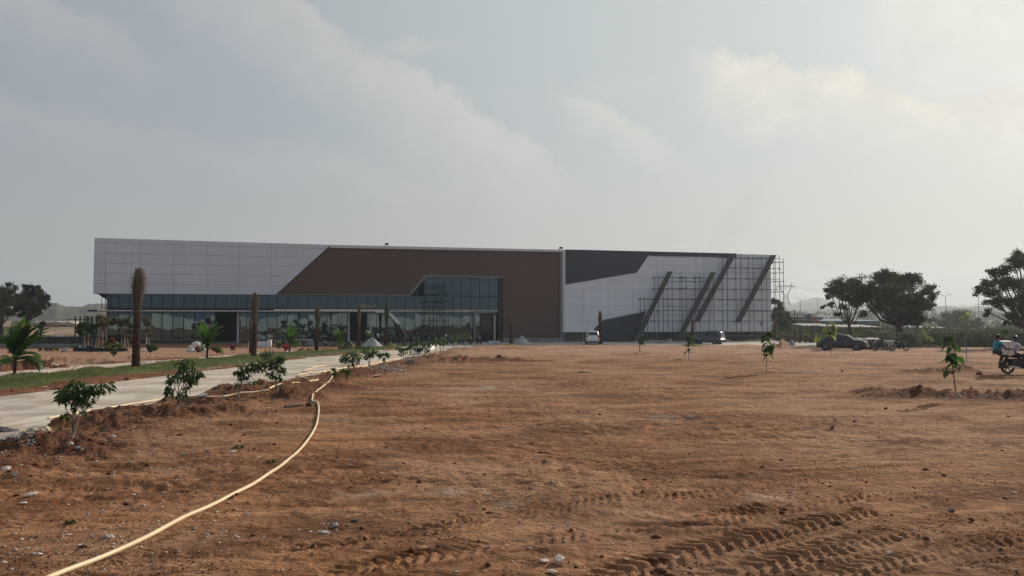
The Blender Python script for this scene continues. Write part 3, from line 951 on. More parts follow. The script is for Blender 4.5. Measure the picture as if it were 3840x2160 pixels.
# dry straw
def straw():
    P = np.vstack([px_pts(900, 1200, 3000, 1700, 2000), px_pts(500, -50, 2000, 1650, 2150), px_pts(300, 2300, 2700, 1740, 1850)])
    h, *_ = terrain(P[:, 0].copy(), P[:, 1].copy())
    P = np.stack([P[:, 0], P[:, 1], h + .004], 1)
    d = rnd_unit(len(P)); d[:, 2] = np.abs(d[:, 2]) * .35; d *= RNG.uniform(.04, .13, (len(P), 1))
    wd = np.cross(d, (0, 0, 1.0)); wd /= np.linalg.norm(wd, axis=1, keepdims=True); wd *= .0022
    tag(quads_obj("dry_straw", np.stack([P - wd, P + wd, P + d + wd * .3, P + d - wd * .3], 1), FIBRE), 'dry straw bits scattered over the bare earth', 'straw', kind='stuff')


straw()


# ------------------------------------------------------------------ the long hall
hall = empty("showroom_building", FO, FANG, 'long low hall with white, brown and charcoal cladding above a dark glass front', 'building')
GB = -0.86                       # ground level at the building


def S(px, py, off=0.0):
    return fac(px, py, off)


def fpoly(pts, off=0.0):
    return [S(x, y, off) for x, y in pts]


def part(mb, name, m, parent=hall, smooth=False):
    return mb.build(name, m, parent, smooth)


def clip_half(poly, a, b):
    """keep the part of a convex polygon on the left of line a->b"""
    out = []
    n = len(poly)
    f = lambda p: (b[0] - a[0]) * (p[1] - a[1]) - (b[1] - a[1]) * (p[0] - a[0])
    for i in range(n):
        p, q = poly[i], poly[(i + 1) % n]
        fp, fq = f(p), f(q)
        if fp >= 0: out.append(p)
        if (fp >= 0) != (fq >= 0):
            t = fp / (fp - fq)
            out.append((p[0] + (q[0] - p[0]) * t, p[1] + (q[1] - p[1]) * t))
    return out


# key lines
sL, zLt = S(355, 892); _, zLb = S(352, 1101)
sA, zA = S(1035, 1103); sB, zB = S(1237, 921)
sBr, zBr = S(2117, 939)
sR, zRt = S(2889, 955)
zRb = S(2400, 1245)[1]


def top_z(s):
    """parapet line"""
    pts = [(sL, zLt), (sB, S(1237, 918)[1]), (sBr, S(2117, 937)[1]), (sR, zRt)]
    return float(np.interp(s, [p[0] for p in pts], [p[1] for p in pts]))


# shell behind the claddings
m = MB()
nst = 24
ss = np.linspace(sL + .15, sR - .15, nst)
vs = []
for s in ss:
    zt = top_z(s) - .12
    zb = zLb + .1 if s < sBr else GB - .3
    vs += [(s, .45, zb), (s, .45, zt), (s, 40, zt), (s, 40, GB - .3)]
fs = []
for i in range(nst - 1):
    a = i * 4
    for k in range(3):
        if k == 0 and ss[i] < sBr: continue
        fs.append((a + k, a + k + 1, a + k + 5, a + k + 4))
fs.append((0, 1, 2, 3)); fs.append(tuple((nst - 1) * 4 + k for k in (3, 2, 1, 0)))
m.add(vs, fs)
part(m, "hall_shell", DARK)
# soffit under the left overhang and ground-floor slab
m = MB(); m.box(sL + .02, S(1535, 1106)[0], -0.0, 3.0, zLb - .02, zLb + .10); part(m, "soffit", GREYT)
m = MB(); m.box(sL + .5, sBr, 1.5, 39, GB - .5, S(600, 1284, -0.8)[1] - .02); part(m, "floor_slab", CONC)
# body of the left white volume and white panels, one by one
colsL = [sL] + [S(397, 1000)[0] + i * (S(1017, 1000)[0] - S(397, 1000)[0]) / 5 for i in range(7)] + [sB]
zr = [zLb + (S(352, 909)[1] - zLb) * k / 5.0 for k in range(6)]
gap = 0.022
g1 = 0
for i in range(len(colsL) - 1):
    a, b = colsL[i], colsL[i + 1]
    if a >= sB: break
    b = min(b, sB)
    for k in range(6):
        if k < 5:
            z0, z1 = zr[k], zr[k + 1]
            # rows follow the slight fall of the parapet
            f0 = z0 + (top_z(a) - zLt) * (z0 - zLb) / (zLt - zLb); f1 = z1 + (top_z(a) - zLt) * (z1 - zLb) / (zLt - zLb)
            h0 = z0 + (top_z(b) - zLt) * (z0 - zLb) / (zLt - zLb); h1 = z1 + (top_z(b) - zLt) * (z1 - zLb) / (zLt - zLb)
        else:
            f0 = zr[5] + (top_z(a) - zLt) * (zr[5] - zLb) / (zLt - zLb); f1 = top_z(a)
            h0 = zr[5] + (top_z(b) - zLt) * (zr[5] - zLb) / (zLt - zLb); h1 = top_z(b)
        cell = [(a + gap, f0 + gap), (b - gap, h0 + gap), (b - gap, h1 - gap), (a + gap, f1 - gap)]
        cell = clip_half(cell, (sA, zA), (sB, S(1237, 921)[1]))
        if len(cell) >= 3:
            mm = MB(); mm.prism(cell, -.05, .0)
            part(mm, "white_panel", PANEL)
# backing of the left panels (joints read darker)
bk = clip_half([(sL, zLb), (sB, zLb), (sB, top_z(sB)), (sL, zLt)], (sA, zA), (sB, S(1237, 921)[1]))
m = MB(); m.prism(bk, 0.003, .40); part(m, "panel_backing", JOINT)
# end return of the left volume
m = MB(); m.box(sL - .02, sL, .0, 12, zLb, zLt - .01); part(m, "end_panel", PANEL)
# white frame: top band and right pier
t0, t1 = S(1237, 918)[1], S(2117, 937)[1]
m = MB()
m.add([(x, y, z) for (x, z) in [(sB, t0 - .40), (sBr, t1 - .32), (sBr, t1), (sB, t0)] for y in (-.08, .40)],
      [(0, 2, 4, 6), (1, 7, 5, 3), (0, 1, 3, 2), (4, 5, 7, 6), (2, 3, 5, 4), (0, 6, 7, 1)])
part(m, "top_trim", TRIMW)
m = MB(); m.box(sBr - .32, sBr, -.10, .40, GB + .6, t1 - .33); part(m, "corner_pier", TRIMW)
m = MB(); m.box(sBr - .35, sBr - .05, -.16, -.10, GB + .15, S(2110, 1245)[1]); part(m, "blue_wrap", mat("blue_wrap_film", (.05, .08, .2), .5))
m = MB(); m.box(sBr - .70, sBr - .325, .0, .37, GB + .2, t1 - .34); part(m, "pier_reveal", GREYT)
# brown face
bpoly = fpoly([(1035, 1103), (1240, 923), (2103, 947), (2103, 1268), (1886, 1268), (1886, 1038), (1593, 1033), (1530, 1104)], -.30)
m = MB(); m.prism(bpoly, .30, .44); part(m, "brown_face", BROWN)
# grey reveal bands round the tall glazing and under the brown face
for pts in ([(1035, 1103), (1530, 1104), (1535, 1108), (1031, 1107)], [(1530, 1104), (1593, 1033), (1600, 1040), (1539, 1108)],
            [(1593, 1030), (1888, 1036), (1884, 1043), (1596, 1038)]):
    m = MB(); m.prism(fpoly(pts, -.2), .18, .60); part(m, "reveal_band", GREYT)
m = MB(); m.prism(fpoly([(1541, 1107), (1570, 1068), (1570, 1107)], -.5), .45, .52); part(m, "corner_infill_panel", FRAME)
# plinth below the brown face
m = MB(); m.box(S(1886, 1268)[0], sBr - .33, -.25, .44, GB - .3, S(1990, 1268)[1]); part(m, "plinth", CONC)
# glazing
GO = -.8
s0 = S(445, 1130, GO)[0]; s1 = S(1867, 1130, GO)[0]
dm = (s1 - s0) / 38.0
zu0, zu1 = S(1000, 1157, GO)[1], S(1000, 1106, GO)[1]
zl0, zl1 = S(1000, 1283, GO)[1] + .02, S(1000, 1171, GO)[1]
ztall = S(1700, 1041, GO)[1]
zmid = S(1700, 1110, GO)[1]
s_start = S(408, 1130, GO)[0]
zslab0, zslab1 = zl1, zu0


def in_open(s):
    px_open = [(800, 890), (1311, 1386), (1784, 1850)]
    for a, b in px_open:
        if S(a, 1230, GO)[0] < s < S(b, 1230, GO)[0]:
            return True
    return False


pane_i = 0


def pane(a, b, z0, z1):
    global pane_i
    pane_i += 1
    tl = random.uniform(-.003, .003); tw = random.uniform(-.006, .006)
    mm = MB()
    y = 0.8
    w_, h_ = b - a, z1 - z0
    mm.add([(a + .03, y + tw * -w_, z0 + .03), (b - .03, y + tw * w_, z0 + .03), (b - .03, y + tw * w_ + tl * h_, z1 - .03), (a + .03, y - tw * w_ + tl * h_, z1 - .03),
            (a + .03, y + .03, z0 + .03), (b - .03, y + .03, z0 + .03), (b - .03, y + .03, z1 - .03), (a + .03, y + .03, z1 - .03)],
           [(0, 1, 2, 3), (7, 6, 5, 4), (0, 4, 5, 1), (1, 5, 6, 2), (2, 6, 7, 3), (3, 7, 4, 0)])
    return part(mm, "glass_pane", GLASS)


edges = [s_start] + [s0 + i * dm for i in range(39)]
frame_v = []
for i in range(len(edges) - 1):
    a, b = edges[i], edges[i + 1]
    c = (a + b) / 2
    pane(a, b, zu0, zu1 if c < S(1576, 1130, GO)[0] else zmid)
    if not in_open(c):
        pane(a, b, zl0, zl1)
    if c > S(1576, 1130, GO)[0]:
        if b < S(1600, 1130, GO)[0]:
            zt = S(1585, 1060, GO)[1]
            mm = MB(); q = [(a + .03, zmid + .03), (b - .03, zmid + .03), (b - .03, ztall), (b - .1, ztall), (a + .03, S(1572, 1072, GO)[1])]
            mm.prism(q, .80, .83); part(mm, "glass_pane", GLASS)
        else:
            pane(a, b, zmid, ztall)
for s in edges:
    zt = zu1 + .05
    if s > S(1576, 1130, GO)[0]: zt = ztall + .02
    zb = zl0
    if in_open(s) and not (in_open(s - .3) ^ in_open(s + .3)):
        zb = zu0
    mm = MB(); mm.box(s - .035, s + .035, .70, .79, zb, zt); part(mm, "mullion", FRAME)
for (a, b, z) in ((s_start, s1, zu0), (s_start, s1, zl1), (s_start, S(1576, 1130, GO)[0], zu1), (S(1570, 1130, GO)[0], s1, zmid), (S(1598, 1130, GO)[0], s1, ztall)):
    mm = MB(); mm.box(a, b, .715, .785, z - .05, z + .05); part(mm, "transom", FRAME)
for (a, b) in ((s_start, S(800, 1280, GO)[0]), (S(893, 1280, GO)[0], S(1309, 1280, GO)[0]), (S(1389, 1280, GO)[0], S(1780, 1280, GO)[0]), (S(1856, 1280, GO)[0], s1)):
    mm = MB(); mm.box(a, b, .715, .785, zl0 - .08, zl0 + .05); part(mm, "transom", FRAME)
# black upstand right of the tall glazing
m = MB(); m.box(s1 + .03, S(1884, 1130)[0], .30, .80, GB, ztall + .05); part(m, "side_frame", FRAME)
# slab edge seen between the storeys in the tall bay
m = MB(); m.box(S(1465, 1165, GO)[0], s1, .72, .80, zslab0 + .06, zslab1 - .06); part(m, "slab_edge", SLAB)
m = MB(); m.box(s_start, S(1465, 1165, GO)[0], .72, .80, zslab0 + .05, zslab1 - .05); part(m, "spandrel", FRAME)
# interior: back wall and columns, deep and dark
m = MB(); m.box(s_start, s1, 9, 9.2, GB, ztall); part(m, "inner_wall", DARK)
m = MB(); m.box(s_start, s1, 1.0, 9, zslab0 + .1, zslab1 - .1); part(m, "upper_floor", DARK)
# corner column at the left end
m = MB(); m.box(s_start - .25, s_start, .8, 1.1, GB, zLb); part(m, "corner_column", GREYT)
# posts of the open doorways
for px in (893, 1308, 1389):
    a = S(px, 1230, -.6)[0]
    m = MB(); m.box(a - .11, a + .11, .50, .69, GB, zl1); part(m, "white_post", TRIMW)
a = S(1855, 1230, -.4)[0]
m = MB(); m.box(a - .10, a + .10, .4, .6, GB, S(1855, 1180)[1]); part(m, "white_post", TRIMW)
# entrance portal
a, b = S(1776, 1230, -.3)[0], S(1853, 1230, -.3)[0]
zt = S(1800, 1174, -.3)[1]
m = MB(); m.box(a, a + .25, .1, .69, GB + .1, zt); m.box(b - .12, b, .1, .69, GB + .1, zt); m.box(a, b, .1, .69, zt, zt + .25)
pf = part(m, "entrance_portal", GREYT)
m = MB()
m.box(a + .25, b - .12, .95, 1.0, GB + .1, zt)
part(m, "door_leaf", mat("dark_door_glass", (.004, .006, .012), .1))
for q in (.33, .66):
    m = MB(); m.box(a + (b - a) * q - .03, a + (b - a) * q + .03, .90, .945, GB + .1, zt); part(m, "door_stile", FRAME)
for q in (.32, .6):
    zz = GB + (zt - GB) * q
    m = MB(); m.box(a + .26, b - .13, .91, .94, zz - .03, zz + .03); part(m, "door_rail", STEEL)
# low step platform in front of the glass
zst = zl0 - .09
m = MB(); m.box(S(420, 1284)[0], S(1880, 1284)[0], -.9, .71, GB - .4, zst); part(m, "step_platform", CONC)
m = MB(); m.box(S(420, 1290)[0], S(1700, 1284)[0], -1.5, -.9, GB - .4, zst - .18); part(m, "lower_step", CONC)
# canopy
CO = 1.6
ca, cb = S(329, 1162, CO)[0], S(1470, 1162, CO)[0]
zc = S(700, 1166, CO)[1]
m = MB(); m.box(ca, cb, -CO, .70, zc - .10, zc + .10); can = part(m, "canopy", FRAME)
m = MB(); m.box(S(365, 1162, CO)[0], cb, -CO - .05, -CO - .002, zc - .05, zc + .09); m.build("canopy_lip", TRIMW, can)
pfa, pfb = S(1028, 1160, CO)[0], S(1445, 1160, CO)[0]
m = MB(); m.box(pfa, pfb, -CO - .10, -CO - .055, zc + .03, zc + .26); m.build("slotted_fascia", WHITEP, can)
m = MB()
nh = 26
for i in range(nh):
    x = pfa + (pfb - pfa) * (i + .5) / nh
    m.box(x - .06, x + .06, -CO - .112, -CO - .101, zc + .10, zc + .19)
tag(m.build("fascia_hole", FRAME, can), kind='stuff')
m = MB(); m.box(S(1408, 1160, CO)[0], pfb, -CO - .14, -CO - .115, zc - .14, zc + .02); m.build("fascia_patch", WHITEP, can)
# scaffold posts holding the canopy's left end
for px in (382, 396):
    a = S(px, 1130, .4)[0]
    m = MB(); m.tube([(a, -.4, zc + .1), (a, -.4, zLb)], .04, 6); part(m, "canopy_strut", STEEL)
a = S(382, 1150, .4)[0]
for z in (S(390, 1152, .4)[1], S(390, 1109, .4)[1]):
    m = MB(); m.tube([(a, -.4, z), (a + 1.6, -.4, z)], .035, 6); part(m, "canopy_strut", STEEL)
# ---- right wing
cw = S(2281, 1150)[0] - S(2188, 1150)[0]
cs = [sBr + .02, S(2188, 1150)[0]]
while cs[-1] + cw < sR: cs.append(cs[-1] + cw)
cs.append(sR)
rh = (S(2188, 1085)[1] - S(2188, 1212)[1]) / 4.0
zrow = [zRb]
zrow += [S(2188, 1212)[1] + rh * k for k in range(0, 9)]
d1 = fpoly([(2121, 941), (2434, 954), (2389, 1022), (2121, 1067)], .12)
d1t = fpoly([(2434, 946), (2752, 953), (2740, 962), (2430, 957)], .12)
d2 = fpoly([(2229, 1233), (2262, 1200), (2424, 1167), (2376, 1279), (2215, 1279)], .12)
for i in range(len(cs) - 1):
    for k in range(len(zrow)):
        z0 = zrow[k]
        z1 = zrow[k + 1] if k + 1 < len(zrow) else 99
        a, b = cs[i] + .02, cs[i + 1] - .02
        ta, tb = top_z(a) - .02, top_z(b) - .02
        if z0 > min(ta, tb) - .2: continue
        u, v = min(z1, ta), min(z1, tb)
        if k == len(zrow) - 1 or z1 > min(ta, tb): u, v = ta, tb
        mm = MB(); mm.prism([(a, z0 + .015), (b, z0 + .015), (b, v - .015), (a, u - .015)], -.05, 0)
        part(mm, "pale_panel", PANELR)
        if u == ta: break
m = MB(); m.prism([(sBr, zRb), (sR, zRb), (sR, top_z(sR) - .02), (sBr, top_z(sBr) - .02)], 0.003, .40); part(m, "panel_backing", JOINT)
m = MB(); m.prism(d1, -.12, -.055)
part(m, "dark_band", CHAR)
m = MB(); m.prism([(d1[1][0] + .03, top_z(d1[1][0]) - .62), (S(2760, 950)[0], top_z(S(2760, 950)[0]) - .55), (S(2760, 950)[0], top_z(S(2760, 950)[0]) + .06), (d1[1][0] + .03, top_z(d1[1][0]) + .06)], -.12, -.055); part(m, "dark_top_strip", CHAR)
m = MB(); m.prism([(d1[0][0], d1[0][1]), (d1[1][0] + .02, d1[1][1]), (d1[1][0] + .02, top_z(d1[1][0]) + .06), (d1[0][0], top_z(d1[0][0]) + .06)], -.121, -.056); part(m, "dark_top_strip", CHAR)
m = MB(); m.prism(d2, -.14, -.055); part(m, "dark_lower_band", CHAR)
# right wing plinth with posts and rail
m = MB(); m.box(sBr, sR, .35, .45, GB - .3, zRb); part(m, "plinth", CONCD)
for px in (2188, 2428, 2465, 2555, 2730, 2816):
    a = S(px, 1260, .1)[0]
    m = MB(); m.box(a - .07, a + .07, -.10, .05, GB, zRb - .02); part(m, "plinth_post", CONC)
m = MB(); m.box(S(2555, 1260)[0], S(2860, 1260)[0], -.12, -.08, S(2700, 1260)[1] - .03, S(2700, 1260)[1] + .05); part(m, "plinth_rail", CONC)


def fin(x0, y0, x1, y1, wpx=17, off=1.35, name="slanted_fin"):
    a = fpoly([(x0 - wpx / 2, y0), (x0 + wpx / 2, y0), (x1 + wpx / 2, y1), (x1 - wpx / 2, y1)], off)
    mm = MB(); mm.prism(a, -off, -off + .32)
    return part(mm, name, FINM)


fin(2514, 1018, 2385, 1281, 18)
fin(2676, 1021, 2541, 1281, 18)
fin(2753, 950, 2614, 1207, 19)
fin(2903, 956, 2768, 1209, 19)
m = MB(); m.prism(fpoly([(2590, 1160), (2626, 1161), (2624, 1167), (2588, 1166)], 1.0), -1.0, -.7); part(m, "fin_link_beam", FINM)
m = MB(); m.prism(fpoly([(2794, 1163), (2895, 1164), (2895, 1168), (2792, 1168)], 1.0), -1.0, -.7); part(m, "fin_link_beam", FINM)
# roof ridge of the shed behind the parapet
a, b = S(2410, 943, -6)[0], S(2520, 943, -6)[0]
m = MB(); m.prism([(a - 10, top_z(a) - .6), (b + 10, top_z(b) - .8), (b, top_z(b) + .30), (b - 3, top_z(b) + .36)], 6, 30); part(m, "roof_ridge", mat("green_roof_sheet", (.22, .27, .23), .6))
# floodlights on the parapet
for px, py in ((1450, 921), (2103, 936)):
    a = S(px, py)[0]; z = top_z(a)
    fl = empty("floodlight", facw(a, z, .1), FANG, 'small floodlight on the parapet above the ' + ('brown wall, left of the other' if px < 2000 else 'corner pier'), 'floodlight', 'floodlights on the parapet')
    m = MB(); m.box(-.22, .22, -.12, .12, .12, .42); m.build("lamp_housing", STEELL, fl)
    m = MB(); m.box(-.27, -.22, -.03, .03, -.02, .30); m.box(.22, .27, -.03, .03, -.02, .30); m.build("bracket", FRAME, fl)
    m = MB(); m.box(-.18, .18, -.14, -.121, .16, .38); m.build("lens", GLASS, fl)

# leaning slotted strip
ls = empty("leaning_fascia_strip", facw(S(1500, 1283, 1.8)[0], GB, 1.8), FANG, 'slotted white board hanging from the canopy end and leaning down to the motorcycles', 'board')
o_s = S(1500, 1283, 1.8)[0]
p0 = S(1455, 1168, 1.8); p1 = S(1497, 1214, 1.8); p2 = S(1530, 1268, 1.8)
m = MB(); m.prism([(p0[0] - o_s, p0[1] - GB + .16), (p0[0] - o_s - .16, p0[1] - GB - .10), (p1[0] - o_s - .22, p1[1] - GB - .12), (p1[0] - o_s + .2, p1[1] - GB + .12)], 0, .05)
m.build("slotted_board", WHITEP, ls)
for q in (.15, .4, .65, .88):
    m = MB(); cx = (p0[0] - .05 + (p1[0] - p0[0]) * q) - o_s; cz = p0[1] + (p1[1] - p0[1]) * q - GB
    m.box(cx - .05, cx + .05, -.012, -.002, cz - .05, cz + .05); m.build("slot", FRAME, ls)
m = MB(); m.tube([(p1[0] - o_s, .03, p1[1] - GB), (p2[0] - o_s, .03, p2[1] - GB)], .05, 6); m.build("metal_strip", STEELL, ls)
m = MB(); m.prism([(p1[0] - o_s - .5, p1[1] - GB + .1), (p1[0] - o_s - .05, p1[1] - GB), (p2[0] - o_s - .1, p2[1] - GB - .5), (p2[0] - o_s - .6, 0.05), (p2[0] - o_s - 1.0, .05)], .06, .12); m.build("dark_sheet", FRAME, ls)


# ------------------------------------------------------------------ scaffolds
def pole_mesh(r=.035):
    m = MB(); m.tube([(0, 0, 0), (0, 0, 1)], r, 6)
    me = bpy.data.meshes.new("pole"); me.from_pydata(m.v, [], m.f); me.materials.append(STEEL)
    return me


POLE = pole_mesh()
POLEL = POLE.copy(); POLEL.materials.clear(); POLEL.materials.append(STEELL)


def pole(parent, a, b, name="pole", me=None, th=1.0):
    o = bpy.data.objects.new(name, me or POLE)
    d = Vector(b) - Vector(a)
    o.location = a
    o.rotation_mode = 'QUATERNION'
    o.rotation_quaternion = d.to_track_quat('Z', 'Y')
    o.scale = (th, th, d.length)
    o.parent = parent
    return link(o)


sc_o = facw(0, GB, 0)
big = empty("facade_scaffold", sc_o, FANG, 'wide steel tube scaffold standing against the pale panels and slanted fins', 'scaffold')
OF1, OF2 = 2.6, 1.7


def sz(px, py, off):
    s, z = S(px, py, off)
    return s, z - GB


vert = [(2401, 1114, 1), (2415, 1112, 2), (2428, 1190, 1), (2453, 1034, 1), (2468, 1031, 2), (2487, 1085, 2), (2504, 1055, 1), (2520, 1032, 2), (2556, 1033, 1),
        (2572, 1031, 2), (2607, 1033, 1), (2624, 1031, 2), (2658, 1042, 1), (2675, 1042, 2), (2708, 963, 1), (2726, 963, 2), (2758, 953, 1), (2776, 953, 2),
        (2806, 957, 1), (2824, 955, 2), (2855, 962, 1), (2873, 964, 2)]
for px, top, row in vert:
    of = OF1 if row == 1 else OF2
    s, z = sz(px, top, of)
    for_b = 0.0
    pole(big, (s, -of, for_b), (s, -of, z), "upright", th=1.15)
led = [(1041, 2453, 2920), (1082, 2453, 2920), (1122, 2401, 2920), (1164, 2401, 2868), (1204, 2415, 2893), (1004, 2712, 2920), (966, 2708, 2922), (1055, 2505, 2650)]
for y, x0, x1 in led:
    a, z = sz(x0, y, OF1); b, _ = sz(x1, y, OF1)
    pole(big, (a, -OF1 - .06, z), (b, -OF1 - .06, z), "ledger", th=1.25 if y in (1041, 1082, 1122) else 1.0)
    if y in (1041, 1082, 1122, 1004, 966):
        pole(big, (a, -OF2 + .06, z + .05), (b, -OF2 + .06, z + .05), "ledger")
    n = 0
    for px, top, row in vert:
        if row == 1 and x0 <= px <= x1 and top < y:
            s, _ = sz(px, y, OF1)
            pole(big, (s, -OF1 - .1, z - .06), (s, -OF2 + .1, z - .06), "transom_tube")
for y, x0, x1 in ((1023, 2522, 2668), (990, 2745, 2880), (1021, 2725, 2860), (1086, 2505, 2630), (1118, 2470, 2612), (1150, 2450, 2598), (1182, 2432, 2575), (1147, 2470, 2560), (1114, 2782, 2812), (1143, 2665, 2795), (1174, 2660, 2775)):
    a, z = sz(x0, y, 1.45); b, _ = sz(x1, y, 1.45)
    pole(big, (a, -1.45, z), (b, -1.45, z), "fin_bracing", POLEL, .7)
for x, y0, y1 in ((2547, 1024, 1210), (2605, 1024, 1060), (2665, 1115, 1205), (2668, 1115, 1190), (2782, 960, 1140), (2838, 960, 1030), (2800, 970, 1045)):
    a, z0 = sz(x, y0, 1.45); _, z1 = sz(x, y1, 1.45)
    pole(big, (a, -1.45, z1), (a, -1.45, z0), "fin_bracing", POLEL, .7)
for x0, x1, y in ((2553, 2575, 1041), (2608, 2632, 1041), (2560, 2580, 1082)):
    a, z = sz(x0, y, OF1); b, _ = sz(x1, y, OF1)
    m = MB(); m.box(a, b, -OF1, -OF2, z + .06, z + .10); m.build("plank", BARK, big)
# rags on couplers
for x, y in ((2466, 1166), (2648, 1086), (2922, 1005), (2920, 1126), (2854, 1212)):
    a, z = sz(x, y, OF1)
    m = MB(); m.ball((a, -OF1 - .05, z - .1), .18, 6, 4, .3, (.7, .5, 1.4)); m.build("coupler_rag", BIKEB, big)

side = empty("side_scaffold", sc_o, FANG, 'narrow scaffold tower past the right end of the hall against the sky', 'scaffold')
for px, top, of in ((2901, 968, 1.2), (2907, 970, -.4), (2922, 958, 2.2), (2937, 968, .6)):
    s, z = sz(px, top, of)
    pole(side, (s, -of, 0), (s, -of, z), "upright", th=1.2)
for y in (983, 1023, 1055, 1094, 1134, 1173):
    a, z = sz(2890, y, .6); b, _ = sz(2938, y, .6)
    pole(side, (a, -.6, z), (b, -.6, z), "ledger")
    s, _ = sz(2922, y, 1.2)
    pole(side, (s, -2.3, z - .05), (s, .8, z - .05), "transom_tube")
m = MB()
a, z = sz(2893, 1170, .4)
random.seed(3)
for k in range(9):
    x0 = a + random.uniform(.0, .9); z0 = z - k * .42
    m.add([(x0, -.4 + random.uniform(-.2, .2), z0), (x0 + random.uniform(.3, .8), -.3, z0 - .2), (x0 + random.uniform(.1, .5), -.5, z0 - .7), (x0 - .2, -.2, z0 - .5)], [(0, 1, 2), (0, 2, 3)])
m.build("torn_sheet", TARP, side)

tw = empty("scaffold_tower", facw(0, GB, 0), FANG, 'blue-black mobile scaffold tower standing in front of the tall glass bay', 'scaffold')
for px, of in ((1588, 1.0), (1592, -.3), (1609, 1.0), (1648, -.3), (1653, 1.0), (1667, -.3), (1684, 1.0)):
    of = 1.6 if of == 1.0 else .5
    s, z = sz(px, 1053 if px != 1609 else 1054, of)
    pole(tw, (s, -of, 0), (s, -of, z), "upright", th=.9)
for y, x0, x1 in ((1070, 1608, 1684), (1075, 1588, 1650), (1078, 1606, 1650), (1099, 1606, 1684), (1103, 1590, 1652), (1130, 1585, 1684), (1203, 1588, 1684), (1245, 1588, 1655)):
    a, z = sz(x0, y, 1.6); b, _ = sz(x1, y, 1.6)
    pole(tw, (a, -1.6, z), (b, -1.6, z), "ledger", th=.9)
for y, x0, x1 in ((1129, 1582, 1684), (1103, 1606, 1650), (1176, 1588, 1650)):
    a, z = sz(x0, y, 1.6); b, _ = sz(x1, y, 1.6)
    m = MB(); m.box(a, b, -1.7, -.5, z - .12, z - .02); m.build("plank", STEEL, tw)
a, z = sz(1608, 1144, 1.6); b, z2 = sz(1624, 1222, 1.6)
pole(tw, (b, -1.6, z2), (b, -1.6, z), "upright", th=.8); pole(tw, (a, -1.6, z), (b, -1.6, z), "ledger", th=.8)


# ------------------------------------------------------------------ things behind the camera that the glass mirrors
def mirrored():
    m = MB()
    n = 60
    V = []
    for i in range(n + 1):
        x = -78 + 130 * i / n
        zt = 2.7 + .75 * abs(math.sin(i * .38)) + .12 * math.sin(i * 2.1)
        V += [(x, -9 + .3 * math.sin(i * 1.7), -.1), (x, -9 + .3 * math.sin(i * 1.7), zt), (x, -9.08 + .3 * math.sin(i * 1.7), zt), (x, -9.08 + .3 * math.sin(i * 1.7), -.1)]
    Fc = []
    for i in range(n):
        a = i * 4
        for k in range(4):
            Fc.append((a + k, a + (k + 1) % 4, a + 4 + (k + 1) % 4, a + 4 + k))
    m.add(V, Fc)
    tag(m.build("sheet_hoarding", WHITEP), 'long white cloth hoarding mirrored in the dark glass', 'hoarding')
    hb = empty("cream_building", (12, -34, 0), 0.1, 'cream building with a curved roofline mirrored in the tall glass', 'building')
    m = MB(); m.box(-6, 6, -5, 5, -.2, 6.0); m.build("wall", CREAM, hb)
    m = MB(); m.prism([(-6.6, 6.0), (6.6, 6.0), (4.5, 6.8), (0, 7.2), (-4.5, 6.8)], -5.4, 5.4); m.build("roof", CREAM, hb)


mirrored()


# ------------------------------------------------------------------ far ground: hills, sheds, trees
def hill(name, prof, Y, depth, m, bumps=1.0, seed=1):
    """prof: skyline as (px, py); a real ridge 'depth' metres thick"""
    xs = np.linspace(prof[0][0], prof[-1][0], 150)
    ys = np.interp(xs, [p[0] for p in prof], [p[1] for p in prof])
    nv = 14
    V, Fc = [], []
    for px, py in zip(xs, ys):
        top = at(px, py, Y + depth * .5)
        for k in range(nv + 1):
            t = k / nv
            e = math.sin(math.pi * min(max(t, 0), 1)) ** .8
            y = Y + depth * t
            x = top.x * (y / (Y + depth * .5))
            z = -1.5 + (top.z + 1.5) * e
            z += bumps * e * (float(vnoise(np.array([x / (3 + bumps * 4)]), np.array([y / (3 + bumps * 4)]), seed)[0]) * 2.2 + float(vnoise(np.array([x / 2.2]), np.array([y / 4.]), seed + 1)[0]))
            V.append((x, y, z))
    for i in range(len(xs) - 1):
        for k in range(nv):
            a = i * (nv + 1) + k
            Fc.append((a, a + nv + 1, a + nv + 2, a + 1))
    mb = MB(); mb.add(V, Fc)
    return tag(mb.build(name, m, smooth=False), kind='structure')


hill("left_hill", [(-700, 1165), (-300, 1150), (0, 1158), (150, 1150), (190, 1140), (212, 1136), (240, 1148), (300, 1149), (330, 1143), (380, 1140), (440, 1150), (700, 1165), (900, 1190)], 560, 200, HILLM, 1.1, 61)
hill("right_hill", [(2700, 1150), (2900, 1142), (2950, 1138), (2990, 1135), (3005, 1128), (3030, 1124), (3060, 1118), (3085, 1118), (3100, 1123), (3112, 1118), (3135, 1117), (3180, 1130), (3300, 1140), (3500, 1150), (3900, 1152), (4600, 1150)], 1750, 380, mat("haze_paled_hillside", (.15, .15, .12), .95, 0, .4, .01), 2.4, 63)  # hillside colour paled to put more haze on the far ridge
hill("middle_ridge", [(2700, 1160), (3000, 1163), (3300, 1158), (3500, 1152), (3700, 1150), (3840, 1150), (4300, 1155)], 1150, 260, HILLM, 2.0, 65)
hill("left_field_bank", [(-500, 1200), (-100, 1205), (60, 1208), (140, 1212), (200, 1216), (280, 1210), (400, 1206), (480, 1210), (600, 1215)], 150, 70, mat("tan_bank", (.27, .19, .125), .95, 0, .3, .1, bump=.6, bscale=1), .35, 67)


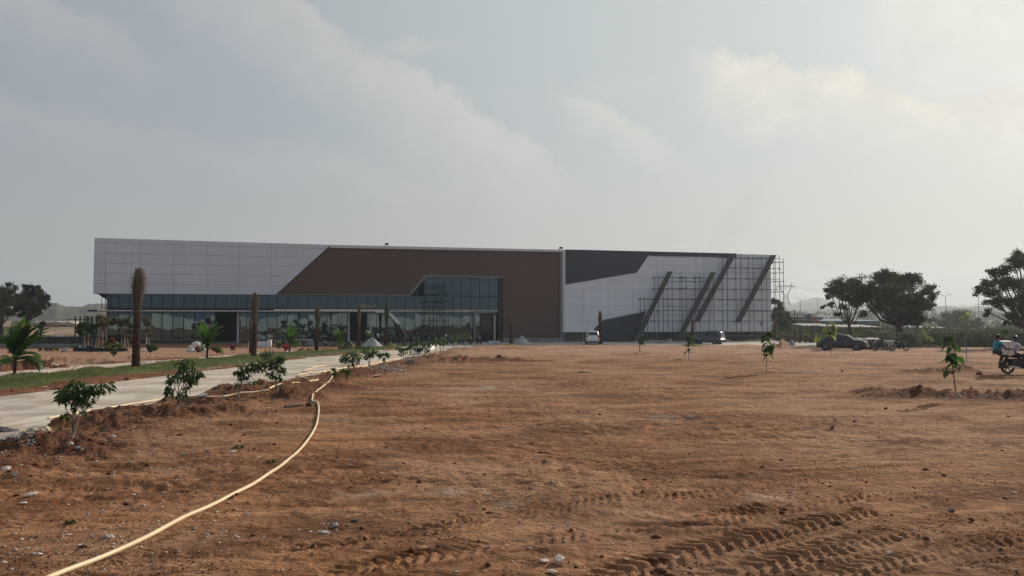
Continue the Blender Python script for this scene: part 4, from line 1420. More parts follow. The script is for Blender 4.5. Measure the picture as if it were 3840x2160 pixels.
def crown(name, m, clumps, Y, parent, n, size, spread=3.0, asp=.7, seedv=0, org=(0, 0, 0), per=16):
    """foliage from leaf sprays gathered in clumps; clumps given by photo px centre and radius at depth Y"""
    P = []
    tot = sum(c[2] ** 2 for c in clumps)
    cen = []
    for c in clumps:
        px, py, r = c[:3]
        dz = c[3] if len(c) > 3 else RNG.uniform(-1, 1) * spread
        C = np.array(at(px, py, Y + dz)); rr = r * Y / F
        cen.append((C, rr))
        k = max(4, int(per * (r / 40.0) ** 1.2))
        nn = max(20, int(n * r * r / tot / k))
        for _ in range(k):
            d = rnd_unit(1)[0]
            s = C + d * rr * RNG.uniform(.35, 1.0) * np.array([1, 1.1, .85])
            q = RNG.normal(size=(nn, 3)) * rr * .20 * np.array([1.15, 1.15, .75])
            P.append(s + q)
    P = np.concatenate(P) - np.array(org)
    return quads_obj(name, leaf_quads(P, size, asp, .25), m, parent), cen


def big_tree(name, label, base_px, Y, clumps, trunk_r, n, leaf, m=LEAFT, fork=0.33, spread=2.6, group=None):
    b = at(base_px[0], base_px[1], Y); b.z = gh(b.x, b.y)
    root = empty(name, b, 0, label, 'tree', group)
    _, cen = crown("crown", m, clumps, Y, root, n, leaf, spread, org=b)
    mid = sum((Vector(c[0]) for c in cen), Vector()) / len(cen) - b
    fk = Vector((mid.x * .25, mid.y * .2, mid.z * fork))
    mb = MB()
    mb.tube([(0, 0, -.3), (0, 0, .1), fk * .5 + Vector((.08, 0, 0)), fk], [trunk_r * 1.5, trunk_r * 1.15, trunk_r, trunk_r * .85], 9)
    mb.build("trunk", BARKD, root, True)
    for i, (C, rr) in enumerate(cen):
        tgt = Vector(C) - b
        if rr < .5: continue
        mm = MB()
        c1 = fk + (tgt - fk) * .35 + Vector((random.uniform(-.3, .3), random.uniform(-.3, .3), -.1 * (tgt - fk).length + random.uniform(-.2, .2)))
        c2 = fk + (tgt - fk) * .72 + Vector((random.uniform(-.3, .3), random.uniform(-.3, .3), random.uniform(-.2, .2)))
        r0 = trunk_r * random.uniform(.35, .55)
        mm.tube([fk, c1, c2, tgt], [r0, r0 * .7, r0 * .4, r0 * .15], 5)
        for _ in range(5):
            e = tgt + Vector(rnd_unit(1)[0]) * rr * .85
            s = c2 + (tgt - c2) * random.uniform(0, 1)
            mm.tube([s, (s + e) / 2 + Vector((0, 0, -.1)), e], [r0 * .25, r0 * .18, r0 * .06], 4)
        mm.build("limb", BARKD, root, True)
    return root


big_tree("neem_tree", 'broad dark tree with a leaning fork trunk behind the black car and the stall', (3372, 1292), 92,
         [(3310, 1045, 42), (3255, 1072, 44), (3365, 1062, 50), (3425, 1062, 40), (3488, 1078, 22), (3502, 1100, 18), (3462, 1095, 32), (3290, 1105, 58),
          (3360, 1120, 62), (3420, 1125, 52), (3455, 1150, 38), (3410, 1180, 46), (3350, 1175, 42), (3285, 1150, 38), (3480, 1135, 24), (3495, 1118, 16), (3440, 1200, 28), (3232, 1100, 36), (3212, 1070, 28), (3192, 1088, 26), (3215, 1125, 26), (3330, 1020, 24), (3395, 1035, 24)],
         .42, 34000, .20, fork=.38)
big_tree("branching_tree", 'smaller open tree with visible branches, left of the broad dark tree', (3192, 1285), 98,
         [(3125, 1068, 34), (3165, 1058, 32), (3205, 1080, 36), (3150, 1100, 36), (3100, 1088, 16), (3088, 1152, 12), (3112, 1140, 15), (3185, 1120, 26), (3160, 1150, 18), (3140, 1172, 14), (3215, 1140, 26), (3235, 1175, 20), (3106, 1108, 14), (3180, 1095, 34), (3145, 1080, 30), (3225, 1105, 30)],
         .22, 13000, .20, fork=.42)
big_tree("roadside_tree", 'tall leafy tree cut by the right edge of the photo', (3905, 1290), 84,
         [(3800, 985, 34), (3822, 958, 26), (3860, 990, 48), (3770, 1015, 26), (3740, 1030, 28), (3715, 1022, 20), (3700, 1060, 30), (3672, 1082, 20), (3662, 1100, 12), (3730, 1085, 36), (3790, 1060, 42),
          (3850, 1070, 50), (3760, 1130, 36), (3715, 1140, 22), (3700, 1170, 18), (3820, 1140, 40), (3790, 1190, 26), (3850, 1190, 34), (3880, 1130, 50), (3930, 1040, 60), (3990, 1100, 60), (3940, 1150, 50), (3775, 1215, 14)],
         .38, 27000, .20, fork=.35)
big_tree("left_edge_tree", 'dark dense tree cut by the left edge of the photo', (5, 1250), 130,
         [(0, 1092, 34), (35, 1082, 24), (-45, 1100, 48), (15, 1125, 42), (45, 1135, 26), (-20, 1160, 46), (30, 1170, 24), (-70, 1150, 48)], .4, 16000, .26)
big_tree("field_tree", 'rounded dark tree with a gap-toothed crown, right of the left edge tree', (97, 1245), 124,
         [(112, 1080, 18), (90, 1075, 12), (142, 1078, 13), (150, 1092, 12), (85, 1105, 26), (125, 1110, 30), (165, 1112, 16), (178, 1122, 9), (75, 1140, 26), (110, 1150, 30), (150, 1145, 26), (176, 1140, 12), (135, 1172, 20), (90, 1172, 18), (60, 1160, 16)], .3, 15000, .24, fork=.45)


def shrub(name, label, cat, clumps, Y, m, n, leaf, base_px=None, group=None, spread=.6, stem=True, asp=.7):
    px = sum(c[0] for c in clumps) / len(clumps)
    b = G(*(base_px or (px, 1300)))
    if base_px is None:
        b = at(px, 1290, Y)
    b = Vector((b.x, b.y if base_px else Y, 0)); b.z = gh(b.x, b.y)
    root = empty(name, b, 0, label, cat, group)
    _, cen = crown("foliage", m, clumps, b.y, root, n, leaf, spread, asp, org=b, per=12)
    if stem:
        for C, rr in cen[:7]:
            t = Vector(C) - b
            mm = MB(); r = max(.012, .012 * t.length)
            mm.tube([(random.uniform(-.05, .05), random.uniform(-.05, .05), -.05), t * .5 + Vector((random.uniform(-.1, .1), 0, 0)) * t.length * .4, t], [r, r * .8, r * .3], 5)
            mm.build("stem", BARK, root, True)
    return root


# bushes by the right end of the hall and far behind
shrub("leafy_tree", 'soft green tree behind the side scaffold at the end of the hall', 'tree', [(2905, 1130, 18), (2915, 1150, 20), (2930, 1175, 22), (2950, 1190, 22), (2930, 1205, 28), (2965, 1205, 16), (2905, 1190, 22), (2945, 1225, 24)], 128, LEAFT, 9000, .28, spread=2)
shrub("hazy_tree", 'round hazy tree standing beyond the fence between the two big right trees', 'tree', [(3560, 1190, 28), (3590, 1180, 30), (3625, 1190, 30), (3655, 1205, 26), (3540, 1212, 26), (3600, 1215, 36), (3645, 1225, 28), (3500, 1205, 18)], 240, LEAFT, 9000, .5, spread=5)
LB = ['low bush with yellowing tips just right of the broad tree trunk', 'yellow flecked bush under the right side of the broad tree', 'orange tipped bush left of the tall sapling',
      'olive bush behind the tall big-leaved sapling', 'dusky red-brown bush right of the tall sapling', 'low dark bush behind the fence near the bare stem',
      'grey-green bush left of the motorcycle riders', 'dark bush behind the motorcycle riders', 'dark bush at the right edge behind the riders']
for i, (x, r, m_) in enumerate([(3400, 26, LEAFO), (3452, 28, LEAFY), (3508, 30, LEAFO), (3560, 26, LEAFO), (3612, 24, LEAFT), (3660, 24, LEAFO), (3708, 24, LEAFO), (3765, 22, LEAFT), (3820, 26, LEAFT)]):
    shrub("bush", LB[i], 'bush', [(x - 22, 1280, r * .8), (x, 1266, r), (x + 22, 1280, r * .85), (x - 8, 1290, r * .7), (x + 14, 1294, r * .6)], 88 + (i % 3) * 1.5, m_, 2600, .17, group='bushes along the right fence', spread=.8)


# a belt of distant scrub that reads as one mass
def scrub_belt():
    P = []
    for _ in range(520):
        x = random.choice([random.uniform(2850, 3900), random.uniform(-200, 420), random.uniform(2850, 3900)])
        Y = random.uniform(150, 420) if x > 1000 else random.uniform(170, 400)
        g = at(x, 1200, Y)
        r = random.uniform(.9, 2.4)
        P.append(np.array([g.x, g.y, -.9 + r * .5]) + RNG.normal(size=(46, 3)) * np.array([r, r, r * .55]) * .5)
    for _ in range(420):
        x = random.uniform(2890, 3900); Y = random.uniform(112, 165)
        g = at(x, 1200, Y); r = random.uniform(.6, 1.5)
        P.append(np.array([g.x, g.y, -.9 + r * .6]) + RNG.normal(size=(60, 3)) * np.array([r, r, r * .7]) * .5)
    P = np.concatenate(P)
    tag(quads_obj("distant_scrub", leaf_quads(P, .42, .7, 0), LEAFT), 'hazy belt of scrub bushes covering the ground far beyond the fences', 'scrub', kind='stuff')
    # scrub trees that roughen the skyline of the hills
    P = []
    for _ in range(700):
        x = random.uniform(2900, 4100); Y = random.uniform(440, 640)
        g = at(x, 1200, Y); r = random.uniform(2, 4.5)
        zz = -1 + 9 * max(0, (Y - 480) / 160) if Y > 480 else -1
        P.append(np.array([g.x, g.y, zz + r * .4]) + RNG.normal(size=(22, 3)) * np.array([r, r, r * .6]) * .5)
    tag(quads_obj("hill_scrub", leaf_quads(np.concatenate(P), 1.3, .7, 0), LEAFO), 'pale blue-grey scrub on the slopes below the far right hill', 'scrub', kind='stuff')


scrub_belt()


def shed(name, label, x0, x1, ytop, ybot, Y, depth, wm, rm, parapet=False, openings=0, cat='shed'):
    a, b = at(x0, ytop, Y), at(x1, ytop, Y)
    root = empty(name, ((a.x + b.x) / 2, Y, -.9), 0, label, cat)
    W = (b.x - a.x) / 2; H = a.z + .9
    eave = H * .86
    m = MB(); m.box(-W, W, 0, depth, -.2, eave); m.build("wall", wm, root)
    m = MB()
    if parapet:
        m.box(-W - .1, W + .1, -.1, depth + .1, eave, H)
    else:
        m.prism([(0, eave - .15), (depth + .8, eave + (H - eave) * 1.0), (depth + .8, eave + (H - eave) + .08), (0, eave - .03)], -W - .3, W + .3)
        m.v = [(v[1], v[0] - .6, v[2]) for v in m.v]
    m.build("roof", rm, root)
    for i in range(openings):
        x = -W + 2 * W * (i + .5) / openings
        m = MB(); m.box(x - W / openings * .45, x + W / openings * .45, -.03, -.01, .2, eave * .62); m.build("opening", DARK, root)  # near-black panel on the solid wall paints the shade of an opening
    m = MB(); m.box(-W - .12, W + .12, -.16, -.11, eave - .25, eave - .05); m.build("fascia", SHEDW, root)
    return root


shed("flat_roof_shed", 'dark flat roofed shed far off, behind the orange boom', 2972, 3083, 1189, 1230, 235, 18, SHEDD, SHEDD, True, 2)
shed("blue_roof_shed", 'long shed with a blue sheet roof beyond the fence', 3084, 3300, 1197, 1225, 225, 22, SHEDD, SHEDB, False, 3)
SHEDW = mat("dull_roof_sheet", (.26, .25, .24), .7, 0, .25)
shed("tin_roof_shack", 'low shack with a pale tin roof behind the fence posts', 3020, 3130, 1215, 1240, 160, 9, SHEDR, SHEDW, False, 3)
shed("long_tin_shack", 'long low rusty shack with a pinkish tin roof behind the black car', 3115, 3300, 1220, 1250, 150, 9, SHEDR, SHEDW, False, 4)
shed("grey_roof_shed", 'hazy shed with pale blue roof seen under the broad tree', 3440, 3560, 1226, 1245, 210, 15, SHEDD, mat("pale_blue_roof", (.30, .38, .46), .6), False, 2)
shed("right_hazy_shed", 'faint blue-grey shed roof beyond the fence near the riders', 3600, 3730, 1233, 1248, 215, 15, SHEDD, mat("pale_blue_roof", (.30, .38, .46), .6), False, 2)
# tilted orange boom
b0, b1 = at(3075, 1213, 205), at(3034, 1186, 205)
bo = empty("orange_boom", Vector((b0.x, 205, -.9)), 0, 'orange crane boom rising at a slant over the far sheds', 'crane')
d = b1 - b0
m = MB(); m.obox((b0 + b1) / 2 - bo.location, (d.length, .8, .8), Matrix.Rotation(math.atan2(-d.z, d.x), 3, 'Y')); m.build("boom", ORANGE, bo)
m = MB(); m.ball(b1 - bo.location, .9, 6, 4, .2); m.build("boom_head", SHEDD, bo)
m = MB(); m.tube([b1 - bo.location, b1 - bo.location + Vector((-3.2, 0, .6)), b1 - bo.location + Vector((-3.4, 0, -1.5))], [.25, .2, .3], 5); m.build("hopper_arm", SHEDD, bo)
m = MB(); m.box(b0.x - bo.location.x - 1.5, b0.x - bo.location.x + 2, -1.2, 1.2, 0, b0.z + .9); m.build("carrier", SHEDD, bo)


# ------------------------------------------------------------------ pylon, wires, street lamps, utility pole
def pylon(px, ytop, ybase, Y):
    c = at(px, 1200, Y); zt = at(px, ytop, Y).z; zb = at(px, ybase, Y).z
    root = empty("transmission_pylon", (c.x, Y, zb), 0, 'pale lattice transmission pylon faint in the haze beside the scaffold', 'pylon')
    H = zt - zb
    k = Y / F
    th = .42
    m = MB()
    wb, ww = 14 * k, 5.5 * k      # half widths at base and waist
    hw = H * .42
    for sx in (-1, 1):
        for sy in (-1, 1):
            m.tube([(sx * wb, sy * wb * .5, 0), (sx * ww, sy * ww * .5, hw)], th, 4)
            m.tube([(sx * ww, sy * ww * .5, hw), (sx * 22 * k, sy * ww * .4, H * .80)], th, 4)
        for i in range(5):
            z0, z1 = hw * i / 5, hw * (i + 1) / 5
            w0, w1 = wb + (ww - wb) * i / 5, wb + (ww - wb) * (i + 1) / 5
            m.tube([(-sx * w0, -w0 * .5, z0), (sx * w1, -w1 * .5, z1)], th * .6, 4)
        for i in range(5):
            t0, t1 = i / 5, (i + 1) / 5
            f = lambda t: (sx * (ww + (22 * k - ww) * t), hw + (H * .8 - hw) * t)
            a, b = f(t0), f(t1)
            m.tube([(a[0] * .82, -.4, a[1]), (b[0], .4, b[1])], th * .6, 4)
    m.build("lattice_body", GALV, root)
    m = MB()
    m.tube([(-34 * k, 0, H * .80), (34 * k, 0, H * .80)], th * 1.3, 4); m.tube([(-22 * k, 0, H * .85), (22 * k, 0, H * .85)], th, 4)
    for sx in (-1, 1):
        m.tube([(sx * 34 * k, 0, H * .80), (sx * 22 * k, 0, H * .85)], th, 4)
        m.tube([(sx * 22 * k, 0, H * .8), (sx * 24 * k, 0, H)], th, 4)
        m.tube([(sx * 14 * k, 0, H * .8), (sx * 24 * k, 0, H)], th * .7, 4)
    m.build("crossarm", GALV, root)
    for x in (-34, 0, 34):
        m = MB(); m.tube([(x * k, 0, H * .80), (x * k, 0, H * .80 - 11 * k)], th, 4); m.build("insulator", GALV, root)
    return root, c, k, H, zb


pr, pc, pk, pH, pzb = pylon(2948, 1058, 1142, 1050)
for i, (x, z, ex, ey) in enumerate(((34, .66, 3420, 1152), (0, .66, 3420, 1160), (34, .84, 3160, 1128))):
    p = Vector((pc.x + x * pk, 1050, pzb + pH * z))
    e = at(ex, ey, 1250)
    m = MB()
    pts = [p.lerp(e, t) - Vector((0, 0, 5 * math.sin(math.pi * t))) for t in [j / 10 for j in range(11)]]
    m.tube(pts, .13, 4)
    tag(m.build("power_line", GALV), ['power line running right from the middle of the pylon, lowest', 'power line dropping right from the pylon, inner of the lower pair', 'top power line leaving the pylon arm to the right'][i], 'cable', 'power lines from the pylon')
for i, (xa, ya, xb, yb) in enumerate(((3400, 1143, 3900, 1112), (3400, 1150, 3900, 1122), (3420, 1156, 3900, 1134))):
    m = MB(); a, b = at(xa, ya, 420), at(xb, yb, 380)
    m.tube([a.lerp(b, t) - Vector((0, 0, 2.5 * math.sin(math.pi * t))) for t in [j / 8 for j in range(9)]], .06, 4)
    tag(m.build("overhead_cable", GALV), ['highest of three faint cables between the big right trees', 'middle of three faint cables between the big right trees', 'lowest of three faint cables between the big right trees'][i], 'cable', 'faint cables by the street lamps')


def street_lamp(px, ytop, Y, label, arm=13):
    c = at(px, 1200, Y)
    root = empty("street_lamp", (c.x, Y, -.9), 0, label, 'street lamp', 'double arm street lamps in the haze')
    H = at(px, ytop, Y).z + .9; k = Y / F
    m = MB(); m.tube([(0, 0, 0), (0, 0, H - 6 * k)], [.20 * Y / 380, .13 * Y / 380], 6); m.build("pole", GALV, root)
    for s in (-1, 1):
        m = MB(); m.tube([(0, 0, H - 7 * k), (s * arm * k, 0, H)], .09, 5); m.build("arm", GALV, root)
        m = MB(); m.box(s * (arm + 3) * k - 3 * k, s * (arm + 3) * k + 3 * k, -.2, .2, H - .1, H + .15); m.build("lamp_head", GALV, root)


street_lamp(3002, 1117, 640, 'faint double arm street lamp between the pylon and the far hill')
street_lamp(3548, 1104, 380, 'clear double arm street lamp on the skyline between the right trees', 15)
street_lamp(3671, 1105, 380, 'double arm street lamp half hidden by the right edge tree')
street_lamp(3068, 1118, 760, 'faint street lamp standing on the crest of the far hill')
c = at(2980, 1200, 200)
up = empty("utility_pole", (c.x, 200, -.9), 0, 'short dark utility pole with raised cross arms left of the far sheds', 'pole')
H = at(2980, 1163, 200).z + .9
m = MB(); m.tube([(0, 0, 0), (0, 0, H)], .16, 6); m.build("post", STEEL, up)
m = MB(); m.tube([(-.8, 0, H - .9), (0, 0, H - 1.5), (.8, 0, H - .9)], .09, 5); m.build("cross_arm", STEEL, up)


# ------------------------------------------------------------------ fences
def fence_posts(name, label, xs, Y, ytop, rails, pm, r=.06, cat='fence', net=None, span=None, ybase=None):
    a = at(xs[0], 1200, Y)
    root = empty(name, (a.x, Y, -.88), 0, label, cat)
    for x in xs:
        p = at(x, ytop + random.uniform(-1, 1), Y)
        m = MB(); m.box(p.x - a.x - r, p.x - a.x + r, -r, r, -.2, p.z + .88); m.build("post", pm, root)
    x0, x1 = at((span or xs)[0], 1200, Y).x - a.x, at((span or xs)[-1], 1200, Y).x - a.x
    for ry in rails:
        z = at(xs[0], ry, Y).z + .88
        m = MB(); m.tube([(x0, -r, z), (x1, -r, z)], .035, 5); m.build("rail", pm, root)
    if net:
        m = MB(); zt = at(xs[0], net, Y).z + .88
        st = .14; n = int((x1 - x0 + zt) / st)
        for i in range(n):
            for s in (0, 1):
                xa = x0 - zt + i * st
                if s == 0: p, q = (xa, 0), (xa + zt, zt)
                else: p, q = (xa + zt, 0), (xa, zt)
                if p[0] > q[0]: p, q = q, p
                (pa, za), (pb, zb_) = p, q
                if pa < x0: za += (zb_ - za) * (x0 - pa) / (pb - pa); pa = x0
                if pb > x1: zb_ = za + (zb_ - za) * (x1 - pa) / (pb - pa); pb = x1
                if pb <= pa: continue
                w_ = .006
                m.add([(pa, -.05, za - w_), (pb, -.05, zb_ - w_), (pb, -.05, zb_ + w_), (pa, -.05, za + w_)], [(0, 1, 2, 3)])
        o = m.build("wire_mesh", GALV, root); tag(o, kind='stuff')
    return root


fence_posts("chain_link_fence", 'chain link fence with a dark top rail in front of the right bushes', [3290, 3370, 3450, 3530, 3618, 3706, 3795, 3880], 86, 1246, [1247], GALV, .04, net=1248)
fence_posts("post_fence", 'old fence of dark concrete posts between the hall and the black car', [2925, 2958, 2980, 2999, 3044, 3072, 3086, 3132, 3160, 3192], 105, 1236, [1244, 1262], CONCD, .10, net=1240)
shrub("tall_dry_grass", 'tall dry grass and weeds growing along the old post fence', 'weeds', [(x, 1268 + random.uniform(-8, 10), 17) for x in range(2935, 3200, 20)], 106, mat("dry_weed", (.13, .11, .06), .8, 0, .4, .8, trans=.3), 9000, .30, spread=.6, stem=False, asp=.18)

# left side: low green netting fence, kerb, distant white wall, post frame
fence_posts("green_net_fence", 'low olive netting fence with thin posts across the left field', [-40, 8, 60, 130, 185, 268, 300, 360, 400], 92, 1262, [1264], STEEL, .05)
m = MB(); a, b = at(-60, 1264, 92), at(405, 1264, 92)
nets = 40
for i in range(nets):
    x0 = a.x + (b.x - a.x) * i / nets; x1 = a.x + (b.x - a.x) * (i + 1) / nets
    m.add([(x0, 92.12 + .05 * math.sin(i), -.95), (x1, 92.12 + .05 * math.sin(i + 1), -.95), (x1, 92.12 + .05 * math.sin(i + 1), a.z), (x0, 92.12 + .05 * math.sin(i), a.z)], [(0, 1, 2, 3)])
tag(m.build("olive_netting", NETG), 'olive net sheet stretched along the low fence in the left field', 'net')
m = MB(); a, b = at(-60, 1290, 86), at(350, 1290, 86)
m.box(a.x, b.x, 86, 86.5, -1.0, -.45)
tag(m.build("kerb_wall", CONC), 'low grey concrete kerb wall behind the row of potted trees', 'kerb')
wr = empty("white_sheet_wall", (at(355, 1210, 135).x, 135, -.9), 0, 'pale corrugated sheet wall seen through the post frame left of the hall', 'wall')
m = MB()
x0, x1 = at(312, 1202, 135).x - wr.location.x, at(408, 1202, 135).x - wr.location.x
zt = at(312, 1201, 135).z + .9
n = 44
V = []
for i in range(n + 1):
    V += [(x0 + (x1 - x0) * i / n, .06 * (i % 2), 0), (x0 + (x1 - x0) * i / n, .06 * (i % 2), zt - .012 * i)]
m.add(V, [(2 * i, 2 * i + 2, 2 * i + 3, 2 * i + 1) for i in range(n)])
m.build("corrugated_sheet", WHITEP, wr)
m = MB(); m.box(x0, x1, -.05, 0, zt - .15, zt - .05); m.build("rail", STEELL, wr)
pf_ = empty("climbing_frame", (at(330, 1200, 108).x, 108, -.9), 0, 'dark frame of upright posts and a top rail left of the hall', 'frame')
for x, yt in ((283, 1185), (301, 1185), (318, 1185), (329, 1185), (342, 1187), (348, 1186), (363, 1186), (374, 1200), (380, 1203), (388, 1206), (394, 1204)):
    p = at(x, yt, 108); X = p.x - pf_.location.x
    m = MB(); r = .12 if x in (329, 363) else .06
    m.box(X - r, X + r, -r, r, -.2, p.z + .9); m.build("post", FRAME, pf_)
z = at(300, 1197, 108).z + .9
m = MB(); m.box(at(283, 1, 108).x - pf_.location.x, at(374, 1, 108).x - pf_.location.x, -.2, -.13, z - .06, z + .04); m.build("rail", FRAME, pf_)
fr2 = empty("timber_crate_frame", (at(370, 1250, 101).x, 101, -.9), 0, 'open slatted frame of brown timber behind the potted trees', 'frame')
for x in range(352, 402, 7):
    p = at(x, 1238, 101); X = p.x - fr2.location.x
    m = MB(); m.box(X - .05, X + .05, 0, .06, 0, p.z + .9); m.build("slat", BARK, fr2)
for y in (1240, 1250, 1262):
    z = at(350, y, 101).z + .9
    m = MB(); m.box(at(350, 1, 101).x - fr2.location.x, at(402, 1, 101).x - fr2.location.x, -.05, -.01, z - .05, z + .05); m.build("rail", BARKD, fr2)
# far pale embankment lumps, cut bank
sb = []
for i, x in enumerate((152, 172, 198, 222, 246, 270)):
    g = at(x, 1212, 128)
    m = MB(); m.ball((0, 0, 0), 1.0, 7, 4, .25, (1.5, 1, .55)); o = m.build("sand_lump", STONEP, loc=(g.x, 128, at(x, 1211, 128).z - .2))
    tag(o, 'pale sand lump on the far left bank, number %s from the field tree' % ['first', 'second', 'third', 'fourth', 'fifth', 'sixth'][i], 'mound', 'pale sand lumps on the far bank')


# ------------------------------------------------------------------ small trees on the verge (ficus saplings)
def ficus(label, base, crownc, nleaf, leafL=.11, m=LEAFD, stems=4, lean=0, group='leafy saplings along the road verge', name="ficus_sapling", thin=1.0):
    """crownc: list of (px,py,rx,ry) leaf clumps in photo pixels"""
    b = GR(*base); b.z = gh(b.x, b.y) - .01
    k = b.y / F
    root = empty(name, b, 0, label, 'sapling', group)
    P, cen = [], []
    tot = sum(c[2] * c[3] for c in crownc)
    for cx, cy, rx, ry in crownc:
        dz = RNG.uniform(-.6, .6) * rx * k
        C = np.array(at(cx, cy, b.y + dz)) - np.array(b)
        cen.append(Vector(C))
        n = max(6, int(nleaf * rx * ry / tot))
        q = rnd_unit(n) * (RNG.uniform(0, 1, (n, 1)) ** .45) * np.array([rx, rx, ry]) * k
        P.append(C + q)
    P = np.concatenate(P)
    P = P[RNG.uniform(size=len(P)) < .78]
    n = len(P)
    out = P - np.mean(P, 0); out[:, 2] = 0
    d = out / (np.linalg.norm(out, axis=1, keepdims=True) + .02) * .6 + rnd_unit(n) * .7
    d[:, 2] -= .75
    d /= np.linalg.norm(d, axis=1, keepdims=True)
    e = np.cross(d, rnd_unit(n)); e /= np.linalg.norm(e, axis=1, keepdims=True)
    nn = np.cross(d, e)
    L = leafL * RNG.uniform(.6, 1.25, (n, 1))
    w_ = L * .21
    # folded, slightly curved leaf: two quads either side of a midrib
    r0, r1, r2 = P, P + d * L * .5 + nn * L * .06, P + d * L - np.array([0, 0, 1]) * L * .12
    a = P + d * L * .42 + e * w_ - nn * L * .03
    c = P + d * L * .42 - e * w_ - nn * L * .03
    q1 = np.stack([r0, a, r2, r1], 1); q2 = np.stack([r0, r1, r2, c], 1)
    quads_obj("leaves", np.concatenate([q1, q2]), m, root)
    top = max(c.z for c in cen)
    for i in range(stems):
        C = cen[i % len(cen)]
        j = Vector((random.uniform(-.04, .04), random.uniform(-.04, .04), 0))
        t = random.uniform(.28, .5)
        ra = .014 * thin * max(.6, min(1.6, top))
        mm = MB()
        pts = [j * .6, j + Vector((C.x * t * .35, C.y * t * .35, C.z * t)), Vector((C.x * .8, C.y * .8, C.z * .75)), C]
        mm.tube(pts, [ra, ra * .8, ra * .55, ra * .25], 5)
        for _ in range(4):
            s = pts[2].lerp(pts[3], random.random()); e_ = cen[random.randrange(len(cen))] + Vector((random.uniform(-1, 1), random.uniform(-1, 1), random.uniform(-.5, .8))) * crownc[0][2] * k * .6
            mm.tube([s, s.lerp(e_, .5) + Vector((0, 0, .03)), e_], [ra * .4, ra * .3, ra * .12], 4)
        mm.build("stem", BARK, root, True)
    return root


ficus('dense umbrella shaped sapling nearest the camera, at the lower left by the grey gravel', (272, 1645),
      [(262, 1470, 48, 34), (300, 1465, 44, 34), (345, 1460, 34, 26), (390, 1450, 26, 22), (240, 1490, 24, 18), (300, 1500, 38, 26), (290, 1435, 26, 16), (250, 1556, 18, 14), (312, 1545, 10, 8), (288, 1530, 14, 26), (406, 1440, 12, 14)], 620, .125, stems=5)
ficus('tall loosely branched sapling, second from the left on the verge', (664, 1548),
      [(690, 1365, 28, 26), (700, 1400, 36, 28), (650, 1415, 26, 20), (735, 1405, 22, 14), (715, 1425, 26, 18), (640, 1465, 18, 22), (685, 1475, 20, 20), (700, 1450, 14, 12), (700, 1505, 10, 6), (632, 1430, 14, 10)], 560, .13, stems=5)
ficus('wide sapling with a flat leafy top, third from the left on the verge', (893, 1487),
      [(925, 1375, 36, 18), (960, 1370, 34, 22), (905, 1395, 30, 12), (985, 1365, 24, 22), (895, 1440, 18, 10), (940, 1432, 20, 8), (920, 1405, 22, 16)], 460, .14, stems=4)
ficus('slim sapling with a round crown, fourth from the left on the verge', (1038, 1475),
      [(1040, 1350, 24, 16), (1030, 1372, 26, 14), (1055, 1385, 18, 12), (1018, 1400, 16, 10), (1045, 1412, 20, 10), (1052, 1340, 16, 10)], 330, .14, stems=4)
ficus('bushy green sapling on the lawn just behind the third and fourth verge saplings', (1003, 1368),
      [(1003, 1322, 24, 16), (995, 1335, 20, 14), (1012, 1340, 18, 12)], 260, .17, stems=3)
ficus('short scraggly sapling where the pale hose leaves the road', (1278, 1430),
      [(1256, 1382, 8, 8), (1262, 1398, 12, 10), (1283, 1385, 10, 10), (1300, 1392, 9, 8), (1295, 1405, 8, 5)], 110, .17, stems=2, thin=.7)
ficus('full leafy sapling standing over the coiled pale hoses', (1326, 1392),
      [(1310, 1335, 32, 18), (1330, 1330, 26, 18), (1300, 1350, 24, 14), (1335, 1350, 22, 16), (1290, 1340, 14, 10), (1320, 1368, 18, 8), (1282, 1352, 8, 6)], 420, .16, stems=4)
ficus('sparse pale stemmed sapling right of the one over the hose coil', (1383, 1376),
      [(1375, 1318, 16, 8), (1395, 1315, 16, 8), (1385, 1330, 18, 8), (1408, 1318, 10, 6), (1378, 1338, 12, 6)], 200, .17, stems=5)
ficus('thin sapling with few leaves, left of the pipe', (1440, 1380), [(1432, 1325, 10, 6), (1445, 1322, 10, 6), (1455, 1330, 8, 5), (1425, 1332, 7, 5), (1442, 1340, 8, 5)], 90, .20, stems=4, m=LEAFS)
ficus('spreading sapling just left of the concrete pipe mouth', (1511, 1352), [(1500, 1310, 12, 6), (1515, 1308, 14, 7), (1530, 1305, 12, 6), (1512, 1322, 14, 6), (1536, 1318, 6, 4), (1495, 1303, 8, 4), (1502, 1330, 8, 4)], 230, .18, stems=3)
ficus('tall leafy sapling directly behind the concrete pipe mouth', (1549, 1342), [(1548, 1288, 16, 8), (1560, 1290, 14, 9), (1543, 1300, 12, 7), (1565, 1280, 10, 5), (1556, 1306, 10, 6)], 260, .19, stems=2)
ficus('dark dense sapling in front of the white pipe body', (1594, 1344), [(1590, 1290, 15, 10), (1603, 1296, 14, 10), (1597, 1308, 15, 9), (1585, 1303, 10, 7), (1608, 1285, 8, 6)], 340, .19, stems=2)
for (b_, lab) in (((1635, 1326), 'sapling at the far end of the pipe, left of a close pair'), ((1652, 1322), 'sapling in the middle of the row beyond the pipe'), ((1663, 1320), 'sapling right of a close pair beyond the pipe'),
                  ((1702, 1308), 'far sapling left of the soil hump by the paving'), ((1713, 1306), 'far sapling on the soil hump by the paving'), ((1745, 1303), 'farthest sapling of the verge row, nearest the cement bags')):
    x, y = b_
    ficus(lab, b_, [(x - 8, y - 46, 13, 8), (x + 6, y - 48, 13, 8), (x, y - 36, 14, 8), (x + 12, y - 40, 8, 5), (x - 12, y - 38, 8, 5)], 200, .20, stems=3, group='far leafy saplings of the verge row')
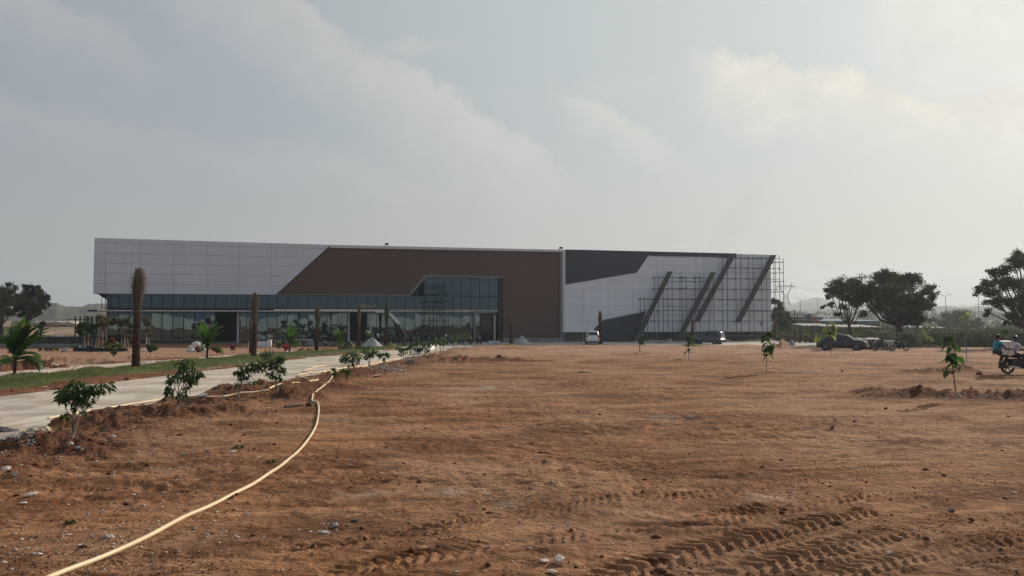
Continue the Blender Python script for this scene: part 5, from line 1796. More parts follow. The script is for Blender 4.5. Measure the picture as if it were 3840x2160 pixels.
ficus('bright small shrub on the lawn by the brown tarpaulin heap', (1355, 1322), [(1345, 1300, 14, 7), (1365, 1303, 14, 7), (1380, 1300, 10, 6)], 160, .24, m=LEAFS, stems=2, group='small shrubs on the lawn')
ficus('small yellow-green shrub at the foot of the fifth palm stub', (1456, 1302), [(1456, 1292, 12, 6), (1465, 1286, 6, 5), (1446, 1296, 8, 5)], 120, .24, m=LEAFY, stems=2, group='small shrubs on the lawn')
# tiny ground weeds
for (x, y, lab) in ((388, 1625, 'small weed right of the nearest sapling trunk'), (325, 1572, 'small weed behind the nearest sapling trunk'), (896, 1680, 'lone weed sprouting on the bare dirt by the road verge'),
                    (1015, 1735, 'dark weed tuft beside the yellow hose'), (262, 1962, 'dusty flat weed patch at the lower left')):
    ficus(lab, (x, y), [(x - 8, y - 8, 9, 6), (x + 9, y - 9, 9, 6)], 42, .05, m=LEAFS if x != 1015 else LEAFD, stems=2, name="weed", group='small weeds on the dirt', thin=.3)


# ------------------------------------------------------------------ big-leaved saplings on the open field
def teak(label, base, top, leaves, size, m=LEAFS, lean=None, thick=.014, name="field_sapling"):
    """leaves: list of (px,py,rel size) hung round a thin stem"""
    b = GR(*base); b.z = gh(b.x, b.y) - .01
    root = empty(name, b, 0, label, 'sapling', 'thin saplings planted on the open dirt field')
    T = at(top[0], top[1], b.y) - b
    mid = Vector((T.x * .35 + (lean or 0) * b.y / F, 0, T.z * .4))
    mm = MB(); mm.tube([(0, 0, 0), mid, T * .75 + Vector((T.x * .05, 0, 0)), T], [thick, thick * .9, thick * .6, thick * .3], 6)
    mm.build("stem", BARK if m is not LEAFD else BARKD, root, True)
    for (px, py, s) in leaves:
        C = at(px, py, b.y + random.uniform(-.10, .10)) - b
        A = Vector((T.x * C.z / T.z + mid.x * .3 * (1 - C.z / T.z), 0, C.z - s * size * .2))
        L = size * s
        out = (C - A); out.z = 0
        if out.length < .02: out = Vector((random.choice((-1, 1)), random.uniform(-1, 1), 0))
        out.normalize(); out = (out + Vector((0, random.uniform(-.7, .7), 0))).normalized()
        side = Vector((-out.y, out.x, 0))
        dr = random.uniform(.35, 1.15)
        V = []
        for i in range(6):
            t = i / 5
            wd = L * .42 * math.sin(math.pi * min(1, t * .92 + .08)) ** .8
            p = out * (L * t) + Vector((0, 0, L * (.22 * t - dr * t * t * 1.3)))
            up = Vector((0, 0, .18 * wd))
            V += [p + side * wd + up, p, p - side * wd + up]
        off = C - out * L * .5
        V = [v + off + Vector((0, 0, L * .15)) for v in V]
        fs = []
        for i in range(5):
            a = i * 3
            fs += [(a, a + 3, a + 4, a + 1), (a + 1, a + 4, a + 5, a + 2)]
        mm = MB(); mm.add(V, fs); mm.tube([A, off], .004, 4)
        mm.build("leaf", m, root, True)
    return root


def spread_leaves(cx, y0, y1, w, n, s0=.8, s1=1.2):
    return [(cx + random.uniform(-w, w), random.uniform(y0, y1), random.uniform(s0, s1)) for _ in range(n)]


random.seed(21)
teak('nearest field sapling with large drooping green leaves on a low soil mound, right side', (3586, 1486), (3556, 1258),
     [(3565, 1265, 1.1), (3555, 1280, 1.2), (3530, 1275, 1.), (3548, 1292, 1.0), (3572, 1298, .9), (3560, 1308, 1.0), (3530, 1290, .8), (3590, 1308, 1.1), (3572, 1330, 1.4), (3596, 1345, 1.6), (3548, 1352, 1.4),
      (3565, 1368, 1.7), (3592, 1372, 1.4), (3548, 1395, 1.0), (3570, 1398, 1.1), (3556, 1408, .8), (3575, 1352, 1.3), (3556, 1335, 1.0)] + [(3560 + random.uniform(-26, 26), random.uniform(1262, 1310), random.uniform(.8, 1.2)) for _ in range(6)] + [(3568 + random.uniform(-24, 24), random.uniform(1335, 1400), random.uniform(.9, 1.4)) for _ in range(6)], .215, thick=.02)
teak('leafy field sapling in front of the right end of the scaffold', (2875, 1397), (2876, 1250),
     spread_leaves(2876, 1250, 1285, 16, 16) + spread_leaves(2880, 1288, 1332, 17, 24) + spread_leaves(2868, 1330, 1345, 8, 3, .5, .8), .27, thick=.018)
teak('field sapling with two leaf clusters in front of the third slanted fin', (2582, 1351), (2586, 1253),
     spread_leaves(2586, 1254, 1297, 13, 24) + spread_leaves(2582, 1308, 1328, 14, 7, .6, 1.), .29, thick=.02)
teak('dark narrow field sapling at the foot of the first slanted fin', (2397, 1323), (2408, 1248), spread_leaves(2407, 1250, 1290, 8, 20), .36, m=LEAFD, thick=.035)
teak('bare stemmed sapling with sunlit yellow-green top, in front of the black car', (3117, 1332), (3108, 1212),
     spread_leaves(3108, 1212, 1258, 20, 22) + [(3065, 1262, 1), (3075, 1270, .8), (3085, 1258, .7)], .50, m=LEAFY, thick=.022)
teak('very thin bare sapling with a wispy top, behind the nearest field sapling', (3625, 1361), (3622, 1165),
     [(3600, 1190, .7), (3612, 1170, .6), (3625, 1172, .7), (3635, 1182, .6), (3606, 1205, .6), (3632, 1215, .5), (3612, 1185, .6)], .34, m=LEAFY, thick=.022)
teak('small leafy sapling top showing above the rear rider on the motorcycle', (3768, 1345), (3766, 1240), spread_leaves(3766, 1240, 1256, 8, 7), .30, thick=.02)


# ------------------------------------------------------------------ date palm stubs with tied up dry fronds
def palm_stub(label, base, top, rpx, crown_from=.55, dry=FIBRE, frizz=1.0, lean=0.0, ntuft=70, flare=1.3):
    b = G(*base); b.z = gh(b.x, b.y) - .05
    k = b.y / F
    root = empty("date_palm", b, 0, label, 'palm', 'transplanted date palms with tied fronds')
    T = at(top[0], top[1], b.y) - b
    H = T.z; r = rpx * k
    axis = lambda t: Vector((T.x * t + lean * k * math.sin(t * 3), 0, H * t))
    hb = H * crown_from
    mm = MB()
    pts = [axis(t * crown_from * 1.1) for t in np.linspace(0, 1, 9)]
    mm.tube(pts, [r * 1.05, r * .92, r * .84, r * .80, r * .76, r * .74, r * .72, r * .72, r * .6], 14)
    mm.build("trunk", PALMB, root)
    # leaf-base boots in spirals
    mm = MB()
    rows = max(10, int(hb / (r * .38)))
    for i in range(rows):
        t = (i + .5) / rows * crown_from
        c = axis(t)
        for q in range(8):
            a = 2 * math.pi * (q + (i % 2) * .5 + i * .13) / 8
            o = Vector((math.cos(a), math.sin(a), 0)); s = Vector((-o.y, o.x, 0))
            R0 = r * (1.0 - .30 * t / crown_from) * random.uniform(.92, 1.02); w_ = r * .30; h = r * .52
            p = c + o * R0
            tip = c + o * (R0 + r * random.uniform(.12, .3)) + Vector((0, 0, h))
            mm.add([p - s * w_ - Vector((0, 0, h * .3)), p + s * w_ - Vector((0, 0, h * .3)), tip + s * w_ * .5, tip - s * w_ * .5, c + o * R0 * .85 + Vector((0, 0, h * .9))],
                   [(0, 1, 2, 3), (3, 2, 4), (1, 4, 2), (0, 3, 4)])
    o = mm.build("leaf_base", PALMB, root); tag(o, kind='stuff')
    # tied fronds: long narrow blades running up, hiding the growing tip
    mm = MB()
    for i in range(ntuft):
        a = random.uniform(0, 6.28)
        t0 = crown_from * random.uniform(.82, 1.12) + (1 - crown_from) * random.uniform(0, .35)
        t1 = min(1.0, t0 + (1 - crown_from) * random.uniform(.45, 1.0))
        tm_ = ((t0 + t1) / 2 - crown_from) / (1 - crown_from)
        o = Vector((math.cos(a), math.sin(a), 0)); s = Vector((-o.y, o.x, 0))
        rr = [r * random.uniform(.62, .75), r * flare * random.uniform(.55, 1.0) * (.8 if tm_ < .35 else 1.1), r * random.uniform(.1, .95) * flare]
        tm = (t0 + t1) / 2
        P_ = [axis(t0) + o * rr[0], axis(tm) + o * rr[1], axis(t1) + o * rr[2] + s * random.uniform(-.3, .3) * r]
        w_ = r * random.uniform(.12, .22)
        mm.add([P_[0] - s * w_, P_[0] + s * w_, P_[1] + s * w_, P_[1] - s * w_, P_[2] + s * w_ * .3, P_[2] - s * w_ * .3], [(0, 1, 2, 3), (3, 2, 4, 5)])
    mm.tube([axis(crown_from), axis((crown_from + 1) / 2), axis(.97)], [r * .66, r * flare * .62, r * .2], 9)
    mm.build("tied_fronds", dry, root)
    n = int(1100 * frizz)
    t = RNG.uniform(crown_from * .95, 1.0, n); a = RNG.uniform(0, 6.28, n)
    shag = .55 + .75 * np.exp(-((t - crown_from - (1 - crown_from) * .58) / ((1 - crown_from) * .28)) ** 2) + .25 * vnoise(t * 14, a * 1.5, 77)
    C = np.array([axis(x) for x in t])
    prof = (.66 + .5 * sstep(.2, .6, (t - crown_from) / (1 - crown_from))) * (1 - .65 * sstep(.8, 1, (t - crown_from) / (1 - crown_from))) * flare
    o = np.stack([np.cos(a), np.sin(a), np.zeros(n)], 1)
    P = C + o * (r * prof * RNG.uniform(.7, 1.0, n))[:, None]
    d = o * RNG.uniform(.2, .9, (n, 1)) + rnd_unit(n) * .5; d[:, 2] += RNG.uniform(-.9, 1.0, n)
    d *= (r * shag * RNG.uniform(.4, 2.0, n))[:, None]
    wd = np.cross(d, o); wd /= np.linalg.norm(wd, axis=1, keepdims=True) + 1e-9; wd *= r * .035
    quads_obj("frizz", np.stack([P - wd, P + wd, P + d], 1), dry, root, nper=3)
    return root


palm_stub('largest palm stub with a shaggy dry crown, nearest on the lawn at left', (510, 1386), (524, 1006), 13.5, .56, frizz=1.8, flare=1.45, ntuft=110, lean=-4)
palm_stub('second palm stub with a straw coloured bundled crown in front of the doorway', (951, 1341), (957, 1098), 9.5, .52, frizz=1.3, flare=1.2)
palm_stub('third palm stub with an olive knobbed top, before the pale blue sheets', (1187, 1321), (1190, 1135), 6.8, .5, FIBREG, frizz=.8, flare=1.1)
palm_stub('fourth palm stub, slim with a pointed brown bundle, at the dark doorway', (1344, 1303), (1347, 1138), 6.5, .5, frizz=.4, flare=1.0)
palm_stub('fifth palm stub with a leafy grey-green tuft, beside the leaning white strip', (1447, 1302), (1452, 1128), 7, .42, FIBREG, frizz=.9, flare=1.25)
palm_stub('bare brown broken palm stub in front of the brown wall', (1916, 1293), (1914, 1176), 6.5, .62, mat("brown_stub", (.14, .06, .045), .9, 0, .3, 4), frizz=.15, flare=.95, ntuft=30)
palm_stub('slim dark palm stub beside the white car', (2252, 1290), (2250, 1166), 6.5, .55, mat("dark_frond", (.06, .055, .03), .9, 0, .3, 4), frizz=.5, flare=1.0)
palm_stub('short reddish palm stub behind the field sapling, left of the silver car', (2597, 1291), (2597, 1194), 7, .6, mat("brown_stub", (.14, .06, .045), .9), frizz=.15, flare=.9, ntuft=30)
palm_stub('short dark red palm stub half hidden behind the second palm stub', (941, 1320), (940, 1195), 6.5, .7, mat("brown_stub", (.14, .06, .045), .9), frizz=.2, flare=.9, ntuft=24)


# ------------------------------------------------------------------ young feather palms
def frond(L, up, az, droop, nl=26, lw=.02, ll=.3, twist=0):
    """returns rachis points and leaflet quads"""
    o = Vector((math.cos(az), math.sin(az), 0))
    pts = []
    e = up
    p = Vector((0, 0, 0))
    st = L / 12
    for i in range(13):
        pts.append(p.copy())
        p = p + (o * math.cos(e) + Vector((0, 0, math.sin(e)))) * st
        e -= droop / 12 * (0.5 + i / 8)
    Q = []
    for i in range(nl):
        t = .16 + .84 * i / (nl - 1)
        f = t * 12; a = min(int(f), 11); c = pts[a].lerp(pts[a + 1], f - a)
        tg = (pts[a + 1] - pts[a]).normalized()
        s = tg.cross(Vector((0, 0, 1)))
        s = s.normalized() if s.length > .01 else Vector((-o.y, o.x, 0))
        nrm = s.cross(tg)
        l_ = ll * (math.sin(math.pi * (.15 + .8 * t)) ** .7) * random.uniform(.85, 1.1)
        for sg in (-1, 1):
            d = (s * sg * .8 + tg * .65 + nrm * .35).normalized()
            m_ = c + d * l_ * .55
            tip = c + d * l_ + Vector((0, 0, -l_ * .35))
            w_ = tg * lw
            Q.append([c - w_ * .6, c + w_ * .6, m_ + w_, m_ - w_])
            Q.append([m_ - w_, m_ + w_, tip + w_ * .15, tip - w_ * .15])
    return pts, Q


def feather_palm(label, base, H_px, L, nf, trunk_px, m=LEAFP, az_bias=None, ll=.32, group='young feather palms', two=False):
    b = G(*base); b.z = gh(b.x, b.y) - .05
    k = b.y / F
    root = empty("feather_palm", b, 0, label, 'palm', group)
    tr = trunk_px * k
    H = H_px * k
    mm = MB(); mm.tube([(0, 0, 0), (.0, 0, H * .18), (.02, 0, H * .36)], [tr, tr * .8, tr * .9], 8); mm.build("trunk", BARKD, root, True)
    if two:
        mm = MB(); mm.tube([(.12, 0, 0), (.16, 0, H * .18), (.1, 0, H * .36)], [tr, tr * .8, tr * .9], 8); mm.build("trunk", BARKD, root, True)
    for i in range(nf):
        az = 2 * math.pi * (i * .382) + random.uniform(-.3, .3)
        if az_bias is not None and random.random() < .45: az = az_bias + random.uniform(-.7, .7)
        u = 1.54 - .72 * (i / nf) if i < nf * .75 else random.uniform(.1, .5)
        Lf = L if i < nf * .75 else L * .6 + random.uniform(-.12, .12)
        pts, Q = frond(Lf * random.uniform(.8, 1.08), u, az, random.uniform(.3, 1.0) if u > .6 else 1.3, 24, .022 * L / 1.3, ll)
        z0 = Vector((.02, 0, H * (.28 + .12 * random.random())))
        fm = MB(); fm.tube([p + z0 for p in pts], [.014 * L] * 6 + [.008 * L] * 7, 4)
        for q in Q: fm.add([v + z0 for v in q], [(0, 1, 2, 3)])
        fm.build("frond", m, root)
    return root


random.seed(5)
feather_palm('large green feather palm at the left edge beyond the lawn', (54, 1412), 215, 1.70, 26, 6.5, az_bias=.6, ll=.48)
feather_palm('feather palm blown to the right, in front of the open dark doorway', (776, 1352), 150, 1.75, 15, 5, az_bias=.1, ll=.5)
feather_palm('feather palm between the second and third palm stubs', (1086, 1324), 118, 1.75, 14, 4.2, az_bias=.3, ll=.5)
feather_palm('small feather palm left of the brown tarpaulin heap', (1271, 1313), 88, 1.45, 13, 3.6, ll=.45)
feather_palm('twin stemmed feather palm in front of the grey sand heap', (1389, 1302), 76, 1.35, 13, 3.0, ll=.42, two=True, az_bias=2.6)


# ------------------------------------------------------------------ potted nursery stock beside the hall's left end
def grow_bag(x, y, w, h, label):
    b = G(x, y); k = b.y / F
    m = MB(); r = w * k / 2; H = h * k
    m.lathe([(r * .85, 0), (r * 1.05, H * .3), (r, H * .8), (r * .9, H), (r * .8, H * .93)], 9)
    o = m.build("grow_bag", BAGB, loc=(b.x, b.y, float(H0(b.y)) - .02))
    return tag(o, label, 'grow bag', 'black grow bags in the nursery row')


Yn = 1326
for x, w, h, lab in ((290, 30, 20, 'black grow bag leftmost in the row, behind the grey bundle'), (316, 24, 16, 'black grow bag under the twin leafy plant, left one'), (333, 20, 20, 'black grow bag under the twin leafy plant, front one with folded top'),
                     (356, 24, 16, 'black grow bag under the red-brown staked plant'), (378, 24, 16, 'black grow bag below the yellow-green shrub, left one'), (402, 22, 14, 'black grow bag below the yellow-green shrub, right one'),
                     (424, 20, 13, 'black grow bag between the staked plants'), (448, 22, 14, 'black grow bag below the leaning pale stakes, left one'), (470, 20, 14, 'black grow bag below the leaning pale stakes, right one')):
    grow_bag(x, Yn - 8, w, h, lab)


def nursery(label, x, clumps, m, n, leaf, stems, name="nursery_plant", base=1318, stem_m=BARK, asp=.7):
    b = G(x, base); b.z = gh(b.x, b.y)
    root = empty(name, b, 0, label, 'plant', 'nursery plants by the hall end')
    if clumps:
        crown("foliage", m, clumps, b.y, root, n, leaf, .35, asp, org=b, per=10)
    for x0, y0, x1, y1, r in stems:
        p, q = at(x0, y0, b.y) - b, at(x1, y1, b.y + random.uniform(-.2, .2)) - b
        mm = MB(); mm.tube([p, p.lerp(q, .5) + Vector((random.uniform(-.04, .04), 0, 0)), q], [r, r * .9, r * .6], 5); mm.build("stem", stem_m, root, True)
    return root


nursery('twin-crowned leafy green plant with pale trunks in black grow bags', 325, [(305, 1225, 20), (320, 1215, 16), (345, 1222, 22), (303, 1245, 16), (350, 1245, 16), (322, 1235, 14), (312, 1255, 10), (352, 1262, 8)], LEAFS, 2600, .20,
        [(332, 1312, 327, 1215, .05), (317, 1312, 315, 1250, .05), (340, 1312, 348, 1250, .04)])
nursery('wilted brown bundle of stakes and dry fronds at the hall corner', 388, [(380, 1188, 12), (395, 1198, 14), (385, 1210, 12), (400, 1215, 9)], FIBRE, 900, .34,
        [(355, 1306, 368, 1240, .05), (366, 1306, 384, 1205, .05), (386, 1306, 382, 1215, .04), (398, 1308, 402, 1215, .05), (376, 1306, 392, 1225, .04)], asp=.2)
nursery('low red-leaved plant beneath the brown stakes', 364, [(363, 1290, 7), (368, 1280, 6), (420, 1277, 11), (412, 1282, 8)], LEAFR, 700, .18, [(364, 1310, 364, 1285, .03)])
nursery('low yellow-green shrub in front of the first glass panes', 410, [(400, 1292, 12), (420, 1296, 12), (440, 1294, 12), (410, 1300, 10), (455, 1298, 10)], LEAFY, 1300, .18, [(410, 1312, 410, 1295, .03)])
nursery('tall nursery plant with yellow drooping fronds and pale leaning stakes', 462, [(432, 1205, 12), (450, 1210, 14), (470, 1200, 12), (425, 1212, 10), (478, 1210, 10), (486, 1240, 12), (488, 1225, 10), (486, 1262, 8)], LEAFO, 1700, .26,
        [(462, 1308, 471, 1230, .05), (480, 1308, 476, 1245, .05), (469, 1308, 473, 1175, .035), (476, 1300, 479, 1180, .03), (455, 1306, 462, 1185, .03)], asp=.35)
nursery('drooping tied bundle of khaki fronds just right of the largest palm stub', 552, [(540, 1192, 6), (548, 1200, 7), (554, 1215, 6), (558, 1235, 5), (560, 1255, 4)], FIBREG, 800, .34,
        [(548, 1300, 546, 1200, .10), (560, 1290, 556, 1210, .04)], asp=.2)
nursery('small bare shrub on the dirt left of the largest palm stub', 427, [(422, 1318, 4), (434, 1320, 4), (428, 1326, 4)], LEAFO, 90, .14, [(426, 1344, 424, 1322, .02), (427, 1344, 433, 1322, .02)], base=1343)
nursery('low green shrub right of the largest palm stub', 563, [(560, 1300, 10), (575, 1302, 10), (566, 1310, 8), (585, 1308, 6)], LEAFS, 600, .16, [(563, 1336, 563, 1305, .03)], base=1335)
nursery('small dark cone-shaped shrub left of the white tank', 183, [(183, 1264, 4), (183, 1275, 6), (183, 1284, 7)], LEAFD, 500, .16, [(183, 1290, 183, 1270, .05)], base=1291)
nursery('leaning dark tree stump with a tangled top behind the left edge palm', 155, [(162, 1212, 9), (152, 1222, 8)], LEAFO, 400, .22, [(150, 1268, 158, 1218, .15), (150, 1268, 164, 1212, .08)], base=1292, stem_m=BARKD)
nursery('low pale green shrub strip left of the grey bundle', 165, [(150, 1308, 8), (172, 1308, 8), (192, 1309, 7), (212, 1310, 6)], LEAFO, 500, .14, [(165, 1318, 165, 1308, .02)])
nursery('grey-green bushy shrub before the white crates', 1050, [(1042, 1282, 10), (1055, 1286, 12), (1046, 1296, 12), (1060, 1296, 9)], mat("sage_leaf", (.12, .14, .08), .8, 0, .3, 4, trans=.3), 1000, .16, [(1050, 1312, 1050, 1290, .03)])
nursery('straw-coloured small shrub beside the grey-green bushy shrub', 1072, [(1070, 1280, 6), (1076, 1274, 5)], FIBRE, 260, .16, [(1072, 1304, 1072, 1280, .03)])
for x, y, r, lab in ((812, 1314, 13, 'round magenta flowering bush between the second palm stub and the white sacks'), (742, 1311, 9, 'low magenta bush under the white sack pile'), (1070, 1304, 12, 'crimson flowering bush right of the grey-green shrub')):
    nursery(lab, x, [(x - r * .5, y - r * .2, r * .6), (x + r * .6, y, r * .5), (x, y - r * .7, r * .55), (x + r * .1, y + r * .2, r * .6)], PINKM, 420, .15, [(x, y + r + 4, x, y, .03)], name="bougainvillea", base=y + r + 3)
nursery('thin twiggy shrub with red tips on the dirt right of the magenta bush', 875, [(868, 1300, 6), (882, 1298, 6), (872, 1308, 5)], LEAFR, 160, .14, [(875, 1326, 868, 1300, .02), (875, 1326, 884, 1300, .02)], base=1326)


# ------------------------------------------------------------------ loose things by the building
def lump(name, label, cat, px, py, wpx, hpx, m, jit=.12, depth=.8, seg=18, rings=8, group=None, sink=.15):
    b = G(px, py); k = b.y / F
    rx, rz = wpx * k / 2, hpx * k
    mm = MB()
    vs, fs = [], []
    N, M_ = 40, 14
    for i in range(M_ + 1):
        t = i / M_
        for q in range(N):
            a = 2 * math.pi * q / N
            rr = t * (1 + .18 * float(vnoise(np.array([math.cos(a) * 1.6 + px]), np.array([math.sin(a) * 1.6]), 70)[0]))
            hgt = (1 - t) ** .85 * (1 + jit * 2 * float(vnoise(np.array([rr * math.cos(a) * 3 + px]), np.array([rr * math.sin(a) * 3]), 71)[0]))
            hgt += jit * .5 * float(vnoise(np.array([rr * math.cos(a) * 9 + px]), np.array([rr * math.sin(a) * 9]), 72)[0]) * (1 - t)
            vs.append((rx * rr * math.cos(a), rx * depth * rr * math.sin(a), rz * hgt - sink * rz * .2))
    for i in range(M_):
        for q in range(N):
            a0, a1 = i * N + q, i * N + (q + 1) % N
            fs.append((a0, a0 + N, a1 + N, a1))
    mm.add(vs, fs)
    o = mm.build(name, m, smooth=True, loc=(b.x, b.y, gh(b.x, b.y)))
    return tag(o, label, cat, group)


lump("sand_heap", 'grey sand heap under the sheet behind the fourth palm stub', 'heap', 1396, 1306, 96, 42, SANDG, .15)
lump("sand_heap", 'grey pointed gravel heap right of the bare brown palm stub', 'heap', 1957, 1294, 78, 37, SANDG, .08)
lump("sand_heap", 'flat grey sand heap at the foot of the fifth palm stub', 'heap', 1475, 1300, 44, 12, SANDG, .1)
lump("tarpaulin_heap", 'crumpled brown tarpaulin heap on the lawn edge', 'tarpaulin', 1306, 1312, 78, 40, TARP, .55)
lump("pale_sand_heap", 'low grey-pink sand heap right of the largest palm stub', 'heap', 565, 1362, 90, 15, STONEP, .3)
lump("turf_mound", 'low turf ring at the foot of the palm stub by the white car', 'turf', 2248, 1293, 84, 5, TURF, .2)
lump("turf_mound", 'low turf ring at the foot of the palm stub by the silver car', 'turf', 2595, 1296, 88, 8, TURF, .2)
lump("turf_mound", 'low turf ring at the foot of the bare brown palm stub', 'turf', 1916, 1296, 70, 5, TURF, .2)


def sack(name, label, cat, px, py, w, h, m, grp=None, rot=0.0, dz=0.0, Y=None):
    b = G(px, py); k = b.y / F
    mm = MB(); mm.ball((0, 0, 0), 1.0, 10, 7, .10, (w * k / 2, w * k * .32, h * k / 2))
    mm.tube([(w * k * .38, 0, h * k * .25), (w * k * .5, 0, h * k * .5)], [h * k * .12, h * k * .2], 6)
    o = mm.build(name, m, smooth=True, loc=(b.x, b.y, gh(b.x, b.y) + h * k * .42 + dz * k)); o.rotation_euler = (0, rot, random.uniform(-.5, .5))
    return tag(o, label, cat, grp)


pos = [(722, 0, 'bottom left'), (737, 0, 'bottom middle'), (752, 0, 'bottom right'), (715, 9, 'upper left'), (730, 12, 'centre'), (745, 11, 'upper right of centre'), (757, 8, 'right shoulder'), (728, 21, 'top left'), (741, 22, 'topmost'), (765, -1, 'outermost right'), (708, -1, 'outermost left')]
for x, dz, w_ in pos:
    sack("white_sack", 'white plastic sack in the sack pile beside the feather palm, %s one' % w_, 'sack', x, 1318 - (2 if dz else 0), 22, 16, BAGW, 'white sacks piled on the dirt', random.uniform(-.5, .5), dz)
for x, w_ in ((1836, 'leftmost'), (1846, 'second'), (1856, 'third'), (1867, 'rightmost')):
    o = sack("cement_bag", 'pale blue-grey cement bag by the entrance portal, %s of the cluster' % w_, 'bag', x, 1292, 13, 17, mat("cement_bag", (.45, .50, .56), .7, 0, .1, 3), 'upright cement bags by the entrance')
sack("grey_bundle", 'grey plastic wrapped bundle tilted on the ground left of the grow bags', 'bundle', 241, 1322, 30, 17, SANDG, None, -.6)
sack("white_sack", 'white sack lying between the grow bags, small round one', 'sack', 304, 1318, 9, 11, BAGW)
sack("white_sack", 'pale blue-white long sack lying in front of the grow bags', 'sack', 288, 1318, 20, 8, mat("cement_bag", (.45, .50, .56), .7))
sack("white_sack", 'flattened white sack on the soil right of the largest palm stub', 'sack', 545, 1318, 30, 6, BAGW)
sack("paper_bag", 'white crumpled bag lying under the orange rock at the road edge', 'bag', 757, 1512, 40, 12, BAGW, None, -.2)
for i, x in enumerate((18, 170, 205, 290)):
    sack("white_debris", 'white broken slab lying on the dirt strip beyond the lawn, %s from the left' % ('first', 'second', 'third', 'fourth')[i], 'debris', x, 1385 - i * 3, 40 - i * 4, 8, STONEP, 'white debris by the far path')

# water tank
b = G(225, 1292); k = b.y / F
t_ = empty("water_tank", (b.x, b.y, b.z), 0, 'white cylindrical water tank with a blue-rimmed lid in the left field', 'tank')
r = 17.5 * k; H = 31 * k
m = MB(); m.lathe([(r * .97, 0), (r, .06), (r, H * .3), (r * 1.02, H * .33), (r, H * .36), (r, H * .92), (r * .98, H * .97)], 24); m.build("tank_body", WHITEP, t_, True)
m = MB(); m.lathe([(r * 1.03, H * .92), (r * 1.03, H * .985), (r * .9, H * 1.0)], 24); m.build("rim", mat("blue_rim", (.12, .28, .5), .5), t_)
m = MB(); m.lathe([(r * .9, H * 1.0), (r * .5, H * 1.06), (r * .2, H * 1.09), (r * .1, H * 1.1)], 20); m.build("lid", WHITEP, t_, True)


def crate(name, label, x0, x1, y0, y1, m, depth=.6, back=0.0, cat='crate', frame=None, panels=1):
    b = G((x0 + x1) / 2, y1); k = b.y / F
    root = empty(name, (b.x, b.y + back, b.z), FANG * .5, label, cat)
    w_ = (x1 - x0) * k / 2; h = (y1 - y0) * k
    mm = MB(); mm.box(-w_, w_, 0, depth, 0, h); mm.build("body", m, root)
    mm = MB(); mm.box(-w_ - .02, w_ + .02, -.03, depth + .02, h, h + .05); mm.build("top_edge", frame or WHITEP, root)
    for i in range(panels):
        xa, xb = -w_ + 2 * w_ * i / panels + .05, -w_ + 2 * w_ * (i + 1) / panels - .05
        mm = MB(); mm.box(xa, xb, -.02, -.003, h * .1, h * .9); mm.build("panel", m, root)
    return root


crate("blue_sheet_stack", 'pale blue upright sheets leaning by the hall front, behind the third palm stub', 1146, 1262, 1243, 1282, BLUEW, .25, .8, 'panel', panels=3)
crate("metal_crate", 'white framed air unit standing left of the third palm stub', 1135, 1170, 1275, 1297, SANDG, .7, 0, 'air unit')
crate("white_crate", 'long white crate right of the second palm stub', 966, 1003, 1283, 1302, WHITEP, .5, 0, panels=3)
crate("white_crate", 'tall narrow white crate before the grey-green shrub', 1003, 1018, 1276, 1302, WHITEP, .5, -.2, panels=1)
crate("white_crate", 'small white crate at the foot of the second palm stub', 931, 941, 1286, 1304, WHITEP, .4, 0, panels=1)
crate("stone_bench", 'low grey slab stack in front of the pale blue sheets', 1175, 1262, 1284, 1298, CONC, .8, .2, 'slab', CONC, panels=2)
crate("white_table", 'white topped table inside the open dark doorway', 850, 885, 1262, 1264, WHITEP, .5, 12, 'table')

# concrete pipe
b = G(1568, 1331); k = b.y / F
pp = empty("concrete_pipe", (b.x, b.y, b.z), 0, 'white concrete drain pipe lying at the road edge, its round mouth toward the camera', 'pipe')
r = 16.5 * k; L = 9.0
e = G(1640, 1320)
dirp = Vector((e.x - b.x, e.y - b.y, 0)).normalized(); L = (Vector((e.x, e.y, 0)) - Vector((b.x, b.y, 0))).length
m = MB()
seg = 28
ax = Vector((-dirp.y, dirp.x, 0))
V, Fc = [], []
prof = [(r * .62, 0.02), (r * .95, 0), (r * 1.03, .06), (r * 1.03, .7), (r * .82, .85), (r * .80, L), (r * .58, L), (r * .58, .3), (r * .62, .02)]
for rr, h in prof:
    for q in range(seg):
        a = 2 * math.pi * q / seg
        V.append(dirp * h + ax * rr * math.cos(a) + Vector((0, 0, r + rr * math.sin(a))))
for i in range(len(prof) - 1):
    for q in range(seg):
        a0, a1 = i * seg + q, i * seg + (q + 1) % seg
        Fc.append((a0, a1, a1 + seg, a0 + seg))
m.add(V, Fc); m.build("pipe_shell", WHITEP, pp, True)
m = MB(); m.add([dirp * 1.2 + ax * r * .57 * math.cos(2 * math.pi * q / 20) + Vector((0, 0, r + r * .57 * math.sin(2 * math.pi * q / 20))) for q in range(20)], [tuple(range(20))]); m.build("pipe_shade_disc", DARK, pp)  # near-black disc stands in for the shade down the pipe

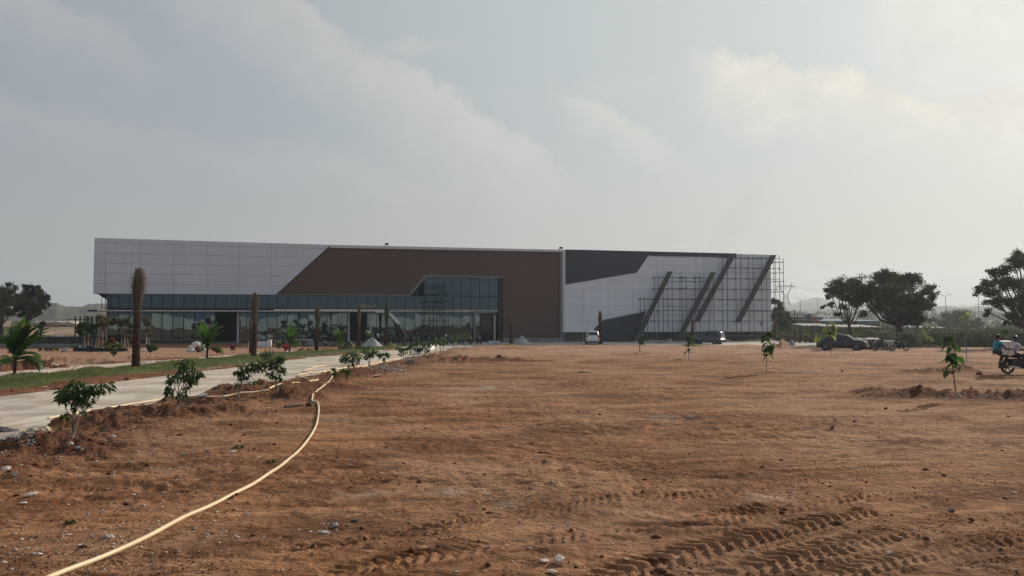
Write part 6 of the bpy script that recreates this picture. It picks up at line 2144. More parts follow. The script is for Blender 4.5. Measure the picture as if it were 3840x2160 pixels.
# planks and rubble strips before the hall
for i, (x0, y0, x1, y1) in enumerate(((2350, 1276, 2440, 1279), (2370, 1284, 2500, 1279), (2400, 1281, 2560, 1284), (2430, 1275, 2540, 1281), (2380, 1286, 2470, 1288), (2460, 1288, 2570, 1285), (2640, 1279, 2760, 1281), (2790, 1282, 2880, 1279), (2060, 1280, 2120, 1282), (2130, 1284, 2180, 1282))):
    a, b = G(x0, y0), G(x1, y1)
    m = MB(); o = Vector((a.x, a.y, -.80)); d = Vector((b.x - a.x, b.y - a.y, 0)).normalized()
    L = min((b - a).length, 4.0 + i % 3)
    m.tube([(0, 0, .06), (d.x * L, d.y * L, .10 + .12 * (i % 2))], .07, 4)
    tag(m.build("timber_plank", BARK if i % 2 else STONEP, loc=o), ['first', 'second', 'third', 'fourth', 'fifth', 'sixth', 'seventh', 'eighth', 'ninth', 'tenth'][i] + ' loose plank lying on the paving along the right wing plinth', 'plank', 'loose planks along the plinth')
lump("rubble_heap", 'low dark rubble heap at the plinth between the corner pier and the white car', 'rubble', 2150, 1278, 130, 10, CONCD, .5)
lump("rubble_heap", 'long low rubble heap under the first two slanted fins', 'rubble', 2470, 1281, 220, 9, CONC, .6, depth=.35)
b = G(2610, 1289)
m = MB(); m.lathe([(.30, 0), (.42, .1), (.42, .34), (.3, .42), (.2, .3), (.2, .1)], 14); tag(m.build("white_pot", WHITEP, loc=(b.x, b.y, -.85)), 'round white drum lying between the reddish palm stub and silver car', 'drum')
b = G(2510, 1280)
m = MB(); m.lathe([(.30, 0), (.42, .1), (.42, .34), (.3, .42), (.2, .3), (.2, .1)], 14); tag(m.build("tyre", STONEG, loc=(b.x, b.y, -.85)), 'grey ring lying on the long rubble heap under the fins', 'ring')


# ------------------------------------------------------------------ rocks, bricks and scraps big enough to point at
def rock(name, label, cat, px, py, w, h, m, seed=0, grp=None, seg=8, jit=.22, ydepth=.7, cut=None):
    random.seed(px * 7 + py)
    b = GR(px, py); k = b.y / F
    mm = MB(); mm.ball((0, 0, 0), 1.0, seg, 5, jit, (w * k / 2, w * k / 2 * ydepth, h * k / 2))
    o = mm.build(name, m, loc=(b.x, b.y, gh(b.x, b.y) + h * k * .32)); o.rotation_euler = (random.uniform(-.1, .1), random.uniform(-.15, .15), random.uniform(-.4, .4))
    return tag(o, label, cat, grp)


CONCP = mat("broken_concrete", (.42, .36, .27), .9, 0, .25, 5, bump=.6, bscale=20)
rock("concrete_chunk", 'large cream broken concrete lump at the road edge in the lower left', 'concrete lump', 145, 1626, 100, 34, CONCP, seg=11, jit=.14)
rock("concrete_chunk", 'flat cream concrete slab left of the large lump at the road edge', 'concrete lump', 80, 1622, 60, 18, CONCP, seg=9)
rock("boulder", 'dark grey boulder cut by the left edge at the road', 'boulder', 8, 1624, 82, 30, mat("dark_boulder", (.06, .06, .065), .85, 0, .3, 6, bump=.4))
rock("rock", 'orange-red rock at the road edge beside the yellow hose', 'rock', 765, 1505, 34, 18, mat("orange_rock", (.30, .10, .05), .9, 0, .3, 5, bump=.4))
rock("rock", 'round brown clod touching the kink of the yellow hose', 'rock', 1158, 1523, 26, 18, CLODM)
rock("rock", 'round dark boulder standing above the dug trench in mid field', 'rock', 1873, 1342, 20, 15, CLODM)
rock("rock", 'small dark rock beside the round boulder in mid field', 'rock', 1860, 1342, 9, 6, CLODM)
rock("dirt_lump", 'upright dark earth lump at the right end of the far mound', 'clod', 3672, 1404, 26, 14, CLODM, jit=.3)
rock("dirt_lump", 'small dark earth lump on top of the far mound', 'clod', 3622, 1392, 16, 9, CLODM, jit=.3)
rock("brick", 'red-brown brick lying at the far right of the dirt field', 'brick', 3781, 1566, 20, 12, mat("red_brick", (.17, .045, .03), .9), jit=.08, seg=4)
rock("rock", 'dark stone below the soil mound of the nearest field sapling', 'rock', 3322, 1534, 17, 9, CLODM)
rock("rock", 'pale rounded stone at the foot of the nearest field sapling', 'rock', 3600, 1489, 16, 11, STONEP)
rock("rock", 'dark stone in open field, upper of three to the right of centre', 'rock', 2249, 1556, 13, 9, CLODM)
rock("rock", 'tiny upright dark stone in open field near the centre', 'rock', 2168, 1546, 7, 10, CLODM)
rock("rock", 'dark stone left of the flat mound at the right', 'rock', 3132, 1580, 11, 7, CLODM)
rock("rock", 'dark stone next to the flat mound at the right', 'rock', 3204, 1581, 11, 7, CLODM)
rock("rock", 'grey stone by the tyre prints at the far right', 'rock', 3558, 1920, 36, 14, mat("dark_boulder", (.06, .06, .065), .85))
rock("rock", 'grey stone in the shallow pit in mid field', 'rock', 2588, 1568, 24, 12, STONEG)
rock("rock", 'pale flat stone at left of the yellow hose, by the dark hollow', 'rock', 872, 1697, 36, 10, STONEP)
rock("rock", 'pale chip right of the dark hollow near the lone weed', 'rock', 968, 1714, 22, 7, STONEP)
rock("rock", 'grey stone half buried at the lower left, right of its twin', 'rock', 408, 2020, 40, 20, STONEG)
rock("rock", 'grey stone half buried at the lower left, left of its twin', 'rock', 345, 2018, 22, 18, STONEG)
rock("rock", 'bluish stone lying under the nearest sapling', 'rock', 292, 1672, 24, 14, mat("bluish_stone", (.22, .26, .30), .8))
rock("rock", 'white stone left of the bluish stone under the nearest sapling', 'rock', 266, 1680, 20, 16, STONEP)
rock("rock", 'cream wedge stone right of the nearest sapling', 'rock', 424, 1640, 20, 14, STONEP)
rock("rock", 'pale stone at the left edge below the gravel, upper one', 'rock', 22, 1762, 40, 16, STONEP)
rock("rock", 'pale stone at the left edge below the gravel, lower one', 'rock', 56, 1780, 22, 20, STONEG)
rock("rock", 'flat white stone in the lower left dirt', 'rock', 118, 1858, 50, 14, STONEP)
rock("rock", 'small white tile chip below the flat white stone', 'rock', 90, 1888, 34, 8, STONEP)
rock("rock", 'white chip at the bottom left of the yellow hose', 'rock', 308, 2046, 30, 7, STONEP)
rock("rock", 'cream lump of broken plaster at the bottom centre right, larger piece', 'rock', 2092, 2112, 50, 34, STONEP, jit=.35)
rock("rock", 'cream flat piece of broken plaster beneath the larger plaster lump', 'rock', 2072, 2148, 46, 12, STONEP)
rock("rock", 'pale flat chip left of the broken plaster at the bottom', 'rock', 2040, 2106, 46, 12, STONEP)
rock("rock", 'white chip in the tyre prints near the bottom centre', 'rock', 2080, 1980, 13, 10, STONEP)
rock("rock", 'grey slate chip left of the small ash patch, bottom centre left', 'rock', 1258, 1970, 26, 12, STONEG)
rock("rock", 'flat stone plate of the small ash patch, bottom centre left', 'rock', 1216, 2000, 42, 12, STONEG)
rock("rock", 'dark stone pair above the small ash patch', 'rock', 1330, 1955, 30, 10, mat("dark_boulder", (.06, .06, .065), .85))
rock("rock", 'lonely pale stone right of the cement stain in mid foreground', 'rock', 1826, 1854, 22, 10, STONEP)
rock("rock", 'white pebble between two tyre prints at the lower right', 'rock', 3332, 2070, 20, 12, STONEP)
rock("rock", 'white stone near the grassy pit at the right', 'rock', 3618, 1572, 9, 8, BAGW)
rock("rock", 'pinkish stone on the red soil beyond the road, lower left', 'rock', 46, 1468, 16, 15, mat("orange_rock", (.30, .10, .05), .9))
rock("rock", 'orange-brown boulder on the red soil beyond the road', 'rock', 225, 1462, 42, 18, mat("orange_rock", (.30, .10, .05), .9))
rock("rock", 'white block on the red soil beyond the road', 'rock', 174, 1470, 24, 9, STONEP)
rock("rock", 'brown stone on the red soil at the foot of the lawn', 'rock', 476, 1424, 16, 12, CLODM)
rock("rock", 'grey block on the far path beyond the lawn', 'rock', 182, 1386, 20, 8, STONEG)
rock("rock", 'small grey stone on the far path beyond the lawn', 'rock', 274, 1386, 9, 9, STONEG)
rock("black_stub", 'black upright peg standing in the open field at right', 'peg', 3158, 1396, 6, 12, BIKEB)
# concrete block and cardboard scrap
b = G(1540, 1372); k = b.y / F
m = MB(); m.obox((0, 0, 7 * k), (32 * k, 14 * k, 15 * k), Matrix.Rotation(.1, 3, 'Z'))
o = m.build("concrete_block", mat("block_grey", (.24, .20, .17), .9, 0, .15, 4, bump=.4), loc=(b.x, b.y, gh(b.x, b.y))); tag(o, 'grey rectangular concrete block on the verge below the pipe', 'block')
b = G(1410, 1418); k = b.y / F
m = MB(); m.add([(-24 * k, -.1, .02), (14 * k, -.15, .10), (20 * k, .2, 13 * k), (-10 * k, .25, 7 * k), (4 * k, .4, .03)], [(0, 1, 2, 3), (3, 2, 4)])
m2 = [(v[0], v[1] + .02, v[2] + .01) for v in m.v]; m.add(m2, [(3, 2, 1, 0), (4, 2, 3)])
o = m.build("cardboard_scrap", mat("cardboard", (.52, .36, .20), .8, 0, .15, 4), loc=(b.x, b.y, gh(b.x, b.y))); tag(o, 'tan torn cardboard scrap lying on the dark soil of the verge', 'cardboard')
for i, (x0, y0, x1, y1, lab, r_) in enumerate(((2168, 1399, 2212, 1398, 'dark stick lying flat in the middle of the field', .02), (1070, 1533, 1135, 1521, 'grey weathered board end beside the clod at the hose kink', .045), (2018, 1694, 2080, 1709, 'thin dark stick lying on the dirt in the mid foreground', .012),
                                         (1300, 1761, 1350, 1761, 'short pale stick on the dirt right of the hose', .012), (1180, 1352, 1222, 1354, 'thin stick lying on the concrete road by the lawn', .02))):
    a, b = GP(x0, y0, .02), GP(x1, y1, .02)
    m = MB(); m.tube([(0, 0, 0), (b - a) * .5 + Vector((0, 0, .01)), b - a], [r_, r_, r_ * .6], 5)
    tag(m.build("stick", BARKD if i != 3 else FIBRE, loc=a), lab, 'stick')


# ------------------------------------------------------------------ hoses
def hose(name, label, pts, r, m, group=None, lift=0.0, smooth_n=14):
    g = [GR(*p) for p in pts]
    P = []
    for i in range(len(g) - 1):
        p0, p1, p2, p3 = g[max(i - 1, 0)], g[i], g[i + 1], g[min(i + 2, len(g) - 1)]
        for s in range(smooth_n):
            t = s / smooth_n
            P.append(.5 * ((2 * p1) + (-p0 + p2) * t + (2 * p0 - 5 * p1 + 4 * p2 - p3) * t * t + (-p0 + 3 * p1 - 3 * p2 + p3) * t ** 3))
    P.append(g[-1])
    A = np.array([[p.x, p.y] for p in P])
    h, *_ = terrain(A[:, 0].copy(), A[:, 1].copy())
    hr = H0(A[:, 1])
    on = (A[:, 0] < road_R(A[:, 1])) & (A[:, 0] > road_L(A[:, 1]))
    h = np.where(on, np.maximum(h, hr + .0), h)
    hs = np.convolve(np.pad(h, 8, mode='edge'), np.hanning(19)[1:-1] / np.hanning(19)[1:-1].sum(), 'valid')
    h = hs + .006
    o = P[0].copy(); o.z = h[0]
    mb = MB(); mb.tube([Vector((p.x, p.y, z + r * .85 + lift)) - o for p, z in zip(P, h)], r, 10)
    return tag(mb.build(name, m, smooth=True, loc=o), label, 'hose', group)


hose("water_hose", 'thick yellow hose running from the bottom left corner up to the road verge', [(60, 2235), (150, 2195), (245, 2152), (490, 2050), (700, 1942), (872, 1858), (1000, 1785), (1080, 1728), (1150, 1660), (1185, 1600), (1195, 1540), (1190, 1512), (1172, 1508), (1172, 1490), (1186, 1470),
     (1215, 1448), (1238, 1428), (1247, 1413)], .0245, HOSE)
hose("road_hose", 'yellow hose lying along the near edge of the concrete road', [(180, 1580), (290, 1560), (400, 1541), (520, 1521), (640, 1505), (760, 1494), (880, 1480), (960, 1469), (1010, 1460)], .026, HOSE)
hose("hose_coil", 'pale hose looping on the road between the verge saplings, lowest coil', [(1010, 1463), (1085, 1449), (1125, 1442), (1160, 1432), (1190, 1427), (1188, 1423), (1150, 1422), (1119, 1416), (1140, 1408), (1200, 1402), (1262, 1390), (1330, 1381), (1390, 1372), (1440, 1360), (1500, 1350)], .03, HOSEP, 'pale hoses coiled on the road')
hose("hose_coil", 'pale hose making the upper loop on the road, farthest left', [(1250, 1394), (1212, 1401), (1170, 1404), (1140, 1397), (1165, 1388), (1200, 1379), (1250, 1376), (1330, 1376)], .028, HOSEP, 'pale hoses coiled on the road')
hose("hose_coil", 'pale hose on top of the bundle running right to the pipe', [(1240, 1406), (1290, 1396), (1350, 1382), (1400, 1369), (1440, 1357), (1480, 1349), (1535, 1345)], .03, HOSEP, 'pale hoses coiled on the road', .03)
hose("hose_coil", 'pale wavy hose nearest the soil in the bundle by the pipe', [(1260, 1402), (1310, 1395), (1345, 1387), (1370, 1379), (1410, 1370), (1438, 1364), (1470, 1357)], .03, HOSEP, 'pale hoses coiled on the road', .01)


# ------------------------------------------------------------------ vehicles
def car(label, loc, yaw, paint, L, W, H, prof, wheel_x, wr=.34, name="parked_car", cat='car', belt=.98, glasses=None, extras=None):
    """prof: (x, top z) along the length, rear to front; local +X is forward"""
    root = empty(name, loc, yaw, label, cat)
    hw = W / 2
    m = MB()
    V = []
    for x, zt in prof:
        e = 1 - .07 * (abs(x) / (L / 2)) ** 4
        bz = min(belt, zt - .02)
        th = max(zt - bz, .01)
        inset = .22 * min(1, th / .5)
        z0 = .26
        ring = [(hw * .90 * e, z0), (hw * .985 * e, z0 + .12), (hw * e, (z0 + bz) / 2 + .05), (hw * .985 * e, bz - .03), ((hw - .04 - inset * .12) * e, bz + .02 if th > .1 else bz), ((hw - inset) * e, zt - min(.07, th * .4)), ((hw - inset - .10) * e, zt)]
        V += [(x, -y, z) for y, z in ring] + [(x, y, z) for y, z in reversed(ring)]
    n = 14
    Fc = []
    for i in range(len(prof) - 1):
        for k in range(n - 1):
            a = i * n + k
            Fc.append((a, a + 1, a + n + 1, a + n))
        Fc.append((i * n + n - 1, i * n, i * n + n, i * n + n + n - 1))
    Fc.append(tuple(range(n))); Fc.append(tuple((len(prof) - 1) * n + k for k in reversed(range(n))))
    m.add(V, Fc)
    body = m.build("body", paint, root, True)
    for wx in wheel_x:
        for s in (-1, 1):
            am = MB(); am.lathe([(.02, 0), (wr + .07, 0), (wr + .07, .012), (.02, .012)], 20, (wx, s * (hw + (.002 if s > 0 else -.014)), wr + .02), 'y')
            am.build("arch_shade_disc", FRAME, root)  # black disc on the flank paints the shade inside the arch
            wm = MB(); wm.lathe([(wr * .6, -.11), (wr * .93, -.11), (wr, -.08), (wr, .08), (wr * .93, .11), (wr * .6, .11)], 22, (0, 0, 0), 'y')
            wo = wm.build("wheel", TYRE, root, True, loc=(wx, s * (hw - .07), wr))
            rm = MB(); rm.lathe([(.03, 0), (wr * .62, 0), (wr * .62, .02), (.03, .03)], 14, (0, s * .115, 0), 'y')
            for q in range(5):
                a = 2 * math.pi * q / 5
                rm.obox((wr * .33 * math.cos(a), s * .125, wr * .33 * math.sin(a)), (wr * .5, .03, .05), Matrix.Rotation(-a, 3, 'Y'))
            rm.build("rim", RIM, wo)
    for nm, mt, pts, th in (glasses or []):
        mm = MB()
        P = [Vector(p) for p in pts]
        nr = (P[1] - P[0]).cross(P[2] - P[0]).normalized() * th
        mm.add([p for p in P] + [p + nr for p in P], [tuple(range(len(P)))] + [tuple(reversed(range(len(P), 2 * len(P))))] + [(i, (i + 1) % len(P), len(P) + (i + 1) % len(P), len(P) + i) for i in range(len(P))])
        mm.build(nm, mt, root)
    for nm, mt, bx in (extras or []):
        mm = MB(); mm.box(*bx); mm.build(nm, mt, root)
    return root


def side_windows(hw, inset, belt, top, spans):
    """window quads on both flanks; spans: (x0 bottom, x1 bottom, x0 top, x1 top)"""
    out = []
    for s in (-1, 1):
        for a, b, c, d in spans:
            yb, yt = s * (hw - .045), s * (hw - inset + .03)
            q = [(a, yb, belt + .04), (b, yb, belt + .04), (d, yt, top - .12), (c, yt, top - .12)]
            if s > 0: q = [q[1], q[0], q[3], q[2]]
            out.append(("side_window", CARG, q, .03))
    return out


# white SUV seen from behind
p = G(2222, 1290)
hw = .93
car('white off-road estate car seen from behind, parked beside the slim dark palm stub', (p.x, p.y, gh(p.x, p.y)), R(84.5), CARW, 4.8, 1.86, 1.84,
    [(-2.38, .75), (-2.36, 1.15), (-2.28, 1.30), (-2.05, 1.74), (-1.7, 1.81), (-.6, 1.84), (.3, 1.82), (.75, 1.72), (1.35, 1.22), (2.0, 1.14), (2.3, 1.0), (2.4, .7)], (-1.4, 1.45), .39, belt=1.15,
    glasses=side_windows(.93, .22, 1.15, 1.82, [(-1.95, -1.0, -1.8, -1.0), (-.9, .2, -.9, .2), (.3, 1.2, .3, .7)]) + [("rear_window", CARG, [(-2.31, .66, 1.26), (-2.31, -.66, 1.26), (-2.08, -.58, 1.66), (-2.08, .58, 1.66)], .05)],
    extras=[("tail_lamp", LAMPR, (-2.42, -2.30, -.90, -.62, 1.02, 1.22)), ("tail_lamp", LAMPR, (-2.42, -2.30, .62, .90, 1.02, 1.22)), ("rear_bumper", CARW, (-2.50, -2.36, -.88, .88, .48, .74)),
            ("lower_valance", FRAME, (-2.47, -2.33, -.84, .84, .30, .47)), ("number_plate", BAGW, (-2.405, -2.385, -.26, .26, .88, 1.0)), ("reflector", LAMPR, (-2.52, -2.501, -.85, -.66, .56, .66)), ("reflector", LAMPR, (-2.52, -2.501, .66, .85, .56, .66)),
            ("roof_rail", STEELL, (-1.8, .2, -.70, -.66, 1.84, 1.88)), ("roof_rail", STEELL, (-1.8, .2, .66, .70, 1.84, 1.88)), ("emblem", CHROME, (-2.375, -2.365, -.08, .08, 1.13, 1.19))])
# silver-blue people carrier, three-quarter rear
p = G(2666, 1290)
hw = .84
car('silver-blue people carrier seen from its right rear corner, parked by the scaffold', (p.x - .3, p.y + .6, gh(p.x, p.y)), R(90 + 52), CARS, 4.4, 1.68, 1.75,
    [(-2.18, .70), (-2.16, 1.10), (-2.12, 1.2), (-1.98, 1.66), (-1.75, 1.74), (-.5, 1.75), (.5, 1.70), (.95, 1.55), (1.55, 1.14), (1.95, 1.02), (2.15, .88), (2.2, .6)], (-1.35, 1.40), .31, belt=1.02,
    glasses=side_windows(.84, .22, 1.02, 1.73, [(-1.95, -1.05, -1.85, -1.05), (-.95, .0, -.95, .0), (.1, 1.15, .1, .8)]) + [("rear_window", CARG, [(-2.15, .62, 1.16), (-2.15, -.62, 1.16), (-2.01, -.54, 1.60), (-2.01, .54, 1.60)], .05)],
    extras=[("tail_lamp", LAMPR, (-2.2, -2.08, -.83, -.64, .88, 1.12)), ("tail_lamp", LAMPR, (-2.2, -2.08, .64, .83, .88, 1.12)), ("rear_bumper", CARS, (-2.28, -2.14, -.8, .8, .40, .68)), ("number_plate", BAGW, (-2.195, -2.18, -.25, .25, .78, .9)),
            ("roof_rail", FRAME, (-1.8, .5, -.64, -.60, 1.75, 1.80)), ("roof_rail", FRAME, (-1.8, .5, .60, .64, 1.75, 1.80)), ("door_mirror", CARS, (.95, 1.1, .86, 1.02, 1.04, 1.2))])
# black car, three-quarter front
p = G(3180, 1316)
hw = .9
car('glossy black car facing right with its headlamps on, parked before the branching tree', (p.x - .25, p.y + .7, gh(p.x, p.y)), R(-33), CARB, 4.6, 1.82, 1.62,
    [(-2.28, .62), (-2.26, .98), (-2.1, 1.08), (-1.75, 1.22), (-1.25, 1.52), (-.6, 1.61), (.1, 1.60), (.5, 1.50), (1.15, 1.10), (1.6, 1.04), (2.1, .92), (2.26, .78), (2.3, .5)], (-1.42, 1.42), .36, belt=.99,
    glasses=side_windows(.9, .22, .99, 1.58, [(-1.55, -.95, -1.15, -.9), (-.85, -.05, -.82, -.05), (.05, .98, .05, .52)]) +
    [("windscreen", mat("sky_sheen_screen", (.25, .32, .32), .12, .0, .1), [(1.12, -.74, 1.12), (1.12, .74, 1.12), (.54, .60, 1.49), (.54, -.60, 1.49)], .03)],  # pale sky reflection put into the windscreen colour
    extras=[("headlamp", LAMPW, (2.12, 2.30, -.82, -.50, .66, .82)), ("headlamp", LAMPW, (2.12, 2.30, .50, .82, .66, .82)), ("grille", FRAME, (2.29, 2.33, -.46, .46, .55, .80)), ("front_bumper", CARB, (2.2, 2.38, -.85, .85, .30, .52)),
            ("number_plate", BAGW, (2.381, 2.40, -.25, .25, .42, .52)), ("fog_lamp", LAMPW, (2.33, 2.39, -.62, -.50, .50, .58)), ("fog_lamp", LAMPW, (2.33, 2.39, .50, .62, .50, .58)), ("bonnet_chrome", CHROME, (2.30, 2.335, -.5, .5, .80, .83)),
            ("door_handle", CHROME, (-.62, -.45, -.925, -.90, .88, .92)), ("door_handle", CHROME, (.38, .55, -.925, -.90, .88, .92)), ("door_mirror", CARB, (.85, 1.0, -1.08, -.88, 1.0, 1.14)), ("door_mirror", CARB, (.85, 1.0, .88, 1.08, 1.0, 1.14))])


# ------------------------------------------------------------------ motorcycles
def motorcycle(label, loc, yaw, group=None, paint=BIKEB, name="motorcycle", lean=0.10):
    root = empty(name, loc, yaw, label, 'motorcycle', group)
    root.rotation_euler = (lean, 0, yaw)
    for wx in (-.66, .66):
        w_ = MB()
        V, Fc = [], []
        N, M_ = 22, 7
        for i in range(N):
            a = 2 * math.pi * i / N
            for j in range(M_):
                c = 2 * math.pi * j / M_
                rr = .26 + .052 * math.cos(c)
                V.append((rr * math.cos(a), .05 * math.sin(c), rr * math.sin(a)))
        for i in range(N):
            for j in range(M_):
                Fc.append((i * M_ + j, ((i + 1) % N) * M_ + j, ((i + 1) % N) * M_ + (j + 1) % M_, i * M_ + (j + 1) % M_))
        w_.add(V, Fc)
        wh = w_.build("wheel", TYRE, root, True, loc=(wx, 0, .31))
        r_ = MB(); r_.lathe([(.02, -.03), (.05, -.03), (.05, .03), (.02, .03)], 8, (0, 0, 0), 'y')
        for q in range(5):
            a = 2 * math.pi * q / 5 + .3
            r_.obox((.11 * math.cos(a), 0, .11 * math.sin(a)), (.21, .03, .035), Matrix.Rotation(-a, 3, 'Y'))
        r_.build("rim", RIM, wh)
        f = MB()
        pts = [(wx + .35 * math.cos(a), 0, .31 + .35 * math.sin(a)) for a in np.linspace(.5 if wx < 0 else 1.0, 2.6 if wx < 0 else 2.4, 8)]
        for u, v in zip(pts[:-1], pts[1:]):
            f.add([(u[0], -.06, u[2]), (u[0], .06, u[2]), (v[0], .06, v[2]), (v[0], -.06, v[2]), (u[0], -.06, u[2] + .01), (u[0], .06, u[2] + .01), (v[0], .06, v[2] + .01), (v[0], -.06, v[2] + .01)], [(0, 1, 2, 3), (4, 7, 6, 5), (0, 4, 5, 1), (2, 6, 7, 3), (0, 3, 7, 4), (1, 5, 6, 2)])
        f.build("mudguard", paint, root)
    m = MB()
    m.tube([(.44, 0, .88), (.1, 0, .72), (-.28, 0, .62), (-.66, .0, .62)], .025, 6); m.tube([(.42, 0, .80), (.26, 0, .35), (-.1, 0, .28), (-.28, 0, .62)], .025, 6)
    m.tube([(-.2, .06, .34), (-.66, .07, .31)], .02, 5); m.tube([(-.2, -.06, .34), (-.66, -.07, .31)], .02, 5)
    m.build("frame", FRAME, root)
    m = MB()
    for s in (-1, 1): m.tube([(.43, s * .07, .92), (.55, s * .07, .6), (.66, s * .07, .31)], [.022, .026, .02], 6)
    m.build("fork", RIM, root)
    m = MB(); m.ball((.16, 0, .80), 1, 10, 6, 0, (.27, .13, .13)); m.build("fuel_tank", paint, root, True)
    m = MB()
    V = []
    for x, z, w_ in ((-.12, .80, .07), (-.3, .77, .13), (-.55, .79, .13), (-.78, .83, .10)):
        V += [(x, -w_, z), (x, w_, z), (x, w_ * .8, z - .07), (x, -w_ * .8, z - .07)]
    Fc = [(0, 3, 2, 1), (12, 13, 14, 15)]
    for i in range(3):
        for k in range(4):
            a = i * 4 + k; b = i * 4 + (k + 1) % 4
            Fc.append((a, b, b + 4, a + 4))
    m.add(V, Fc); m.build("seat", TYRE, root)
    m = MB(); m.obox((.06, 0, .42), (.34, .22, .26)); m.ball((.12, 0, .55), .12, 8, 5, 0, (1, 1, 1.1)); m.build("engine", STEEL, root)
    m = MB(); m.obox((-.4, .11, .55), (.34, .03, .18)); m.obox((-.4, -.11, .55), (.34, .03, .18)); m.build("side_cover", paint, root)
    m = MB(); m.tube([(.2, -.13, .34), (-.1, -.15, .26), (-.4, -.16, .30), (-.85, -.17, .38)], [.02, .025, .05, .045], 8); m.build("exhaust", CHROME, root, True)
    m = MB(); m.tube([(.28, -.36, 1.06), (.36, -.2, 1.05), (.42, 0, .97), (.36, .2, 1.05), (.28, .36, 1.06)], .015, 6); m.build("handlebar", STEEL, root)
    m = MB(); m.ball((.52, 0, .90), .10, 9, 6, 0, (.8, 1, 1)); m.build("headlamp_shell", paint, root, True)
    m = MB(); m.lathe([(.085, 0), (.08, .02), (.02, .03)], 12, (.585, 0, .90), 'x'); m.build("headlamp", LAMPW, root)
    for s in (-1, 1):
        m = MB(); m.tube([(.33, s * .24, 1.05), (.33, s * .30, 1.20)], .008, 4); m.obox((.33, s * .32, 1.23), (.02, .12, .08)); m.build("mirror", FRAME, root)
    m = MB(); m.obox((-.86, 0, .74), (.05, .13, .07)); m.build("tail_lamp", LAMPR, root)
    return root


mb0 = None
BIKES = [(1484, 1293, 200, 'motorcycle at the left end of the parked row, side on, under the leaning white strip'), (1531, 1292, 250, 'motorcycle at the foot of the leaning white strip'), (1553, 1291, 275, 'parked motorcycle just right of the leaning strip foot'),
         (1577, 1291, 262, 'parked motorcycle with a person in dark clothes standing at it'), (1618, 1292, 258, 'parked motorcycle with a shining headlamp, left of the scaffold tower'), (1642, 1291, 265, 'parked motorcycle with a shining headlamp, in front of the scaffold tower'),
         (1660, 1291, 272, 'parked motorcycle right of centre in the row, partly behind saplings'), (1673, 1292, 262, 'parked motorcycle with a light coloured helmet on it'), (1697, 1291, 268, 'parked motorcycle between the helmet one and the entrance'),
         (1728, 1291, 255, 'parked motorcycle with a raised mirror, third from the right end'), (1764, 1291, 285, 'parked motorcycle second from the right end of the row'), (1795, 1291, 300, 'rightmost parked motorcycle by the entrance portal')]
for i, (x, y, a, lab) in enumerate(BIKES):
    p = G(x, y)
    if mb0 is None:
        mb0 = motorcycle(lab, (p.x, p.y, -.86), R(a), 'motorcycles parked along the hall front')
    else:
        c = copy_tree(mb0)
        c.location = (p.x, p.y, -.86); c.rotation_euler = (.1, 0, R(a + random.uniform(-6, 6)))
        c['label'] = lab
c = copy_tree(mb0); p = G(1128, 1301); c.location = (p.x, p.y, gh(p.x, p.y)); c.rotation_euler = (.1, 0, R(230)); c['label'] = 'motorcycle parked left of the white framed air unit'; del c['group']
c = copy_tree(mb0); p = G(3372, 1317); c.location = (p.x, p.y, gh(p.x, p.y)); c.rotation_euler = (-.05, 0, R(178)); c['label'] = 'motorcycle under the broad tree with a rider sitting on it'; del c['group']
c = copy_tree(mb0); p = G(3303, 1317); c.location = (p.x, p.y, gh(p.x, p.y)); c.rotation_euler = (.05, 0, R(200)); c['label'] = 'dark motorcycle in front of the roadside stall, right of the black car'; del c['group']


# ------------------------------------------------------------------ people
def skin_mesh(name, chains, m, parent, sub=2, root_i=0):
    """chains: list of lists of (pos, radius); chains joined where positions coincide"""
    verts, rad, edges, idx = [], [], [], {}
    for ch in chains:
        prev = None
        for p, r in ch:
            key = tuple(round(c, 4) for c in p)
            if key not in idx:
                idx[key] = len(verts); verts.append(p); rad.append(r)
            i = idx[key]
            if prev is not None and prev != i: edges.append((prev, i))
            prev = i
    me = bpy.data.meshes.new(name)
    me.from_pydata(verts, edges, [])
    o = bpy.data.objects.new(name, me)
    o.parent = parent
    link(o)
    me.materials.append(m)
    sk = o.modifiers.new("skin", 'SKIN')
    if not me.skin_vertices:
        return o
    for i, v in enumerate(me.skin_vertices[0].data):
        r = rad[i]
        v.radius = (r, r) if not isinstance(r, tuple) else r
        v.use_root = (i == root_i)
    sk.use_smooth_shade = True
    sb = o.modifiers.new("sub", 'SUBSURF'); sb.levels = sub; sb.render_levels = sub
    return o


